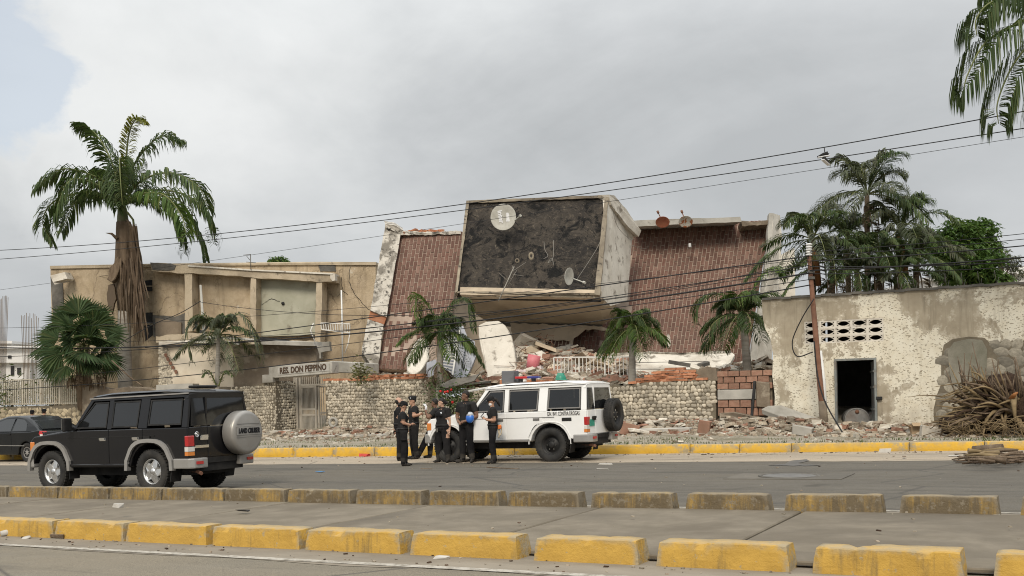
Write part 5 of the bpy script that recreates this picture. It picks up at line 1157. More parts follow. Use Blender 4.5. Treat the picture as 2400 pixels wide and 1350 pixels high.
# wrapped bundle seen in the rear side window
M('clear_wrap', (.45, .44, .41), (.55, .54, .51), (.30, .29, .27), 7, .35, .8, 9, .05)
bn = MB(); rng = random.Random(4)
for c, r in (((-.34, .48, 1.50), .12), ((-.50, .47, 1.40), .17), ((-.66, .46, 1.37), .15)):
    i0 = len(bn.v); bn.lathe([(r * math.sin(a), -r * math.cos(a)) for a in [k * math.pi / 6 for k in range(7)]], 10, Matrix.Translation(c) @ Matrix.Diagonal((1.15, .9, .9, 1)))
    for i in range(i0, len(bn.v)): bn.v[i] += Vector((noise.noise(bn.v[i] * 12), noise.noise(bn.v[i] * 12 + Vector((5, 5, 5))), noise.noise(bn.v[i] * 11))) * .035
o = put('wrapped_bundle', bn, 'clear_wrap', label='bundle in clear plastic wrap seen through the rear side window of the white car', cat='bundle')
M4 = Matrix.Translation(wc.location) @ Matrix.Rotation(math.pi, 4, 'Z')
o.matrix_world = M4 @ Matrix.Translation(o.location)

# --------------------------------------------------------------- dark saloon at the left edge
us_ = UG(66, 24.0)
sd = thing('dark_sedan', (us_, 24.85, road_z(us_)), 'black saloon car cut off by the left edge, red tail lamp', 'car', rotz=math.pi)
def sedan(root):
    K = 1.12; wb = 2.5; Ls = lambda mb, nm, mt, p=root, **k: put(nm, mb.xform(Matrix.Scale(K, 4)) , mt, p, local=True, **k)
    hw = lambda z: .84 if z <= .93 else .84 - (z - .93) * .42
    low = [(-.92, .38), (-.98, .55), (-.95, .80), (-.88, .98), (-.62, 1.02), (-.2, .97), (wb - .55, .93), (wb + .25, .86), (wb + .62, .74), (wb + .74, .55), (wb + .70, .28), (wb + .42, .24)] + arc(wb, .30, .36, 0, 180, 9) + [(wb - .4, .22), (.4, .22)] + arc(0, .30, .36, 0, 180, 9) + [(-.42, .26)]
    Ls(MB().prism([Vector((x, -.84, z)) for x, z in low], (0, 1.68, 0)), 'body', 'paint_sedan', bevel=.07, segs=3)
    rp = [(-.62, .99), (-.35, 1.14), (-.05, 1.33), (.25, 1.43), (.7, 1.48), (1.2, 1.465), (1.55, 1.38), (1.95, 1.10), (2.12, .93)]
    g = MB(); n = len(rp)
    for x, z in rp:
        for c in (-1, -.9, 0, .9, 1): g.v.append(Vector((x, c * hw(z), z - (.05 if abs(c) == 1 else 0) * (z > 1.2))))
    for i in range(n - 1):
        for j in range(4): g.f.append([i * 5 + j, i * 5 + j + 1, i * 5 + j + 6, i * 5 + j + 5]); g.m.append(0); g.s.append(True)
    for sg, j in ((-1, 0), (1, 4)):
        f = [i * 5 + j for i in range(n)]; g.f.append(f if sg < 0 else f[::-1]); g.m.append(0); g.s.append(False)
    Ls(g, 'cabin', 'paint_sedan')
    S = lambda x, z, sg: Vector((x, sg * (hw(z) + .006), z))
    for sg in (1, -1):
        for q in ([(-.02, 1.0), (.06, 1.22), (.24, 1.35), (.62, 1.385), (.68, .99)], [(.76, .985), (.72, 1.39), (1.2, 1.37), (1.48, 1.28), (1.85, .97)]):
            dr = Ls(MB().prism([S(x, z, sg) for x, z in q], (0, -sg * .015, 0)), 'window', 'glass_solid')
        for x in (.72, 1.78): Ls(MB().box((x, sg * .842, .66), (.01, .012, .58)), 'door_seam', 'steel_black')
        for x in (.62, 1.62): Ls(MB().box((x + .2, sg * .85, .88), (.16, .03, .03)), 'door_handle', 'paint_sedan')
        Ls(MB().box((.9, sg * .845, .52), (1.7, .014, .02)), 'side_moulding', 'silver_paint')
        tl = MB(); tl.prism([Vector((-.93, sg * .83, .80)), Vector((-.88, sg * .83, .99)), Vector((-.70, sg * .855, 1.0)), Vector((-.66, sg * .86, .90)), Vector((-.80, sg * .86, .78))], (0, -sg * .12, 0)); t_ = Ls(tl, 'tail_lamp', 'red_lens', bevel=.015)
        Ls(MB().box((-.80, sg * .852, .86), (.12, .02, .06)), 'reversing_lens', 'clear_lens', t_)
    rw = [Vector((-.55, -.62, 1.04)), Vector((-.55, .62, 1.04)), Vector((.18, .52, 1.42)), Vector((.18, -.52, 1.42))]
    Ls(MB().prism(rw, (-.015, 0, .02)), 'rear_window', 'glass_solid')
    for x, y, sg in ((0, .72, 1), (0, -.72, -1), (wb, .72, 1), (wb, -.72, -1)): make_wheel(root, x * K, y * K, .305 * K, .19, sg, 'hub')
    Ls(MB().box((1.2, 0, .32), (2.6, 1.3, .18)), 'chassis', 'underbody')
M('glass_solid', (.03, .033, .036), None, None, 3, .06, 0, spec=.6, coat=.5)
sedan(sd)
# ================================================================= PEOPLE
from mathutils import kdtree
M('skin_mid', (.36, .20, .13), (.42, .245, .165), None, 6, .6, .05, spec=.35); M('skin_dark', (.16, .085, .055), (.20, .11, .07), None, 6, .6, .05, spec=.35); M('skin_light', (.44, .27, .19), (.50, .32, .23), None, 6, .6, .05, spec=.35)
M('cloth_black', (.012, .012, .013), (.024, .023, .023), (.035, .034, .033), 5, .95, .3, 14, .02, spec=.12); M('trousers_black', (.009, .009, .010), (.018, .017, .018), (.028, .027, .027), 5, .95, .35, 10, .03, spec=.1)
M('boots', (.022, .02, .018), (.05, .045, .039), None, 6, .85, .2); M('hair_black', (.012, .010, .009), (.025, .021, .018), None, 20, .6, .4, 40, .01)
M('mask_white', (.72, .72, .72), (.66, .67, .68), None, 8, .7, .1); M('helmet_blue', (.03, .13, .50), (.04, .17, .58), None, 4, .3, 0, spec=.5, coat=.3); M('helmet_green', (.02, .20, .13), (.03, .25, .16), (.10, .22, .16), 5, .4, .05, spec=.4)
M('glove_white', (.66, .66, .66), (.58, .58, .58), None, 8, .8, .2); M('badge_gold', (.62, .48, .20), (.55, .20, .10), None, 30, .5, 0); M('badge_silver', (.55, .57, .60), (.35, .38, .42), None, 40, .4, 0); M('rope_cream', (.52, .45, .33), (.42, .35, .25), None, 20, .9, .5)
M('orange_plastic', (.60, .16, .04), None, None, 3, .5, 0); M('eye_dark', (.01, .01, .01), None, None, 3, .3, 0); M('lips', (.22, .10, .08), None, None, 3, .6, 0)

def loft(secs, n=14):
    """closed tube through elliptical sections (center, rx, ry[, axis direction])"""
    mb = MB(); m = len(secs)
    for i, s in enumerate(secs):
        c = Vector(s[0]); d = Vector(secs[min(i + 1, m - 1)][0]) - Vector(secs[max(i - 1, 0)][0]); d.normalize()
        x = Vector((1, 0, 0)); x = (x - d * d.dot(x)); x = x.normalized() if x.length > .2 else (Vector((0, 0, 1)) - d * d.z).normalized(); y = d.cross(x)
        for k in range(n):
            a = 2 * math.pi * k / n; mb.v.append(c + x * math.cos(a) * s[1] + y * math.sin(a) * s[2])
    for i in range(m - 1):
        for k in range(n): k2 = (k + 1) % n; mb.f.append([i * n + k, i * n + k2, (i + 1) * n + k2, (i + 1) * n + k])
    mb.f.append(list(range(n))[::-1]); mb.f.append([(m - 1) * n + k for k in range(n)]); mb.m = [0] * len(mb.f); mb.s = [True] * len(mb.f)
    return mb
def ball(c, r, n=10):
    r = r if isinstance(r, tuple) else (r, r, r)
    return MB().lathe([(math.sin(a) + 1e-4, -math.cos(a)) for a in [math.pi * k / 8 for k in range(9)]], n, Matrix.Translation(c) @ Matrix.Diagonal((r[0], r[1], r[2], 1)))
def limb(a, b, ra, rb, mid=None):
    a, b = Vector(a), Vector(b); m = a.lerp(b, .35); rm = mid or (ra * .62 + rb * .38)
    d = (b - a).normalized()
    return loft([(a - d * ra * .5, ra * .6, ra * .6), (a, ra, ra), (m, rm, rm), (b, rb, rb), (b + d * rb * .5, rb * .6, rb * .6)], 12)

def person(px, py, hgt, face, label, skin='skin_mid', J=None, build=1.0, hair='short', cap=None, head=(0, 0), short=True, female=False, lean=0.0, group='officers in black by the white car', curl=(.5, .5), cat='person'):
    """face: heading in degrees, 0 = image right, 90 = away from camera, 180 = image left, -90 = towards camera"""
    P = GR(px, py); rt = Vector((math.cos(YAW), math.sin(YAW), 0)); fw = Vector((-math.sin(YAW), math.cos(YAW), 0)); a = R(face); d = rt * math.cos(a) + fw * math.sin(a)
    root = thing('person', (P.x, P.y, road_z(P.x)), label, cat, group, rotz=math.atan2(d.y, d.x)); k = hgt / 1.70
    j = dict(pel=(0, 0, .94), chest=(.0, 0, 1.24), neck=(0, 0, 1.44), head=(.02, 0, 1.585))
    for s, y in (('l', 1), ('r', -1)):
        j.update({'hip' + s: (0, .085 * y, .92), 'knee' + s: (.02, .10 * y, .50), 'ank' + s: (-.02, .11 * y, .09), 'toe' + s: (.16, .14 * y, .035), 'sh' + s: (0, .175 * y, 1.39), 'el' + s: (-.02, .235 * y, 1.10), 'wr' + s: (.06, .245 * y, .86), 'hd' + s: (.09, .24 * y, .78)})
    j.update(J or {}); j = {q: Vector(v) for q, v in j.items()}; b = build * 1.10; prims = []; A = lambda mb, t: prims.append((mb, t))
    pel, ch, nk, hd = j['pel'], j['chest'], j['neck'], j['head']; up = (nk - pel).normalized(); hipw = .165 if female else .150; shw = .19 if female else .215
    A(loft([(pel - up * .10, .09 * b, .12 * b), (pel - up * .02, .125 * b, hipw * b * 1.05), (pel + up * .07, .12 * b, hipw * b), (pel.lerp(ch, .55), .118 * b, (.135 if female else .152) * b), (ch, .125 * b, .155 * b), (ch.lerp(nk, .45), .118 * b, shw * .95), (nk - up * .055, .085, shw * .82), (nk - up * .005, .06, .085)], 18), 'shirt')
    if female: A(ball(ch + Vector((.085 * b, .06, .03)), .062 * b), 'shirt'); A(ball(ch + Vector((.085 * b, -.06, .03)), .062 * b), 'shirt')
    A(loft([(pel - up * .115, .10 * b, .13 * b), (pel - up * .03, .128 * b, hipw * b * 1.07), (pel + up * .035, .124 * b, hipw * b * 1.02), (pel + up * .05, .10, .12)], 16), 'trousers')
    A(limb(nk - up * .04, hd - Vector((0, 0, .05)), .058, .054), 'skin')
    # head with face; turned and tilted
    yaw, tilt = R(head[0]), R(head[1]); HM = Matrix.Translation(hd) @ Matrix.Rotation(yaw, 4, 'Z') @ Matrix.Rotation(-tilt, 4, 'Y')
    hb = [ball((0, 0, .02), (.092, .075, .105), 14), ball((.035, 0, -.045), (.058, .055, .062), 12), ball((.098, 0, -.012), (.016, .012, .022), 8), ball((.085, 0, -.06), (.02, .024, .014), 8), ball((.0, .077, -.005), (.018, .010, .028), 8), ball((.0, -.077, -.005), (.018, .010, .028), 8), ball((.078, 0, -.095), (.022, .026, .018), 8)]
    for q in hb: A(q.xform(HM), 'skin')
    for s in 'lr':
        sg = 1 if s == 'l' else -1
        A(limb(j['hip' + s], j['knee' + s], .102 * b, .076 * b), 'trousers'); A(limb(j['knee' + s], j['ank' + s] - Vector((0, 0, .02)), .076 * b, .066, .074 * b), 'trousers')
        an, to = j['ank' + s], j['toe' + s]; f = (to - an); f.z = 0; f = f.normalized() if f.length > .01 else Vector((1, 0, 0))
        A(loft([(an - f * .05 + Vector((0, 0, -.05)), .03, .035), (an - f * .03 + Vector((0, 0, -.045)), .045, .042), (an + f * .05 + Vector((0, 0, -.045)), .042, .045), (an + f * .13 + Vector((0, 0, -.055)), .034, .046), (an + f * .19 + Vector((0, 0, -.062)), .02, .034)], 12), 'boots'); A(limb(an + Vector((0, 0, -.02)), an + Vector((0, 0, -.05)), .045, .048), 'boots')
        sh, el, wr, hn = j['sh' + s], j['el' + s], j['wr' + s], j['hd' + s]; ar = 1.0 if not female else .9
        A(limb(nk - up * .06, sh, .07, .066 * ar), 'shirt'); A(limb(sh, sh.lerp(el, .62 if short else .95), .078 * ar * b, .074 * ar), 'shirt'); A(limb(sh.lerp(el, .72), el, .052 * ar * b, .048 * ar), 'skin' if short else 'shirt'); A(limb(el, wr, .047 * ar, .034 * ar), 'skin')
        # hand: palm, four fingers of unequal length, thumb off the side of the palm
        hdir = (hn - wr).normalized(); side = Vector((0, 0, 1)).cross(hdir); side = side.normalized() if side.length > .2 else Vector((1, 0, 0)); nrm = hdir.cross(side)
        if abs(hdir.z) > .7: side = Vector((1, 0, 0)); side = (side - hdir * side.dot(hdir)).normalized(); nrm = hdir.cross(side)
        tag = 'glove' if (J or {}).get('glove') == s else 'skin'; pc = wr + hdir * .05
        A(loft([(wr, .024, .024), (wr + hdir * .03, .018, .036), (wr + hdir * .085, .016, .040), (wr + hdir * .10, .012, .036)], 10).xform(Matrix.Identity(4)), tag)
        cu = curl[0 if s == 'l' else 1]; inw = nrm * (-sg if abs(hdir.z) > .7 else -1)
        for q, (o, ln) in enumerate(((-.030, .062), (-.010, .075), (.011, .070), (.030, .055))):
            r0 = wr + hdir * .085 + side * o; d1 = (hdir * math.cos(cu * .6) + inw * math.sin(cu * .6)); p1 = r0 + d1 * ln * .5; d2 = (hdir * math.cos(cu * 1.6) + inw * math.sin(cu * 1.6)); A(limb(r0, p1, .0105, .0095), tag); A(limb(p1, p1 + d2 * ln * .5, .0095, .008), tag)
        t0 = wr + hdir * .03 + side * .03; t1 = t0 + (hdir * .7 + side * .6 + inw * .3) * .04; A(limb(t0, t1, .013, .011), tag); A(limb(t1, t1 + (hdir + inw * .5) * .028, .011, .009), tag)
    # fuse into one continuous skin
    al = MB(); kd = kdtree.KDTree(sum(len(m_.v) for m_, _ in prims)); tg = []; i = 0
    for m_, t_ in prims:
        al.add(m_.v, m_.f, 0, True)
        for v in m_.v: kd.insert(v, i); tg.append(t_); i += 1
    kd.balance(); me = mesh_of('tmp', al, 'cloth_black'); ob = bpy.data.objects.new('tmp', me); C.objects.link(ob)
    rmd = ob.modifiers.new('r', 'REMESH'); rmd.mode = 'VOXEL'; rmd.voxel_size = .0115; smd = ob.modifiers.new('s', 'SMOOTH'); smd.iterations = 2; smd.factor = .4
    bpy.context.view_layer.update(); me2 = bpy.data.meshes.new_from_object(ob.evaluated_get(bpy.context.evaluated_depsgraph_get())); bpy.data.objects.remove(ob); bpy.data.meshes.remove(me)
    me2.materials.clear(); order = ['skin', 'shirt', 'trousers', 'boots', 'glove']
    for t_ in (skin, 'cloth_black', 'trousers_black', 'boots', 'glove_white'): me2.materials.append(MATS[t_])
    for p_ in me2.polygons:
        c = p_.center; best = kd.find(c); p_.material_index = order.index(tg[best[1]]); p_.use_smooth = True
    S = Matrix.Scale(k, 4); me2.transform(S); me2.name = 'body'; bo = bpy.data.objects.new('body', me2); bo.parent = root; C.objects.link(bo)
    X = lambda mb: mb.xform(S)
    # hair, cap, eyes, mouth
    if hair:
        hm = MB(); r = (.098, .083, .112)
        for q in range(9):
            th = math.pi * q / 12
            for kk in range(16):
                a_ = 2 * math.pi * kk / 16; v = Vector((math.sin(th) * math.cos(a_) * r[0], math.sin(th) * math.sin(a_) * r[1], math.cos(th) * r[2] + .025))
                if v.x > .03: v.z = max(v.z, .055 if hair != 'short' else .06)
                elif v.x > -.03: v.z = max(v.z, .0)
                hm.v.append(v + v * .03 * noise.noise(v * 40))
        for q in range(8):
            for kk in range(16): hm.f.append([q * 16 + kk, q * 16 + (kk + 1) % 16, (q + 1) * 16 + (kk + 1) % 16, (q + 1) * 16 + kk]); hm.m.append(0); hm.s.append(True)
        if hair == 'tied': b_ = ball((-.11, 0, .0), (.045, .05, .055)); hm.add(b_.v, b_.f, 0, True)
        if hair == 'tail': b_ = loft([((-.08, 0, .03), .04, .04), ((-.125, 0, -.02), .04, .045), ((-.13, 0, -.12), .035, .04), ((-.12, 0, -.22), .02, .025)], 8); hm.add(b_.v, b_.f, 0, True)
        if hair == 'bald': hm = MB()
        if hm.v: put('hair', X(hm.xform(HM)), 'hair_black', root, local=True)
    for y in (.03, -.03): put('eye', X(ball((.083, y, .012), (.008, .012, .007), 6).xform(HM)), 'eye_dark', root, local=True)
    put('mouth', X(ball((.090, 0, -.058), (.012, .022, .005), 6).xform(HM)), 'lips', root, local=True)
    if cap:
        cm = MB().lathe([(.104, .045), (.106, .06), (.100, .10), (.07, .135), (.0, .142)], 16, HM @ Matrix.Diagonal((1.02, .88, 1, 1))); cp = put('cap', X(cm), 'cloth_black', root, local=True)
        if cap == 'peak': put('peak', X(MB().prism([HM @ Vector(q) for q in ((.08, -.08, .055), (.15, -.06, .042), (.185, 0, .038), (.15, .06, .042), (.08, .08, .055))], HM.to_3x3() @ Vector((0, 0, .012)))), 'cloth_black', cp, local=True)
        if cap == 'beret': put('beret_fold', X(ball((-.01, -.02, .10), (.125, .11, .05), 12).xform(HM)), 'cloth_black', cp, local=True); put('cap_badge', X(ball((.075, .05, .085), (.016, .016, .022), 6).xform(HM)), 'badge_silver', cp, local=True)
        if cap == 'peak': put('cap_badge', X(ball((.10, 0, .082), (.008, .016, .016), 6).xform(HM)), 'badge_silver', cp, local=True)
    return root, j, S, HM, X
def belt(root, j, S, b=1.0, items=()):
    b *= 1.10
    pel = j['pel']; mb = loft([(pel + Vector((0, 0, .03)), .137 * b, .170 * b), (pel + Vector((0, 0, .07)), .133 * b, .166 * b)], 20); put('belt', mb.xform(S), 'steel_black', root, local=True)
    for (x, y, z, sx, sy, sz) in items: put('pouch', MB().box((x, y, z), (sx, sy, sz)).xform(S), 'cloth_black', root, local=True, bevel=.012)

# 1 looking up, facing right
r, j, S, HM, X = person(937, 1080, 1.74, 5, 'balding man in black tilting his head back to look up', 'skin_light', dict(elr=(.02, -.23, 1.12), wrr=(.16, -.2, .98), hdr=(.22, -.17, .96)), 1.02, 'bald', head=(0, 32))
put('hair_stubble', X(ball((-.03, 0, .02), (.075, .0785, .085), 12).xform(HM)), 'hair_black', r, local=True); belt(r, j, S, 1.02, ((-.02, .17, .92, .10, .06, .14),))
# 2 beret
r, j, S, HM, X = person(972, 1076, 1.75, 205, 'man in black beret with one arm held out to the right', 'skin_mid', dict(ell=(.10, .26, 1.18), wrl=(-.02, .44, 1.22), hdl=(-.05, .53, 1.25), elr=(.05, -.22, 1.12), wrr=(.2, -.12, 1.1), hdr=(.27, -.08, 1.12), anl=(-.02, .12, .09)), 1.0, 'short', 'beret', head=(5, -6), curl=(.1, .4)); belt(r, j, S, 1.0, ((-.06, -.17, .90, .09, .06, .16),))
# 3 short woman in front
r, j, S, HM, X = person(946, 1092, 1.60, 12, 'short person in black cap standing in front, looking at a phone', 'skin_mid', dict(elr=(-.01, -.235, 1.14), wrr=(.20, -.17, 1.08), hdr=(.28, -.13, 1.12), ell=(.02, .21, 1.13), wrl=(.2, .1, 1.08), hdl=(.27, .06, 1.11), toel=(.16, .1, .035), ankl=(.05, .09, .09), kneel=(.06, .09, .5)), 1.02, 'tied', 'peak', head=(0, -22), female=True, curl=(.9, .9)); belt(r, j, S, 1.02, ((.0, -.19, .80, .16, .09, .24), (-.15, -.02, .95, .06, .12, .10)))
put('wrist_watch', X(loft([(j['wrr'] - Vector((.02, 0, 0)), .036, .036), (j['wrr'] + Vector((.01, .005, .004)), .036, .036)], 10)), 'ink', r, local=True); put('shoulder_patch', X(MB().box((.0, -.245, 1.31), (.05, .008, .035))), 'badge_silver', r, local=True)
ph = MB().box(Vector(j['hdr']) + Vector((.02, .03, .03)), (.02, .075, .14), Matrix.Rotation(R(-35), 3, 'Y')).xform(S); 
o = put('mobile_phone', ph.xform(Matrix.Translation(r.location) @ Matrix.Rotation(r.rotation_euler.z, 4, 'Z')), 'ink', label='dark mobile phone in the hands of the short person in front', cat='phone')
# 4 leaning back on the bumper, gloved hand raised
r, j, S, HM, X = person(1010, 1074, 1.74, 178, 'man in black leaning on the front bumper, white gloved hand raised', 'skin_dark', dict(pel=(-.10, 0, .86), chest=(-.17, 0, 1.17), neck=(-.17, 0, 1.37), head=(-.14, 0, 1.52), hipl=(-.08, .09, .84), hipr=(-.08, -.09, .84), kneel=(.14, .12, .46), kneer=(.02, -.12, .46), ankl=(.34, .12, .09), ankr=(.04, -.14, .09), toel=(.52, .14, .05), toer=(.22, -.17, .035), shl=(-.17, .175, 1.32), shr=(-.17, -.175, 1.32), ell=(.0, .27, 1.12), wrl=(.07, .17, 1.33), hdl=(.05, .12, 1.43), elr=(-.12, -.25, 1.06), wrr=(.08, -.2, .98), hdr=(.16, -.16, .97), glove='l') if False else dict(pel=(-.10, 0, .86), chest=(-.17, 0, 1.17), neck=(-.17, 0, 1.37), head=(-.14, 0, 1.52), hipl=(-.08, .09, .84), hipr=(-.08, -.09, .84), kneel=(.14, .12, .46), kneer=(.02, -.12, .46), ankl=(.34, .12, .09), ankr=(.04, -.14, .09), toel=(.52, .14, .05), toer=(.22, -.17, .035), shl=(-.17, .175, 1.32), shr=(-.17, -.175, 1.32), ell=(.02, .27, 1.12), wrl=(.10, .17, 1.33), hdl=(.08, .12, 1.43), elr=(-.12, -.25, 1.06), wrr=(.08, -.2, .98), hdr=(.16, -.16, .97)), 1.03, 'short', head=(-12, 0)); belt(r, j, S, 1.03, ((-.1, .19, .84, .10, .06, .16),))
gm = loft([(j['wrl'] - Vector((.0, 0, .03)), .034, .034), (j['wrl'] + (j['hdl'] - j['wrl']) * .5, .032, .05), (j['hdl'] + Vector((0, 0, .0)), .026, .045)], 10); put('glove', X(gm), 'glove_white', r, local=True)
for q in range(4): put('glove_finger', X(limb(j['hdl'] + Vector((.0 + .01 * q, -.03 + .02 * q, .0)), j['hdl'] + Vector((.03 + .02 * q, -.05 + .03 * q, .07)), .013, .011)), 'glove_white', r, local=True)
# 5 woman in the middle
r, j, S, HM, X = person(1040, 1084, 1.66, 232, 'sturdy woman in black polo with badge, arms down, looking to the left', 'skin_light', dict(ell=(.0, .26, 1.10), wrl=(.04, .265, .87), hdl=(.06, .262, .79), elr=(-.05, -.22, 1.1), wrr=(-.10, -.18, .9), hdr=(-.1, -.16, .83), ankl=(.0, .17, .09), ankr=(.0, -.17, .09), kneel=(.02, .14, .5), kneer=(.02, -.14, .5), toel=(.16, .24, .035), toer=(.17, -.18, .035)), 1.22, 'tied', head=(-38, 2), female=True); belt(r, j, S, 1.2)
put('badge', X(MB().lathe([(0, .012), (.03, .012), (.034, 0)], 12, Matrix.Translation((.165, .085, 1.31)) @ Matrix.Rotation(R(75), 4, 'Y'))), 'badge_silver', r, local=True); put('collar', X(loft([((.0, 0, 1.435), .062, .075), ((.0, 0, 1.465), .066, .075)], 14)), 'cloth_black', r, local=True)
put('key_ring', X(MB().box((.16, -.06, .86), (.02, .03, .10))), 'chrome', r, local=True)
# 6 man with blue helmet
r, j, S, HM, X = person(1096, 1084, 1.82, 238, 'tall man in black polo with gold badge holding a blue helmet', 'skin_dark', dict(ell=(.0, .30, 1.10), wrl=(.20, .10, .99), hdl=(.24, .02, .97), elr=(.02, -.26, 1.10), wrr=(.2, -.10, .97), hdr=(.25, -.02, .95), ankl=(.0, .14, .09), ankr=(.0, -.14, .09), toel=(.15, .2, .035), toer=(.15, -.22, .035)), 1.08, 'short', head=(-35, 4), curl=(.8, .8)); belt(r, j, S, 1.08)
put('badge', X(MB().lathe([(0, .012), (.032, .012), (.038, 0)], 6, Matrix.Translation((.14, .08, 1.33)) @ Matrix.Rotation(R(80), 4, 'Y'))), 'badge_gold', r, local=True); put('collar', X(loft([((.0, 0, 1.435), .062, .075), ((.0, 0, 1.465), .066, .075)], 14)), 'cloth_black', r, local=True)
hr = thing('safety_helmet', r.location + Matrix.Rotation(r.rotation_euler.z, 3, 'Z') @ (Vector((.16, .20, 1.06)) * 1.07), 'blue hard hat with pale lining tucked under an arm', 'helmet', rotz=r.rotation_euler.z)
put('shell', ball((0, 0, 0), (.09, .115, .13), 16), 'helmet_blue', hr, local=True); put('lining', ball((0.0, .0, .09), (.085, .10, .07), 14), 'badge_silver', hr, local=True)
# 7 woman with mask
r, j, S, HM, X = person(1157, 1086, 1.64, 186, 'woman in black cap and white face mask looking down at a phone', 'skin_mid', dict(elr=(-.03, -.22, 1.13), wrr=(.17, -.10, 1.13), hdr=(.24, -.06, 1.2), ell=(-.03, .225, 1.10), wrl=(.17, .13, 1.12), hdl=(.25, .08, 1.18), kneel=(.04, .09, .5), ankl=(.0, .1, .09), ankr=(-.03, -.05, .09), toer=(.13, -.06, .035), toel=(.16, .13, .035)), .96, 'tail', 'peak', head=(0, -30), female=True, curl=(.9, .9)); belt(r, j, S, .97, ((-.14, .05, .92, .06, .1, .12),))
put('face_mask', X(ball((.055, 0, -.05), (.058, .06, .055), 12).xform(HM)), 'mask_white', r, local=True)
put('rope', X(MB().tube([Vector((-.17 - .04 * math.sin(a), .10, .86 + .14 * math.cos(a))) for a in [k_ * .5236 for k_ in range(12)]] + [Vector((-.15, .10, .72)), Vector((-.13, .11, .66))], .018, 6)), 'rope_cream', r, local=True); put('glove_on_belt', X(MB().rock((-.16, .14, .93), (.09, .05, .10))), 'orange_plastic', r, local=True, bevel=.015)
ph = MB().box(Vector(j['hdr']) + Vector((.02, .06, .05)), (.016, .075, .15), Matrix.Rotation(R(-40), 3, 'Y')).xform(S)
put('mobile_phone', ph.xform(Matrix.Translation(r.location) @ Matrix.Rotation(r.rotation_euler.z, 4, 'Z')), 'ink', label='dark mobile phone held by the woman with the face mask', cat='phone')
# two people hidden behind the saloon, only their headgear showing
for px, ds, lab in ((69, 26.05, 'person behind the black saloon, only a dark cap showing, nearer the left edge'), (97, 26.05, 'person behind the black saloon, only a dark hat showing, next to the dark SUV')):
    u = UG(px, ds); q = person(px, 1068, 1.54 if px < 80 else 1.57, 90, lab, 'skin_mid', None, 1.0, 'short', 'peak', group='people behind the saloon')
    q[0].location = (u, 26.2, kerb_top(u) - .02)
# ================================================================= PALMS AND TREES
def leafmat(name, c1, c2, tip, sc=1.2):
    m, t = newmat(name); o = t.coord(); c = t.mix(t.ramp(t.noise(o, sc, 4, .6), [(.35, 0.0), (.65, 1.0)]), c1, c2)
    r = rnd_island(t); c = t.mix(t.ramp(r, [(.72, 0.0), (1.0, .75)]), c, tip)
    k = t.math('MULTIPLY_ADD', t.math('FRACT', t.math('MULTIPLY', r, 7.31)), .7, .65); c = t.mix(1.0, c, t.comb(k, k, k), 'MULTIPLY')
    b = finish(t, c, .6, None, spec=.16); tr = t.n('ShaderNodeBsdfTranslucent', {'Color': t.mix(1.0, c, (1.3, 1.35, .8), 'MULTIPLY')}); mx = t.n('ShaderNodeMixShader', {'Fac': .28})
    out = [n for n in t.t.nodes if n.type == 'OUTPUT_MATERIAL'][0]; t.t.links.new(b.outputs[0], mx.inputs[1]); t.t.links.new(tr.outputs[0], mx.inputs[2]); t.t.links.new(mx.outputs[0], out.inputs[0])
leafmat('palm_green', (.044, .072, .027), (.072, .105, .040), (.13, .145, .055)); leafmat('palm_bright', (.060, .105, .026), (.095, .15, .038), (.18, .20, .06)); leafmat('palm_grey', (.072, .086, .054), (.105, .12, .076), (.17, .165, .105))
leafmat('palm_yellow', (.20, .20, .045), (.14, .16, .04), (.26, .23, .07)); leafmat('fan_green', (.035, .060, .026), (.055, .088, .036), (.11, .12, .05)); leafmat('mango_green', (.045, .090, .022), (.085, .145, .036), (.17, .21, .055), 2.0)
leafmat('tree_olive', (.085, .095, .060), (.12, .125, .085), (.16, .16, .11)); leafmat('dry_weed', (.12, .12, .055), (.16, .155, .075), (.22, .2, .11)); leafmat('dead_frond', (.10, .070, .048), (.16, .115, .08), (.26, .20, .145)); leafmat('orange_sheath', (.26, .11, .04), (.32, .15, .06), (.38, .2, .09)); leafmat('weed_green', (.055, .085, .025), (.085, .11, .035), (.15, .15, .06))
M('trunk_grey', (.30, .275, .24), (.38, .355, .31), (.22, .195, .165), 3, .95, .5, 12, .03, stretch=(1, 1, 5)); M('trunk_brown', (.13, .095, .065), (.20, .15, .105), (.08, .058, .04), 3, .95, .7, 10, .05, stretch=(3, 3, .5)); M('stalk_green', (.10, .12, .045), (.15, .16, .06), None, 3, .7, .1); M('shaft_green', (.075, .095, .04), (.11, .12, .055), (.14, .12, .08), 2, .6, .15)
M('red_flower', (.5, .03, .03), None, None, 3, .6, 0)

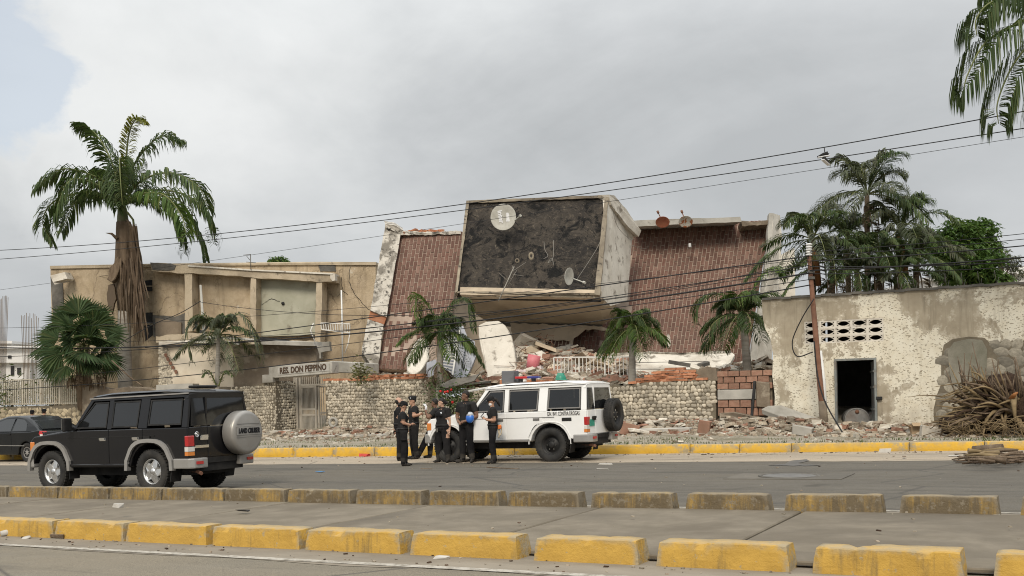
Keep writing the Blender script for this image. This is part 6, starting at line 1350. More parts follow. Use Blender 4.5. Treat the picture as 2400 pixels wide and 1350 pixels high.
def bez(P, n):
    """Catmull-Rom through the points"""
    P = [Vector(p) for p in P]; Q = [P[0] * 2 - P[1]] + P + [P[-1] * 2 - P[-2]]; out = []; m = len(P) - 1
    for i in range(n + 1):
        t = i / n * m; k = min(int(t), m - 1); u = t - k; a, b, c, d = Q[k:k + 4]
        out.append(.5 * ((2 * b) + (c - a) * u + (2 * a - 5 * b + 4 * c - d) * u * u + (3 * b - a - 3 * c + d) * u ** 3))
    return out
def frond_mb(P, leaf, nl, rng, hang=.55, start=.12, wid=.035, fwd=.55, rach=.03, mi=0, mr=1, lift=.0, side_v=None, plume=.25):
    """one pinnate leaf: rachis through P, leaflets on both sides bending down"""
    n = 26; C_ = bez(P, n); mb = MB().tube(C_, [rach * (1 - .8 * i / n) + .003 for i in range(n + 1)], 5, mr); dn = Vector((0, 0, -1))
    for k in range(nl):
        t = start + (1 - start) * (k + rng.random() * .6) / nl; f = t * n; i = min(int(f), n - 1); p = C_[i].lerp(C_[i + 1], f - i); d = (C_[min(i + 1, n)] - C_[max(i - 1, 0)]).normalized()
        s0 = d.cross(Vector((0, 0, 1))); s0 = s0.normalized() if s0.length > .15 else (side_v or Vector((1, 0, 0)))
        env = min(1, .45 + (t - start) * 2.2) * (1 - max(0, t - .7) * 1.7); L = leaf * env * rng.uniform(.85, 1.1)
        for sg in (-1, 1):
            if rng.random() < .05: continue
            u1 = (s0 * sg * rng.uniform(.75, 1.0) + d * fwd * rng.uniform(.8, 1.3) + Vector((0, 0, lift + rng.uniform(-plume, plume)))).normalized(); a = p + u1 * L * .08
            u2 = (u1 * (1 - hang) + dn * hang * 1.1 + d * .1).normalized(); u3 = (u1 * (1 - hang) * .4 + dn * (hang + .35)).normalized()
            b = a + u1 * L * .35; c = b + u2 * L * .38; e = c + u3 * L * .30; w = wid * rng.uniform(.8, 1.2); wv = u1.cross(dn); wv = wv.normalized() if wv.length > .1 else d; wv = (wv * .7 + d * .5).normalized() * w * .5
            v0 = len(mb.v); mb.v += [a - wv * .4, a + wv * .4, b - wv, b + wv, c - wv * .85, c + wv * .85, e]
            mb.f += [[v0, v0 + 1, v0 + 3, v0 + 2], [v0 + 2, v0 + 3, v0 + 5, v0 + 4], [v0 + 4, v0 + 5, v0 + 6]]; mb.m += [mi] * 3; mb.s += [False] * 3
    return mb
def pts3(l): return [D(*p) for p in l]
rng = random.Random(77)
# --------------------------------------------------------------- royal palm
dp = 48.2; base = D(293, 930, dp); rp = thing('royal_palm', (base.x, base.y, .5), 'tall royal palm with dead hanging fronds left of the beige block', 'palm tree')
tr = bez([D(296, 960, dp), D(293, 880, dp), D(291, 780, dp), D(296, 680, dp), D(294, 600, dp), D(288, 520, dp), D(286, 478, dp)], 24)
put('trunk', MB().tube(tr[:11], [.34, .34, .33, .33, .33, .32, .32, .31, .31, .31, .32], 14), 'trunk_grey', rp); put('trunk_sheath', MB().tube(tr[10:21], [.34, .42, .50, .56, .55, .52, .47, .43, .38, .34, .30], 12), 'trunk_brown', rp); put('crownshaft', MB().tube(tr[19:], [.30, .27, .25, .22, .20, .16], 10), 'shaft_green', rp)
c0 = (287, 480, dp); FR_ = [
    ([c0, (294, 400, dp), (301, 320, dp - .4), (318, 280, dp - .8), (341, 288, dp - 1)], 'palm_yellow', .55, .15),
    ([c0, (262, 380, dp + .5), (222, 312, dp + 1), (180, 294, dp + 1)], 'palm_green', 1.15, .5), ([c0, (312, 390, dp + .4), (372, 322, dp + .8), (426, 330, dp + 1)], 'palm_green', 1.15, .5),
    ([c0, (245, 425, dp - .8), (150, 396, dp - 1.4), (82, 440, dp - 1.8)], 'palm_green', 1.2, .6), ([c0, (240, 440, dp - 1.4), (170, 420, dp - 2.6), (137, 480, dp - 3), (132, 530, dp - 3)], 'palm_green', 1.2, .65),
    ([c0, (235, 455, dp + .6), (180, 470, dp + 1), (142, 545, dp + 1.2)], 'palm_green', 1.2, .65), ([c0, (215, 450, dp + 1.4), (130, 470, dp + 2.2), (100, 520, dp + 2.4), (124, 570, dp + 2.4)], 'palm_green', 1.0, .6),
    ([c0, (330, 425, dp - .8), (400, 405, dp - 1.4), (465, 438, dp - 1.8), (488, 490, dp - 2)], 'palm_green', 1.2, .6), ([c0, (330, 455, dp - 1.6), (385, 458, dp - 2.6), (425, 505, dp - 3.0), (437, 552, dp - 3.2)], 'palm_bright', 1.15, .6),
    ([c0, (340, 447, dp + .6), (430, 455, dp + 1.2), (488, 505, dp + 1.4), (500, 572, dp + 1.4)], 'palm_green', 1.2, .65), ([c0, (340, 462, dp + 1.4), (430, 490, dp + 2.4), (470, 555, dp + 2.6), (484, 612, dp + 2.6)], 'palm_green', 1.1, .65),
    ([c0, (335, 470, dp - .2), (395, 495, dp + .4), (425, 545, dp + .4), (432, 595, dp + .4)], 'palm_green', .9, .7), ([c0, (284, 395, dp - 1.2), (280, 372, dp - 2.4), (283, 430, dp - 3.4), (287, 480, dp - 3.6)], 'palm_green', 1.0, .6),
    ([c0, (290, 420, dp - .8), (275, 400, dp - 2.0), (268, 440, dp - 3.0), (275, 490, dp - 3.2)], 'palm_green', 1.0, .6), ([c0, (300, 410, dp + 1.4), (322, 400, dp + 2.6), (335, 440, dp + 3.4)], 'palm_green', 1.0, .6), ([c0, (270, 420, dp + 1.4), (240, 400, dp + 2.6), (225, 440, dp + 3.4)], 'palm_green', 1.0, .6)]
for P, mt, lf, hg in FR_: put('frond', frond_mb(pts3(P), lf * .92, 100, rng, hg * .88, .10, .08, .55, .06, plume=.5, side_v=Vector((.88, .48, 0))), [mt, 'stalk_green'], rp)
def strands(n, x0, x1, y0, y1, l0, l1, seed, dd, drift=10):
    mb = MB(); rg = random.Random(seed)
    for k in range(n):
        x = rg.uniform(x0, x1); y = rg.uniform(y0, y1); L = rg.uniform(l0, l1); d_ = dp - dd - rg.random() * .5; xe = x + rg.uniform(-.3, 1) * drift; w = rg.uniform(.8, 2.2)
        P = [D(x, y, d_ + .2), D(x + (xe - x) * .3, y + L * .3, d_), D(x + (xe - x) * .7, y + L * .68, d_ - .05), D(xe, y + L, d_)]; v0 = len(mb.v); sd = Vector((math.cos(YAW), math.sin(YAW), 0)) * (w / F * dp / 2)
        for q, kk in zip(P, (1, 1.2, .9, .15)): mb.v += [q - sd * kk, q + sd * kk + Vector((0, .03, 0))]
        for q in range(3): mb.f.append([v0 + q * 2, v0 + q * 2 + 1, v0 + q * 2 + 3, v0 + q * 2 + 2]); mb.m.append(0); mb.s.append(False)
    return mb
for k, q in enumerate(((34, 296, 310, 540, 610, 70, 150, 1, .55, 14), (60, 300, 326, 580, 660, 70, 160, 2, .62, 16), (55, 306, 334, 630, 700, 50, 130, 3, .6, 18), (26, 303, 320, 520, 570, 110, 190, 4, .5, 26), (18, 282, 300, 600, 680, 50, 110, 5, .65, 8))): put('dead_frond', strands(*q[:7], q[7], q[8], q[9]), 'dead_frond', rp)
for (a, b, c) in (((298, 515), (318, 560), (322, 640)), ((303, 520), (330, 600), (338, 700)), ((300, 640), (325, 720), (342, 800))):
    dd = dp - .6; put('dead_stalk', MB().tube(bez(pts3([(*a, dp - .3), (*b, dd), (*c, dd)]), 8), [.06, .055, .05, .045, .04, .035, .03, .025, .02], 5), 'trunk_brown', rp)
put('sheath_boot', slab(jag([(284, 612, dp - .7), (276, 640, dp - .8), (262, 662, dp - .8), (250, 655, dp - .8), (258, 625, dp - .7), (276, 600, dp - .7)], 10, 2, 5), .3), 'trunk_brown', rp, bevel=.03)
put('sheath_spike', MB().tube(pts3([(275, 560, dp - .4), (262, 548, dp - .4), (248, 546, dp - .4)]), [.09, .06, .01], 6), 'trunk_brown', rp); put('husk', slab(jag([(254, 668, dp - .6), (266, 664, dp - .6), (272, 700, dp - .6), (262, 735, dp - .6), (254, 720, dp - .6), (250, 690, dp - .6)], 10, 1.5, 6), .15), 'dead_frond', rp)
put('hanging_stalk', MB().tube(pts3([(298, 497, dp - .3), (312, 515, dp - .4), (318, 560, dp - .4), (320, 620, dp - .4)]), .05, 6), 'stalk_green', rp)

def small_palm(name, label, crown, foot, d, size, n, mats, seed, up=.5, leaf=.42, extra=(), trunk=.10, group=None, hang=.55, wid=.05, tm='trunk_grey', nl=44, az0=0.0, grav=.62):
    rng = random.Random(seed); c = D(crown[0], crown[1], d); f = D(foot[0], foot[1], d); f.z = min(f.z, .4)
    root = thing(name, (f.x, f.y, f.z), label, 'palm tree', group)
    put('trunk', MB().tube(bez([f, f.lerp(c, .5) + Vector((rng.uniform(-.1, .1), 0, 0)), c], 10), [trunk * (1.25 - .5 * i / 10) for i in range(11)], 10), tm, root)
    for k in range(n):
        az = az0 + 2.399963 * k + rng.uniform(-.25, .25); q_ = (k + .5) / n; el = up + (1.35 - up) * (1 - q_) if q_ < .55 else up - (q_ - .55) * 2.0 * (up + .15); el += rng.uniform(-.12, .12); L = size * rng.uniform(.85, 1.12); h = Vector((math.cos(az), math.sin(az), 0)); z = Vector((0, 0, 1)); gv = grav * rng.uniform(.8, 1.25)
        P = [c + L * (h * math.cos(el) * t_ + z * (math.sin(el) * t_ - gv * t_ ** 2.2)) for t_ in (0, .3, .6, .85, 1.05)]
        put('frond', frond_mb(P, leaf * size / 1.6, nl, rng, hang, .12, wid, .7, .022, lift=.12), [rng.choice(mats), 'stalk_green'], root)
    for P, mt in extra: put('frond', frond_mb(pts3(P), leaf * size / 1.6, nl, rng, hang, .12, wid, .6, .025), [mt, 'stalk_green'], root)
    return root
pa = small_palm('small_palm', 'thin greyish palm in front of the cream wall beside the grey post', (512, 785), (510, 925), 40.4, 1.7, 15, ['palm_grey', 'palm_grey', 'palm_green'], 3, .6, .52, [([(512, 790, 40.4), (480, 740, 40), (440, 770, 39.8), (450, 850, 39.8)], 'palm_grey'), ([(512, 790, 40.4), (560, 735, 40), (600, 790, 39.9), (612, 850, 39.9)], 'palm_grey')], .09, wid=.032, nl=64, hang=.35, grav=.56)
put('sucker', frond_mb(pts3([(508, 905, 40.3), (490, 870, 40.1), (475, 880, 40)]), .3, 20, rng, .4, .1, .04), ['palm_green', 'stalk_green'], pa); put('sucker', frond_mb(pts3([(512, 905, 40.3), (528, 870, 40.1), (545, 880, 40)]), .3, 20, rng, .4, .1, .04), ['palm_green', 'stalk_green'], pa)
small_palm('small_palm', 'bushy green palm before the broken shutter, dry fronds at its foot', (1032, 780), (1025, 910), 36.6, 1.35, 20, ['palm_green', 'palm_bright', 'palm_green'], 5, .35, .66, [([(1032, 780, 36.6), (1005, 720, 36.4), (975, 695, 36.3), (985, 760, 36.2)], 'palm_bright'), ([(1032, 780, 36.6), (1060, 715, 36.4), (1095, 705, 36.3), (1112, 775, 36.2)], 'palm_green'), ([(1025, 850, 36.4), (1012, 870, 36.2), (1010, 900, 36.1)], 'dead_frond'), ([(1028, 850, 36.4), (1050, 880, 36.2), (1062, 905, 36.1)], 'dead_frond')], .12, nl=66, wid=.036, hang=.34)
small_palm('small_palm', 'round headed green palm standing behind the white railing', (1484, 770), (1484, 915), 34.4, 1.2, 19, ['palm_green', 'palm_bright', 'palm_green'], 8, .3, .66, [], .13, nl=62, wid=.033, hang=.34)
small_palm('small_palm', 'leaning dark palm left of the peeling building, long fronds drooping left', (1742, 740), (1760, 900), 34.0, 1.5, 18, ['palm_green', 'palm_green', 'palm_bright'], 12, .35, .64, [([(1742, 740, 34), (1690, 690, 33.7), (1640, 705, 33.6), (1628, 770, 33.6)], 'palm_green'), ([(1742, 740, 34), (1700, 740, 33.6), (1665, 770, 33.4), (1668, 832, 33.4)], 'palm_green'), ([(1742, 740, 34), (1775, 660, 33.8), (1808, 630, 33.7), (1830, 640, 33.7)], 'palm_bright'), ([(1742, 740, 34), (1790, 690, 33.8), (1830, 700, 33.7), (1850, 740, 33.7)], 'palm_green')], .15, nl=64, wid=.036, hang=.38)
# palms behind the peeling building
for k, (cr, ft, d, sz, n, lab) in enumerate((((1905, 560), (1900, 720), 37.0, 2.1, 15, 'feather palm nearest the rusty pole behind the peeling building'), ((2032, 455), (2045, 720), 38.5, 2.45, 17, 'tallest feather palm behind the peeling building'), ((2110, 540), (2090, 720), 38.0, 2.3, 16, 'feather palm on the right of the palm clump'), ((1985, 560), (1990, 720), 39.5, 1.9, 14, 'dark feather palm between the pole and the tallest palm'), ((2150, 600), (2130, 720), 36.8, 1.8, 14, 'low feather palm next to the leafy mango tree'), ((2060, 600), (2070, 720), 36.4, 1.7, 13, 'low feather palm in the middle of the clump'), ((1950, 610), (1955, 720), 36.6, 1.6, 13, 'low feather palm just right of the pole'), ((2110, 640), (2110, 720), 35.9, 1.3, 12, 'short feather palm at the wall right of the clump middle'), ((2010, 640), (2015, 720), 35.9, 1.3, 12, 'short feather palm at the wall left of the clump middle'))):
    r_ = small_palm('feather_palm', lab, cr, ft, d, sz, n, ['palm_grey', 'palm_green', 'palm_green'] if k != 1 else ['palm_grey', 'palm_grey', 'palm_green'], 30 + k, .45, .5, [], .12, 'palm clump behind the peeling building', .36, .040, 'trunk_brown', 58, grav=.50)
    if k in (0, 2): put('orange_sheath', MB().tube([D(cr[0] - 4, cr[1] + 14, d - .4), D(cr[0] + 6, cr[1] + 45, d - .4), D(cr[0] + 14, cr[1] + 110, d - .4)], [.05, .13, .10], 8), 'orange_sheath', r_)
    put('dead_skirt', frond_mb([D(cr[0], cr[1] + 20, d), D(cr[0] + 10, cr[1] + 60, d - .3), D(cr[0] + 14, cr[1] + 120, d - .3)], .7, 24, rng, .9, .05, .06, .2, .04), ['dead_frond', 'trunk_brown'], r_)
# coconut palm whose fronds hang in at the top right corner
dc = 24.5; cc = (2450, 40, dc); g_ = D(2490, 900, dc)
cp_ = thing('coconut_palm', (g_.x, g_.y, .1), 'coconut palm fronds hanging into the top right corner', 'palm tree')
put('trunk', MB().tube(bez([Vector((g_.x, g_.y, -.1)), D(2480, 500, dc), D(2450, 40, dc)], 12), [.2 - .005 * i for i in range(13)], 10), 'trunk_grey', cp_)
for P in ([cc, (2395, 0, dc - .3), (2325, 5, dc - .6), (2288, 45, dc - .8), (2290, 85, dc - .9)], [cc, (2385, 55, dc - .5), (2310, 100, dc - 1), (2268, 175, dc - 1.2), (2256, 225, dc - 1.2)], [cc, (2420, 90, dc - .3), (2370, 160, dc - .6), (2338, 240, dc - .8), (2340, 290, dc - .8)], [cc, (2410, -40, dc + .5), (2350, -60, dc + 1), (2300, -20, dc + 1.2)], [cc, (2500, 0, dc), (2570, 40, dc), (2620, 150, dc)], [cc, (2480, -60, dc + .6), (2540, -90, dc + 1), (2600, -40, dc + 1)], [cc, (2460, 120, dc - .8), (2450, 220, dc - 1.2), (2440, 310, dc - 1.2)]):
    put('frond', frond_mb(pts3(P), 1.0, 120, rng, .82, .08, .040, .35, .035, side_v=Vector((.88, .48, 0))), ['palm_green', 'stalk_green'], cp_)
# fan palm at the left
fp_ = thing('fan_palm', D(195, 930, 46.0), 'bushy fan palm in front of the beige block by the metal fence', 'palm tree'); fp_.location.z = .4
put('trunk', MB().tube([D(198, 960, 46), D(196, 870, 46), D(195, 790, 46)], [.3, .34, .25], 10), 'trunk_brown', fp_)
def fan_mb(base, hub, r, rng, nseg=26, spread=2.2, droop=.25):
    mb = MB().tube([base, base.lerp(hub, .5) + Vector((0, 0, .08)), hub], [.03, .025, .02], 5, 1); ax = (hub - base).normalized(); vw = (Vector((0, 0, H)) - hub).normalized(); nrm = (vw * rng.uniform(.3, .9) + Vector((rng.uniform(-.5, .5), 0, rng.uniform(.1, .7))) + ax * .2); nrm = (nrm - ax * nrm.dot(ax)).normalized(); sd = ax.cross(nrm)
    for k in range(nseg):
        a = -spread / 2 * 1.2 + spread * 1.2 * k / (nseg - 1) ; dr = ax * math.cos(a) + sd * math.sin(a); da = spread * 1.2 / nseg * .62; L = r * (1 - .12 * abs(a)) * rng.uniform(.92, 1.05)
        e1 = ax * math.cos(a - da) + sd * math.sin(a - da); e2 = ax * math.cos(a + da) + sd * math.sin(a + da); fold = nrm * .03 * (1 if k % 2 else -1); dn = Vector((0, 0, -droop * r))
        m1, m2 = hub + e1 * L * .58 + fold, hub + e2 * L * .58 - fold; tip = hub + dr * L + dn * .45; v0 = len(mb.v); mb.v += [hub, m1 + dn * .12, m2 + dn * .12, tip]; mb.f += [[v0, v0 + 1, v0 + 2], [v0 + 1, v0 + 3, v0 + 2]]; mb.m += [0, 0]; mb.s += [False, False]
    return mb
for (hx, hy, dd, r) in ((150, 745, 0, 1.25), (205, 725, .6, 1.35), (120, 790, -.4, 1.2), (235, 735, .8, 1.2), (130, 830, -.8, 1.2), (260, 780, .3, 1.2), (160, 800, -1.4, 1.15), (215, 790, -1.2, 1.2), (175, 840, -1.6, 1.1), (240, 835, -1.0, 1.15), (115, 860, .2, 1.0), (195, 765, 1.2, 1.3), (262, 850, .4, 1.0), (145, 870, -1.2, .9), (215, 860, -1.4, .9), (135, 765, .6, 1.2), (180, 715, .2, 1.3), (225, 755, -.4, 1.25), (250, 810, -.8, 1.15), (100, 815, .3, 1.1), (165, 770, -.9, 1.25), (200, 830, -1.8, 1.1), (125, 850, -.6, 1.05)):
    b_ = D(196, 810, 46 + dd * .3); put('fan_leaf', fan_mb(b_, D(hx + (196 - hx) * .22, hy + (810 - hy) * .22, 46 + dd), r * 1.05, rng, 26, 2.1, .5), ['fan_green', 'stalk_green'], fp_)
for (hx, hy, r) in ((165, 790, .8), (225, 785, .8), (195, 765, .85), (180, 825, .8), (215, 825, .75), (150, 815, .75), (240, 805, .75), (200, 800, .8)):
    put('fan_leaf', fan_mb(D(196, 815, 46.2), D(hx, hy, 44.9), r, rng, 24, 2.4, .6), ['fan_green', 'stalk_green'], fp_)
for (bx, by, hx, hy, r) in ((190, 835, 186, 800, .95), (205, 830, 210, 792, .95), (175, 845, 165, 815, .85), (215, 840, 226, 812, .85), (196, 820, 196, 775, 1.0)):
    put('fan_leaf', fan_mb(D(bx, by, 45.1), D(hx, hy, 44.8), r, rng, 24, 2.3, .45), ['fan_green', 'stalk_green'], fp_)
for k in range(5): put('dead_leaf', frond_mb([D(196 + k * 8 - 12, 830, 45.4), D(192 + k * 16 - 20, 870, 45.0), D(190 + k * 20 - 26, 905, 45.0)], .6, 20, rng, .9, .05, .06, .2, .03), ['dead_frond', 'trunk_brown'], fp_)

# broadleaf trees
def tree(name, label, lobes, foot, d, leaf, nl, mat, seed, twig=0):
    rng = random.Random(seed); f = D(foot[0], foot[1], d); f.z = min(f.z, .5); root = thing(name, (f.x, f.y, f.z), label, 'tree'); tp = D(foot[0], foot[1] - 60, d)
    tr = MB().tube(bez([f, f.lerp(tp, .6), tp], 6), [.22, .2, .18, .16, .14, .12, .1], 8); cr = MB()
    for (px, py, r, dd) in lobes:
        c = D(px, py, d + dd); rm = r / F * d; tr.tube(bez([tp - Vector((0, 0, .3)), tp.lerp(c, .6) + Vector((0, 0, .1)), c], 5), [.09, .07, .05, .035, .02, .01], 5)
        for q in range(int(nl * (r / 40.0) ** 2)):
            v = Vector((rng.gauss(0, 1), rng.gauss(0, 1), rng.gauss(0, 1))).normalized(); rr = rm * (.45 + .6 * rng.random() ** .6) * (1 + .35 * noise.noise(v * 2.5 + c)); p = c + Vector((v.x, v.y, v.z * .85)) * rr
            for s in range(3):
                a = rng.uniform(0, 6.28); dr = Vector((math.cos(a), math.sin(a), rng.uniform(-1.0, .15))).normalized(); sd = dr.cross(Vector((rng.uniform(-1, 1), rng.uniform(-1, 1), 1))).normalized(); L = leaf * rng.uniform(.7, 1.2); v0 = len(cr.v); w = L * .17
                cr.v += [p, p + dr * L * .45 + sd * w, p + dr * L + Vector((0, 0, -L * .15)), p + dr * L * .45 - sd * w]; cr.f += [[v0, v0 + 1, v0 + 2, v0 + 3]]; cr.m += [0]; cr.s += [False]
    put('trunk', tr, 'trunk_brown', root); put('crown', cr, mat, root)
tree('mango_tree', 'dense leafy green tree right of the palm clump', [(2250, 555, 50, 0), (2295, 545, 42, .5), (2215, 590, 40, -.3), (2270, 610, 50, -.5), (2310, 600, 42, .2), (2230, 640, 38, .2), (2290, 650, 36, 0), (2325, 650, 26, -.3), (2350, 655, 20, -.3), (2180, 560, 30, .8), (2160, 545, 24, 1.0)], (2265, 720), 40.0, .24, 420, 'mango_green', 5)
tree('olive_tree', 'thin grey green tree at the right edge behind the mango tree', [(2345, 605, 30, 0), (2370, 615, 24, 0), (2330, 580, 20, 0), (2385, 640, 20, 0)], (2352, 720), 58.0, .20, 380, 'tree_olive', 6)
tree('distant_tree', 'small round tree top showing above the beige roof', [(640, 611, 12, 0), (655, 610, 14, 0), (668, 613, 10, 0)], (652, 680), 75.0, .3, 700, 'mango_green', 7)
# shrubs and weeds
def bush(name, label, px, py, d, r, n, mat, seed, leaf=.10, flower=0):
    rng = random.Random(seed); c = D(px, py, d); root = thing(name, (c.x, c.y, c.z - r), label, 'shrub'); cr = MB(); st = MB()
    for q in range(n):
        v = Vector((rng.gauss(0, .5), rng.gauss(0, .5), rng.gauss(0, .5))) * r; p = c + v; a = rng.uniform(0, 6.28); dr = Vector((math.cos(a), math.sin(a), rng.uniform(-.6, .6))).normalized(); sd = dr.orthogonal().normalized(); v0 = len(cr.v); L = leaf * rng.uniform(.6, 1.3)
        cr.v += [p, p + dr * L * .5 + sd * L * .2, p + dr * L, p + dr * L * .5 - sd * L * .2]; cr.f.append([v0, v0 + 1, v0 + 2, v0 + 3]); cr.m.append(0); cr.s.append(False)
    for q in range(9): st.tube([c - Vector((0, 0, r)), c + Vector((rng.uniform(-.6, .6) * r, rng.uniform(-.4, .4) * r, rng.uniform(0, .7) * r))], [.02, .006], 4)
    put('stems', st, 'trunk_brown', root); put('foliage', cr, mat, root)
    for q in range(flower): put('flower', ball(c + Vector((rng.uniform(-.5, .5) * r, -.6 * r, rng.uniform(-.2, .5) * r)), .05, 6), 'red_flower', root)
bush('flowering_shrub', 'dark shrub with red flowers in the wall gap behind the people', 1060, 935, 35.6, .85, 1500, 'palm_green', 3, .13, 5)
bush('weed_bush', 'dry green bush on the wall right of the name sign', 846, 874, 37.2, .40, 420, 'dry_weed', 4, .13)
bush('weed_bush', 'weeds behind the bars of the metal fence at the left edge', 25, 925, 49, .9, 700, 'weed_green', 6, .2); bush('weed_bush', 'weeds behind the metal fence below the fan palm', 130, 922, 48.6, .9, 700, 'weed_green', 7, .2)
# grass along the kerb
def grass():
    mb = MB(); rng = random.Random(9); n = 0
    while n < 3800:
        u = rng.uniform(-34, 1.5); v = 25.75 + abs(rng.gauss(0, 1.3)); 
        if v > 30.5 or noise.noise((u * .45, v * .8, 4)) < -.05: continue
        p = Vector((u, v, verge_z(u, v) - .01)); h = rng.uniform(.03, .10); a = rng.uniform(0, 6.28); d = Vector((math.cos(a), math.sin(a), 0)); v0 = len(mb.v); mb.v += [p - d * .012, p + d * .012, p + d.cross(Vector((0, 0, 1))) * h * .6 + Vector((0, 0, h))]; mb.f.append([v0, v0 + 1, v0 + 2]); mb.m.append(0); mb.s.append(False); n += 1
    put('grass', mb, 'weed_green', kind='stuff', label='short patchy grass along the far kerb')
grass()
# ================================================================= CABLES, POLES, DISHES AND LITTER
pv = 30.2
pole = thing('utility_pole', (PV(1931, 1010, pv).x, pv, wall_z(-7)), 'leaning rusty red utility pole in front of the peeling building', 'pole')
put('shaft', MB().tube([PV(1933, 1015, pv), PV(1922, 900, pv), PV(1908, 740, pv), PV(1899, 635, pv), PV(1895, 578, pv)], [.092, .086, .076, .066, .05], 12), 'rust', pole); put('footing', MB().tube([PV(1934, 1020, pv), PV(1927, 940, pv)], [.13, .112], 12), 'brown_render', pole)
for k in range(5): put('insulator', MB().lathe([(.03, 0), (.075, .02), (.075, .05), (.03, .07)], 12, Matrix.Translation(PV(1896, 600 - k * 6, pv - .02)) @ Matrix.Diagonal((1.25, 1.25, 1, 1))), 'white_plastic', pole)
for k, y in enumerate((640, 655)): put('clamp', MB().lathe([(.10, 0), (.10, .08), (.07, .08)], 10, Matrix.Translation(PV(1901 + k, y, pv))), 'concrete_dark', pole)
def cable(p, v, r, label, n=40, mat='cable_black', vs=None):
    vs = vs or (v, v, v); a, m_, b = [PV(x, y, q) for (x, y), q in zip(p, vs)]; t = (m_.x - a.x) / (b.x - a.x); k = (m_ - a.lerp(b, t)) / (t * (1 - t))
    put('cable', MB().tube([a.lerp(b, i / n) + k * (i / n) * (1 - i / n) for i in range(n + 1)], r, 5), mat, label=label, cat='cable', group='overhead cables')
cable([(-80, 590), (1090, 478), (2480, 246)], 27.5, .014, 'topmost overhead cable, carrying the hanging shoes')
cable([(-80, 613), (1090, 492), (2480, 288)], 28.0, .013, 'second cable from the top, just below the one with the shoes')
cable([(-80, 690), (900, 552), (2480, 308)], 34.0, .008, 'thin third cable from the top')
low = [([(-80, 812), (840, 781), (1897, 640)], .032, 'thick cable meeting the pole at its upper clamp'), ([(-80, 838), (840, 772), (1897, 622)], .018, 'cable just above the thick one, sagging past the beige block'), ([(-80, 918), (840, 834), (1899, 668)], .022, 'lowest cable crossing in front of the middle palm'),
       ([(340, 815), (840, 748), (1896, 600)], .022, 'cable running to the top insulator from the royal palm'), ([(470, 708), (1000, 738), (1897, 612)], .012, 'thin cable from the grey post to the pole'), ([(300, 800), (1150, 738), (1898, 628)], .012, 'thin cable crossing below the tipped roof'), ([(-80, 905), (700, 820), (1899, 655)], .014, 'thin cable above the lowest one'), ([(-80, 770), (420, 752), (1897, 606)], .010, 'faint cable behind the royal palm')]
for p, r, lab in low: cable(p, 30.1, r * .82, lab)
for k, (y0, y1, r) in enumerate(((590, 543, .012), (600, 556, .012), (612, 572, .020), (625, 612, .020), (634, 600, .026), (642, 622, .014))): cable([(1898, y0), (2150, (y0 + y1) / 2 + 5), (2480, y1 - 4)], 30.1, r * .8, '%s of the cables running right from the pole, counted from the top' % ordn[k])
put('cable', MB().tube(bez([PV(1908, 700, 30.0), PV(1880, 745, 30.0), PV(1857, 800, 30.0), PV(1868, 835, 30.0), PV(1905, 825, 30.0)], 20), .018, 5), 'cable_black', label='black cable hanging in a loop left of the rusty pole', cat='cable', group='overhead cables')
put('cable', MB().tube(bez([PV(1908, 800, 30.0), PV(1916, 880, 29.9), PV(1935, 945, 29.6), PV(1978, 1020, 29.2)], 20), .022, 5), 'cable_black', label='black stay cable running from the pole down to the ground', cat='cable', group='overhead cables')
put('cable', MB().tube(bez([PV(240, 830, 30.3), PV(350, 765, 30.3), PV(420, 735, 30.3), PV(470, 706, 30.3)], 16), .016, 5), 'cable_black', label='short cable rising from the royal palm to the grey post', cat='cable', group='overhead cables')
put('cable', MB().tube(bez([PV(262, 845, 30.3), PV(300, 880, 30.4), PV(335, 905, 30.6)], 10), .03, 5), 'trunk_brown', label='stay wire slanting down at the foot of the royal palm', cat='cable', group='overhead cables')
# grey street post with coiled cable
gp = thing('street_post', (PV(486, 910, 30.4).x, 30.4, 1.0), 'slim grey white post beside the small palm', 'post')
put('shaft', MB().tube([Vector((PV(490, 940, 31.5).x, 31.45, .1)), PV(482, 850, 31.4), PV(470, 668, 31.4)], [.075, .062, .045], 10), 'concrete_old', gp)
cl = thing('cable_coil', PV(471, 780, 30.6), 'coil of black cable hanging on the grey post', 'cable coil'); mb = MB()
for q in range(4): put('loop', MB().tube([PV(471 + 13 * math.cos(a) + q, 760 + (19 - q) * math.sin(a), 30.95 + q * .03) for a in [k * .3142 for k in range(21)]], .035, 5), 'cable_black', cl)
put('junction_box', MB().box(PV(474, 752, 31.0), (.25, .15, .3)), 'cable_black', cl, bevel=.03)
# shoes on the wire
sh_ = thing('hanging_shoes', PV(1934, 380, 27.4), 'pair of black and white sneakers hanging from the topmost cable', 'shoes')
put('lace', MB().tube([PV(1932, 347, 27.45), PV(1933, 356, 27.4)], .012, 4), 'cable_black', sh_)
def shoe(c, rot, m1):
    i = loft([((-.14, 0, 0), .03, .035), ((-.11, 0, .02), .055, .05), ((0, 0, .01), .045, .05), ((.10, 0, -.015), .03, .055), ((.16, 0, -.025), .02, .035)], 10); i.xform(rot); i.xform(Matrix.Translation(c)); s_ = put('shoe', i, m1, sh_)
    q = MB().box((0, 0, -.045), (.32, .10, .03)); q.xform(rot); q.xform(Matrix.Translation(c)); put('sole', q, 'mask_white', s_, bevel=.01)
shoe(PV(1930, 363, 27.4), Matrix.Rotation(R(205), 4, 'Z') @ Matrix.Rotation(R(8), 4, 'Y'), 'cloth_black'); shoe(PV(1936, 377, 27.4), Matrix.Rotation(R(70), 4, 'Z') @ Matrix.Rotation(R(20), 4, 'Y'), 'cloth_black')

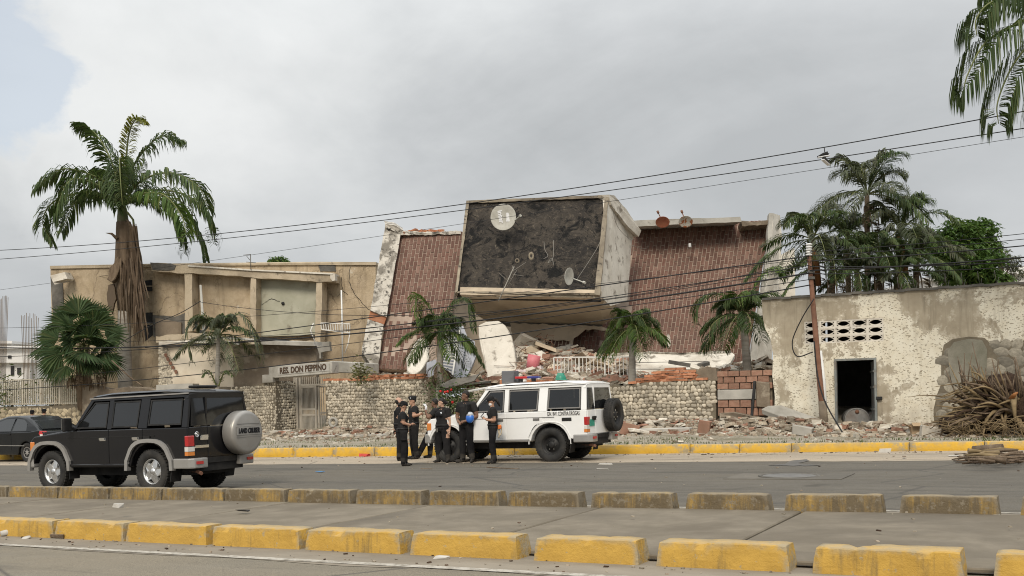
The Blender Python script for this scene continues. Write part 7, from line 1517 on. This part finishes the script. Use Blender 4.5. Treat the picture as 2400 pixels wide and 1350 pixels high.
# --- dishes and antennas
M('dish_grey', (.44, .43, .385), (.50, .49, .44), (.36, .345, .30), 3, .5, .05, s3=3); M('mast_grey', (.22, .205, .175), (.28, .26, .225), None, 4, .7, .1); M('dish_rust', (.36, .12, .07), (.42, .17, .10), None, 5, .7, .1); M('dish_flaked', (.62, .60, .54), (.58, .55, .48), (.38, .13, .05), 5, .7, .1, s3=6, lo3=.50, hi3=.54)
def dish(px, py, d, rx, ry, face, mat, label, arm=None, tilt=0.0):
    c = D(px, py, d); R_ = rx / F * d; n = Vector(face).normalized(); rot = n.to_track_quat('Z', 'Y').to_matrix().to_4x4(); root = thing('satellite_dish', tuple(c), label, 'satellite dish', 'satellite dishes on the ruin')
    k = R_; put('reflector', MB().lathe([(0, -.10 * k), (.35 * k, -.08 * k), (.7 * k, -.03 * k), (k, .07 * k), (1.03 * k, .07 * k), (1.02 * k, .03 * k), (.7 * k, -.08 * k), (0, -.16 * k)], 30, rot), mat, root, local=True)
    if arm:
        a = D(*arm[0]) - c; b = D(*arm[1]) - c; put('arm', MB().tube([a, b], .022, 6), 'dish_grey' if mat == 'dish_grey' else 'rust', root, local=True); put('feed_horn', MB().tube([b - (b - a).normalized() * .06, b + (b - a).normalized() * .06], .05, 8), 'dish_grey' if mat == 'dish_grey' else 'rust', root, local=True)
    put('mount', MB().tube([-n * .1 * k, -n * .9 * k], .03, 6), 'concrete_dark', root, local=True)
    return root, c, rot, k
to_cam = lambda px, py: -ray(px, py).normalized()
dr_, c, rot, k = dish(1180, 509, 40.6, 30, 30, to_cam(1180, 509) + Vector((-.28, .1, .12)), 'dish_grey', 'large pale round dish with white print on the blackened roof', ((1206, 518, 40.5), (1219, 506, 39.9)))
tm = text_mb('inter', .26, .004, .012); tm.xform(Matrix.Rotation(R(-82), 4, 'Z')).xform(Matrix.Translation((-.12, .03, .0))).xform(Matrix.Translation((0, 0, -.02))); put('print', tm.xform(rot), 'mask_white', dr_, local=True); put('print_block', MB().box((.17, .0, -.035), (.12, .34, .01)).box((.17, -.14, -.03), (.16, .08, .01)).xform(rot), 'mask_white', dr_, local=True)
dish(1333, 648, 38.9, 20, 22, to_cam(1333, 648) + Vector((1.25, .75, -.1)), 'dish_grey', 'small tilted pale dish at the lower right of the blackened roof', ((1341, 652, 38.8), (1369, 662, 38.3)))
dish(1553, 520, 43.2, 16, 10, to_cam(1553, 520) + Vector((0, 0, -.9)), 'dish_rust', 'plain rust red dish on the right roof edge', ((1549, 512, 43.4), (1542, 497, 43.4))); dish(1607, 519, 43.0, 16, 11, to_cam(1607, 519) + Vector((0, 0, -.8)), 'dish_flaked', 'rust and white flaked dish on the right roof edge', ((1604, 512, 43.2), (1598, 496, 43.2)))
an = thing('antenna_mast', tuple(D(1170, 706, 39.2)), 'fallen pale antenna mast with crossed arms on the blackened roof', 'antenna')
put('mast', MB().tube([D(1205, 625, 39.9), D(1168, 706, 39.1)], .022, 6), 'mast_grey', an)
for (a, b) in (((1200, 622), (1208, 648)), ((1202, 643), (1228, 647)), ((1188, 672), (1212, 632)), ((1195, 640), (1232, 615)), ((1170, 640), (1200, 668)), ((1178, 700), (1165, 695))): put('arm', MB().tube([D(*a, 39.75), D(*b, 39.85)], .008, 5), 'mast_grey', an)
M('wire_white', (.26, .245, .215), None, None, 3, .6, 0)
for P, lab in (([(1275, 566), (1277, 585), (1284, 598), (1279, 604), (1274, 606)], 'curled loose white wire, left one on the blackened roof'), ([(1297, 563), (1297, 600), (1290, 612), (1284, 616), (1293, 605), (1298, 622)], 'curled loose white wire, right one on the blackened roof'), ([(1425, 460), (1412, 540), (1405, 570), (1385, 605), (1352, 655)], 'long white wire from roof corner to the small dish'), ([(1432, 475), (1447, 530), (1475, 560), (1484, 561)], 'thin wire sagging across the white end wall'), ([(1482, 575), (1510, 583), (1545, 565), (1557, 530)], 'thin wire sagging below the rust dish')):
    dd = lambda x: 39.3 + (.0 if x < 1420 else (x - 1420) * .05); put('loose_wire', MB().tube(bez([D(x, y, (39.4 + (692 - y) * .0085 if x < 1432 else 40.6 + (x - 1432) * .055) - .15) for x, y in P], 18), .009, 5), 'wire_white', label=lab, cat='wire', group='loose wires on the ruin')
put('hole_ring', MB().lathe([(.045, .0), (.07, .03), (.095, .0)], 12, Matrix.Translation(D(1212, 611, 40.0)) @ to_cam(1212, 611).to_track_quat('Z', 'Y').to_matrix().to_4x4()), 'rim_dirty', cb); put('hole_ring', MB().lathe([(.045, .0), (.075, .03), (.11, .0)], 9, Matrix.Translation(D(1245, 600, 40.0)) @ to_cam(1212, 611).to_track_quat('Z', 'Y').to_matrix().to_4x4() @ Matrix.Diagonal((1, 1.5, 1, 1))), 'rim_dirty', cb)
ta = thing('roof_aerial', tuple(D(584, 622, 47)), 'small television aerial on the beige roof', 'aerial'); put('mast', MB().tube([D(588, 632, 47), D(587, 597, 47)], .02, 5), 'concrete_dark', ta)
for (a, b) in (((570, 598), (588, 596)), ((578, 600), (586, 610)), ((577, 614), (600, 616))): put('arm', MB().tube([D(*a, 47), D(*b, 47)], .013, 4), 'concrete_dark', ta)

# --- far left: white houses and reinforcement bars of an unfinished building
M('far_white', (.60, .59, .57), (.66, .65, .63), None, 1, .9, .1)
def house(label, q, d, wins, th=8):
    root = thing('white_house', tuple(D(q[0][0], 920, d)), label, 'house'); put('wall', slab([(x, y, d) for x, y in q], th), 'far_white', root)
    for (x0, y0, x1, y1) in wins: w_ = put('window', slab([(x0, y0, d - .08), (x1, y0, d - .08), (x1, y1, d - .08), (x0, y1, d - .08)], .05), 'black_matt', root)
    x0, x1, y0 = q[0][0], q[1][0], q[0][1]; put('roof_edge', slab([(x0 - 2, y0 - 4, d - .4), (x1 + 2, y0 - 4, d - .4), (x1 + 2, y0 + 2, d - .4), (x0 - 2, y0 + 2, d - .4)], th), 'far_white', root)
house('white far house with a flat roof at the left edge', [(-60, 815), (98, 818), (98, 930), (-60, 930)], 75, [(18, 833, 26, 840), (82, 832, 90, 842)]); house('lower white far house with dark windows at the left edge', [(-60, 848), (70, 846), (70, 930), (-60, 930)], 66, [(25, 858, 32, 880), (40, 862, 48, 878), (-20, 858, -8, 876)]); house('small white roof block above the far houses at the left edge', [(-20, 803), (26, 803), (26, 830), (-20, 830)], 82, [])
house('pale house roof behind the olive tree at the right edge', [(2270, 640), (2480, 612), (2480, 760), (2270, 760)], 62, [(2330, 668, 2345, 684)]); house('low white house behind the mango tree', [(2165, 655), (2280, 650), (2280, 760), (2165, 760)], 60, [])
for (x0, x1, yt, yb, d, lab) in ((-12, 19, 692, 850, 62, 'rusty reinforcement bars sticking up at the left edge'), (50, 90, 732, 905, 58, 'second bunch of reinforcement bars beside the fan palm')):
    rt_ = thing('rebar_bunch', tuple(D((x0 + x1) / 2, yb, d)), lab, 'rebar'); rr = random.Random(x0)
    for k in range(11):
        x = x0 + (x1 - x0) * k / 10; put('rebar', MB().tube([D(x * .6 + (x0 + x1) * .2, yb + 40, d), D(x, yt + rr.uniform(0, 14), d + rr.uniform(-.3, .3))], .018, 4), 'trunk_brown', rt_)

# --- things on and around the white car
M4w = Matrix.Translation(wc.location) @ Matrix.Rotation(wc.rotation_euler.z, 4, 'Z')
def on_car(v): return M4w @ Vector(v)
hp = on_car((-.06, .28, 2.0)); hg = thing('safety_helmet', tuple(hp), 'green hard hat lying on the roof of the white car', 'helmet')
put('shell', MB().lathe([(.135, 0), (.13, .06), (.105, .12), (.06, .155), (0, .165)], 18), 'helmet_green', hg, local=True); put('brim', MB().lathe([(.13, .0), (.165, -.004), (.165, .006), (.13, .012)], 18, Matrix.Diagonal((1.08, 1, 1, 1))), 'helmet_green', hg, local=True); put('ridge', MB().box((0, 0, .155), (.2, .03, .03)), 'helmet_green', hg, local=True, bevel=.01)
lb = thing('light_bar', tuple(on_car((.95, 0, 1.99))), 'slim red and blue emergency light bar on the white car roof', 'light bar')
M('lamp_red', (.40, .02, .02), None, None, 3, .25, 0, coat=.5); M('lamp_blue', (.03, .03, .16), None, None, 3, .25, 0, coat=.5)
a, b = on_car((1.30, .1, 2.09)), on_car((.62, .1, 2.09)); put('red_half', MB().bar(a, a.lerp(b, .52), .16, .06), 'lamp_red', lb, bevel=.015); put('blue_half', MB().bar(a.lerp(b, .525), b, .16, .06), 'lamp_blue', lb, bevel=.015)
for t in (.2, .75): p = a.lerp(b, t); put('foot', MB().box(p - Vector((0, 0, .06)), (.08, .1, .1)), 'steel_black', lb)
M('grey_board', (.10, .10, .105), (.13, .13, .135), None, 3, .7, .1)
q = on_car((1.52, .0, 2.11)); put('equipment_case', MB().box((q.x, q.y, q.z), (.36, .30, .33)), 'grey_board', label='dark grey square case on the front of the white car roof', cat='case', bevel=.02)
put('long_pole', MB().tube([on_car((3.1, -.55, 1.78)), on_car((1.3, -.45, 2.02))], .03, 6), 'white_paint_metal', label='long white pole reaching forward from the white car roof', cat='pole')
put('burnt_sheet', slab(jag([(1030, 903, 35.2), (1060, 888, 35.2), (1100, 882, 35.0), (1124, 876, 35.0), (1112, 892, 34.9), (1080, 902, 35.0), (1045, 910, 35.1)], 9, 1.2, 70), .06), 'concrete_dark', label='curled charred sheet lying in the wall gap left of the white car', cat='sheet')
put('burnt_board', MB().bar(PV(1012, 908, 31.6), PV(1150, 895, 31.8), .16, .07), 'concrete_dark', label='charred board bridging the gap in the stone wall', cat='board'); put('burnt_board', MB().bar(PV(1016, 918, 31.4), PV(1110, 912, 31.6), .2, .06), 'concrete_dark', label='lower charred board in the gap of the stone wall', cat='board')
M('pink_plastic', (.55, .16, .18), (.62, .22, .24), None, 4, .5, .05); put('bucket', MB().lathe([(.0, .0), (.22, .0), (.25, .55), (.23, .55), (.2, .05)], 14, Matrix.Translation(D(1246, 866, 39.0)) @ Matrix.Rotation(R(14), 4, 'Y')), 'pink_plastic', label='pink plastic bin lying in the rubble', cat='bin')
M('cloth_mixed', (.55, .45, .44), (.45, .12, .14), (.62, .60, .58), 3, .9, .5, 8, .05, lo=.5, hi=.54); mb = MB(); rr = random.Random(2)
for k in range(14): mb.rock(D(rr.uniform(1205, 1345), rr.uniform(868, 884), 38.4 + rr.random()), (rr.uniform(.3, .7), .4, rr.uniform(.08, .2)), Matrix.Rotation(rr.uniform(-.4, .4), 3, 'Y'), .35, 0, rr)
put('clothes_litter', mb, 'cloth_mixed', kind='stuff', label='clothes and bedding strewn over the rubble')

# --- rubble on the verge
def scatter(n, seed, dens):
    mb = MB(); rng = random.Random(seed); k = 0
    while k < n:
        u = rng.uniform(-34, 2); v = rng.uniform(26.0, 30.9); w = dens(u, v)
        if rng.random() > w: continue
        s = rng.choice((.04, .05, .07, .09, .12, .2)) * rng.uniform(.7, 1.3) * (.6 + .6 * w); rot = Matrix.Rotation(rng.uniform(0, 6.3), 3, 'Z') @ Matrix.Rotation(rng.uniform(-.4, .4), 3, 'X'); r = rng.random()
        mb.rock(Vector((u, v, verge_z(u, v) + s * .12)), (s, s * rng.uniform(.5, 1), s * rng.uniform(.25, .6)), rot, .3, 2 if r < .09 else 1 if r < .34 else 0, rng); k += 1
    return mb
def dens(u, v):
    a = max(0, 1 - abs(v - 29.6) / 1.6); b = .10 + .9 * max(0, noise.noise((u * .5, v * .4, 8)) + .35); right = 1.0 if u > -13 else .75; return min(1, (a * 1.1 + .07) * b * right)
put('rubble', scatter(6000, 3, dens), ['rubble_mix', 'rubble_white', 'rubble_red'], kind='stuff', label='broken stones and plaster strewn along the verge')
def mound(u0, u1, v0, hgt, wid, seed, n):
    mb = MB(); rng = random.Random(seed)
    for k in range(n):
        u = rng.uniform(u0, u1); t = rng.random(); v = v0 + rng.gauss(0, wid * .5); z = verge_z(u, v) + hgt * rng.random() * max(0, 1 - abs(v - v0) / wid); s = rng.choice((.04, .06, .07, .09, .12, .16, .26)); r = rng.random()
        mb.rock(Vector((u, v, z + .03)), (s, s * rng.uniform(.5, 1), s * rng.uniform(.2, .5)), Matrix.Rotation(rng.uniform(0, 6.3), 3, 'Z') @ Matrix.Rotation(rng.uniform(-.5, .5), 3, 'X'), .3, 2 if r < .11 else 1 if r < .34 else 0, rng)
    return mb
for (a, b, v0, hg, wd, n, lab) in ((620, 760, 30.0, .22, .6, 520, 'stones piled at the foot of the gate'), (760, 935, 30.2, .28, .6, 900, 'rubble ridge in front of the pebble wall'), (1460, 1700, 30.1, .34, .7, 1200, 'rubble ridge in front of the cobble wall'), (1690, 1930, 29.8, .40, .8, 1300, 'rubble ridge before the hollow bricks and the slab'), (1930, 2190, 30.1, .28, .6, 950, 'rubble along the foot of the peeling wall')):
    put('rubble', mound(PV(a, 1000, v0).x, PV(b, 1000, v0).x, v0, hg, wd, a, n), ['rubble_mix', 'rubble_white', 'rubble_red'], kind='stuff', label=lab)
for (px, py, px2, w_, t_, lab) in ((690, 1026, 900, .3, .14, 'long pale fallen kerb strip in front of the pebble wall'), (1462, 1013, 1620, .35, .2, 'long broken concrete strip in front of the cobble wall')):
    a, b = PV(px, py, 29.4), PV(px2, py - 4, 29.4); put('concrete_strip', MB().bar(a, b, w_, t_), 'concrete_old', label=lab, cat='concrete strip', bevel=.03)
for (px, py, sx, sy, sz, rz, mt, lab) in ((1508, 1024, .9, .25, .12, .9, 'white_render', 'white plank like fragment leaning on the concrete strip'), (1650, 1003, .35, .3, .4, .3, 'block_brick', 'small brown carton shaped brick block before the cobble wall'), (1880, 1008, .55, .4, .3, .2, 'concrete_old', 'grey block at the foot of the tilted slab'), (2180, 1018, .5, .35, .28, .4, 'white_render', 'white stone chunk beside the cardboard box'), (1475, 1003, .5, .3, .35, .5, 'block_brick', 'broken hollow brick behind the white car spare wheel')):
    p = PV(px, py, 28.9); put('rubble_chunk', MB().rock((p.x, 28.9, verge_z(p.x, 28.9) + sz * .45), (sx, sy, sz), Matrix.Rotation(rz, 3, 'Z') @ Matrix.Rotation(.2, 3, 'Y'), .15), mt, label=lab, cat='rubble chunk', bevel=.02)
M('cardboard', (.32, .23, .14), (.37, .27, .17), None, 3, .9, .1)
bx_ = PV(2152, 1005, 29.6); bxz = verge_z(bx_.x, 29.6); bo = thing('cardboard_box', (bx_.x, 29.6, bxz), 'open brown cardboard box at the foot of the peeling wall', 'box', rotz=.35)
for nm, c, s in (('side_panel', (0, -.18, .14), (.42, .012, .28)), ('side_panel', (0, .18, .14), (.42, .012, .28)), ('side_panel', (-.205, 0, .14), (.012, .35, .28)), ('side_panel', (.205, 0, .14), (.012, .35, .28)), ('bottom_panel', (0, 0, .02), (.40, .34, .012))): put(nm, MB().box(c, s), 'cardboard', bo, local=True)
put('flap', MB().box((-.10, -.27, .30), (.22, .2, .012), Matrix.Rotation(R(25), 3, 'X')), 'cardboard', bo, local=True); put('flap', MB().box((-.3, 0, .28), (.2, .34, .012), Matrix.Rotation(R(30), 3, 'Y')), 'cardboard', bo, local=True)

# --- uprooted palm stump with dry stalks
rc = PV(2330, 945, 29.3); st = thing('palm_root_ball', (rc.x, 29.3, verge_z(rc.x, 29.3)), 'huge tangle of dry brown palm stalks and roots at the right edge', 'plant debris'); rr = random.Random(12)
core = MB()
for (px, py, r) in ((2330, 965, .62), (2285, 988, .5), (2375, 955, .66), (2240, 995, .36), (2420, 965, .8), (2350, 912, .45)):
    c = PV(px, py, 29.6); i0 = len(core.v); core.lathe([(r * math.sin(a) + 1e-4, -r * .8 * math.cos(a)) for a in [math.pi * k / 10 for k in range(11)]], 18, Matrix.Translation(c))
    for i in range(i0, len(core.v)): v = core.v[i]; core.v[i] = v + (v - c) * (.5 * noise.noise(v * 3.1) + .3 * noise.noise(v * 9))
M('root_dark', (.035, .022, .015), (.07, .045, .03), (.10, .06, .035), 6, .95, .9, 14, .08); M('stalk_dry', (.185, .135, .072), (.26, .195, .11), (.09, .06, .035), 4, .85, .3, 20, .01, stretch=(1, 1, 3)); put('root_core', core, 'root_dark', st)
def stalk(par, x0, y0, x1, y1, bend, r, mat='stalk_dry', v=28.9, dv=0.0, nm='stalk'):
    a, b = PV(x0, y0, v + .25), PV(x1, y1, v + dv); m_ = a.lerp(b, .55) + Vector((0, -.15, bend)); put(nm, MB().tube(bez([a, m_, b], 9), [r * (1.1 - .09 * i) for i in range(10)], 5), mat, par)
for k in range(34):
    x = 2235 + rr.random() * 165; stalk(st, x + rr.uniform(-12, 12), 925 + rr.random() * 40, x - 18 + rr.uniform(-25, 30), 835 + rr.random() * 55 - (35 if k % 9 == 0 else 0), rr.uniform(-.05, .1), rr.uniform(.018, .04), rr.choice(('stalk_dry', 'trunk_brown', 'trunk_brown')), dv=rr.uniform(-.2, .4))
for k in range(34): y = 905 + rr.random() * 110; stalk(st, 2290 + rr.random() * 70, y + rr.uniform(-20, 5), 2185 + rr.random() * 60, y + rr.uniform(-5, 30), rr.uniform(-.05, .22), rr.uniform(.02, .045), dv=rr.uniform(-.5, .2))
for k in range(26): x = 2220 + rr.random() * 170; stalk(st, x, 940 + rr.random() * 30, x + rr.uniform(-30, 30), 1012 + rr.random() * 20, rr.uniform(-.1, .15), rr.uniform(.02, .05), dv=rr.uniform(-.6, -.1))
for k in range(70):
    a_ = R(rr.uniform(95, 235)); L_ = rr.uniform(45, 105); x, y = 2330 + rr.uniform(-25, 60), 950 + rr.uniform(-15, 25); stalk(st, x, y, x + L_ * math.cos(a_) * 1.15, y - L_ * math.sin(a_) * (1.0 if math.sin(a_) > 0 else .75), rr.uniform(-.12, .22), rr.uniform(.025, .06), rr.choice(('stalk_dry', 'trunk_brown', 'trunk_brown', 'root_dark')), v=28.8, dv=rr.uniform(-.6, .1))
stalk(st, 2215, 930, 2128, 931, .05, .018); stalk(st, 2375, 930, 2380, 990, .1, .09, 'stalk_dry', 28.5); stalk(st, 2370, 935, 2385, 920, .02, .07, 'orange_sheath', 28.5)
fib = MB()
for k in range(130):
    a = PV(2205 + rr.random() * 190, 985 + rr.random() * 45, 28.8 - rr.random() * .6); b = a + Vector((rr.uniform(-.5, .5), rr.uniform(-.3, .3), rr.uniform(-.15, .2))); b.z = max(b.z, verge_z(b.x, max(b.y, 26)) + .02); a.z = max(a.z, verge_z(a.x, a.y) + .02); fib.tube([a, a.lerp(b, .5) + Vector((0, 0, .06)), b], rr.uniform(.006, .014), 4)
put('fibres', fib, 'stalk_dry', st, kind='stuff')
# branches on the road at its foot
br = thing('fallen_branches', tuple(GR(2340, 1066)), 'heap of dry branches spilling over the kerb at the right edge', 'plant debris'); 
for k in range(22):
    a = GR(2262 + rr.random() * 160, 1056 + rr.random() * 26, .08 + rr.random() * .12); b = a + Vector((rr.uniform(-.7, .7), rr.uniform(-.25, .25), rr.uniform(-.06, .06))); put('branch', MB().tube([a, a.lerp(b, .5) + Vector((0, 0, rr.uniform(0, .06))), b], [rr.uniform(.02, .06), .03, .012], 6), rr.choice(('trunk_brown', 'stalk_dry', 'trunk_brown')), br)
put('log', MB().tube([GR(2280, 1053, .14), GR(2350, 1050, .17)], [.07, .09], 8), 'trunk_brown', br)
fib = MB()
for k in range(240):
    a = GR(2262 + rr.random() * 150, 1062 + rr.random() * 22, .03 + .08 * rr.random()); b = a + Vector((rr.uniform(-.3, .3), rr.uniform(-.2, .2), rr.uniform(-.03, .03))); fib.tube([a, b], rr.uniform(.006, .02), 4)
put('twigs', fib, 'dead_frond', br, kind='stuff')
# razor wire on the peeling wall
rz = thing('razor_wire', (-4.5, 31.1, 4.2), 'thin coils of razor wire along the top of the peeling wall', 'wire')
u = PV(1960, 690, 31.1).x; k = 0
while u < PV(2400, 660, 31.1).x: put('coil', MB().tube([Vector((u + .12 * a / 6.28, 31.1 + .16 * math.cos(a), 4.42 + .18 * math.sin(a))) for a in [q * .524 for q in range(13)]], .006, 4), 'concrete_dark', rz); u += .42

# --- road details and litter
M('iron_cover', (.13, .125, .12), (.17, .165, .155), None, 8, .7, .4, 30, .01); M('tar_patch', (.13, .118, .098), (.16, .144, .12), (.10, .092, .078), 3, .9, .3, 40, .005); M('damp', (.085, .082, .078), (.11, .105, .10), None, 4, .5, .1)
mc = GR(1850, 1117); mh = thing('manhole_cover', tuple(mc), 'round iron manhole cover set in a square patch on the far road', 'manhole cover')
put('surround', MB().prism([Vector((mc.x + a, mc.y + b, road_z(mc.x + a) + .012)) for a, b in ((-1.0, -.62), (1.0, -.62), (1.0, .62), (-1.0, .62))], (0, 0, -.03)), 'tar_patch', mh); put('cover', MB().lathe([(0, .018), (.44, .018), (.46, .012)], 24, Matrix.Translation((mc.x, mc.y, mc.z + .004))), 'iron_cover', mh)
put('cover_ring', MB().lathe([(.48, .0), (.48, .02), (.53, .02), (.53, .0)], 24, Matrix.Translation((mc.x, mc.y, mc.z + .006))), 'concrete_dark', mh)
dm = [GR(x, y) for x, y in jag([(1800, 1091), (1840, 1088), (1852, 1081), (1890, 1077), (1898, 1081), (1870, 1086), (1878, 1089), (1925, 1091), (1860, 1093)], 8, .7, 3)]
put('damp_stain', MB().add([Vector((p.x, p.y, road_z(p.x) + .009)) for p in dm], [tuple(range(len(dm)))]), 'damp', kind='structure', label='dark damp stain on the gutter')
M('paper_white', (.44, .42, .38), (.52, .50, .46), None, 5, .8, .2); M('plastic_blue', (.05, .22, .48), None, None, 3, .4, 0); M('rag_red', (.42, .05, .04), (.50, .09, .07), None, 6, .9, .5); M('bottle_clear', (.50, .50, .46), (.58, .58, .54), None, 4, .2, 0)
def scrap(px, py, mat, lab, s=(.22, .12, .03), dz=.015, cat='litter', rz=0.0): p = GR(px, py); put('litter', MB().rock((p.x, p.y, road_z(p.x) + dz), s, Matrix.Rotation(rz, 3, 'Z'), .35, 0, random.Random(px)), mat, label=lab, cat=cat, bevel=.004)
scrap(750, 1107, 'plastic_blue', 'flat blue plastic scrap on the far road behind the dark SUV', (.2, .1, .012)); scrap(856, 1070, 'rag_red', 'red crumpled rag in the gutter beside the bottle', (.34, .2, .09), .04); scrap(1420, 1089, 'paper_white', 'pale strip of rubbish on the road right of the white car', (.3, .08, .03)); scrap(1412, 1101, 'paper_white', 'second pale strip of rubbish nearer the median', (.26, .05, .02)); scrap(2075, 1061, 'paper_white', 'crumpled white paper against the kerb before the doorway', (.24, .14, .1), .05); scrap(2235, 1070, 'paper_white', 'flat white paper on the road near the branches', (.2, .12, .012)); scrap(1616, 1061, 'paper_white', 'small white bag in the kerb joint', (.12, .1, .1), .05); scrap(1035, 1311, 'paper_white', 'white scrap in front of the block with drip stains', (.14, .06, .03)); scrap(1175, 1098, 'trunk_brown', 'thin stick lying on the road before the woman with the mask', (1.1, .03, .02), .012, 'stick', -.35); scrap(1255, 1062, 'paper_white', 'white fragment in the gutter below the white car', (.12, .1, .04)); scrap(1318, 1068, 'boots', 'dark clod in the gutter beside the rear tyre', (.22, .12, .07), .03); scrap(2335, 1217, 'concrete_old', 'pale stone beside the last far median block', (.1, .2, .06), .02); scrap(1000, 1100, 'trunk_brown', 'short twig on the road left of the people', (.3, .02, .015)); scrap(570, 1213, 'boots', 'dark leaf scrap on the median paving', (.2, .08, .02), .10); scrap(278, 1222, 'paper_white', 'white crumpled scrap on the block row behind the scuffed block', (.12, .1, .06), .22); scrap(140, 1262, 'trunk_brown', 'brown dry leaf at the foot of the second near block', (.22, .1, .05), .03)
bt = GR(845, 1062); bo_ = thing('plastic_bottle', (bt.x, bt.y, road_z(bt.x)), 'clear plastic bottle standing against the far kerb', 'bottle'); put('body', MB().lathe([(0, 0), (.05, 0), (.052, .05), (.047, .12), (.052, .17), (.02, .24), (.018, .27)], 12), 'bottle_clear', bo_, local=True); put('cap', MB().lathe([(.02, .27), (.02, .30), (0, .30)], 10), 'plastic_blue', bo_, local=True); bo_.scale = (1.2, 1.2, 1.2)
wb_ = GR(1522, 1063); put('old_wheel', MB().lathe([(0, -.03), (.06, -.05), (.11, -.05), (.12, 0), (.11, .05), (.06, .05), (0, .03)], 16, Matrix.Translation((wb_.x, wb_.y, road_z(wb_.x) + .12)) @ Matrix.Rotation(R(90), 4, 'X')), 'tyre_rubber', label='small black wheel leaning at the far kerb', cat='wheel')
for k, (px, py, a_, lab) in enumerate(((14, 1257, 70, 'white paper cup lying at the left edge by the near blocks'), (46, 1255, 110, 'second paper cup lying right of the first one'))):
    p = GR(px, py); cu = thing('paper_cup', (p.x, p.y, road_z(p.x) + .045), lab, 'paper cup', 'paper cups'); mt = Matrix.Rotation(R(a_), 4, 'Z') @ Matrix.Rotation(R(86), 4, 'Y'); put('cup', MB().lathe([(0, -.06), (.032, -.06), (.048, .07), (.045, .07), (.03, -.05)], 16, mt), 'paper_white', cu, local=True); put('rim', MB().lathe([(.045, .066), (.051, .066), (.051, .074), (.045, .074)], 16, mt), 'paper_white', cu, local=True)
p = GR(62, 1263); put('cup_lid', MB().lathe([(0, .012), (.05, .012), (.056, .0), (.05, -.004)], 16, Matrix.Translation((p.x, p.y, road_z(p.x) + .012)) @ Matrix.Rotation(.25, 4, 'X')), 'paper_white', label='flat white cup lid beside the paper cups', cat='lid')
def grit():
    mb = MB(); rng = random.Random(44)
    for k in range(900):
        u = rng.uniform(-22, 2); r = rng.random()
        v = rng.uniform(7.85, 8.5) if r < .35 else rng.uniform(24.5, 25.4) if r < .7 else rng.uniform(8.8, 12.2) if r < .78 else rng.uniform(13, 25); s = rng.choice((.008, .012, .016, .025)) * (1.6 if v > 20 else 1)
        z = road_z(u) + (.09 if 8.7 < v < 12.3 else .01); mb.rock(Vector((u, v, z)), (s * rng.uniform(.8, 2), s, s * .5), Matrix.Rotation(rng.uniform(0, 3), 3, 'Z'), .3, rng.choice((0, 0, 0, 1)), rng)
    put('grit', mb, ['rubble_mix', 'root_dark'], kind='stuff', label='grit, leaf bits and pebbles on road and median')
grit()
bpy.context.view_layer.update()
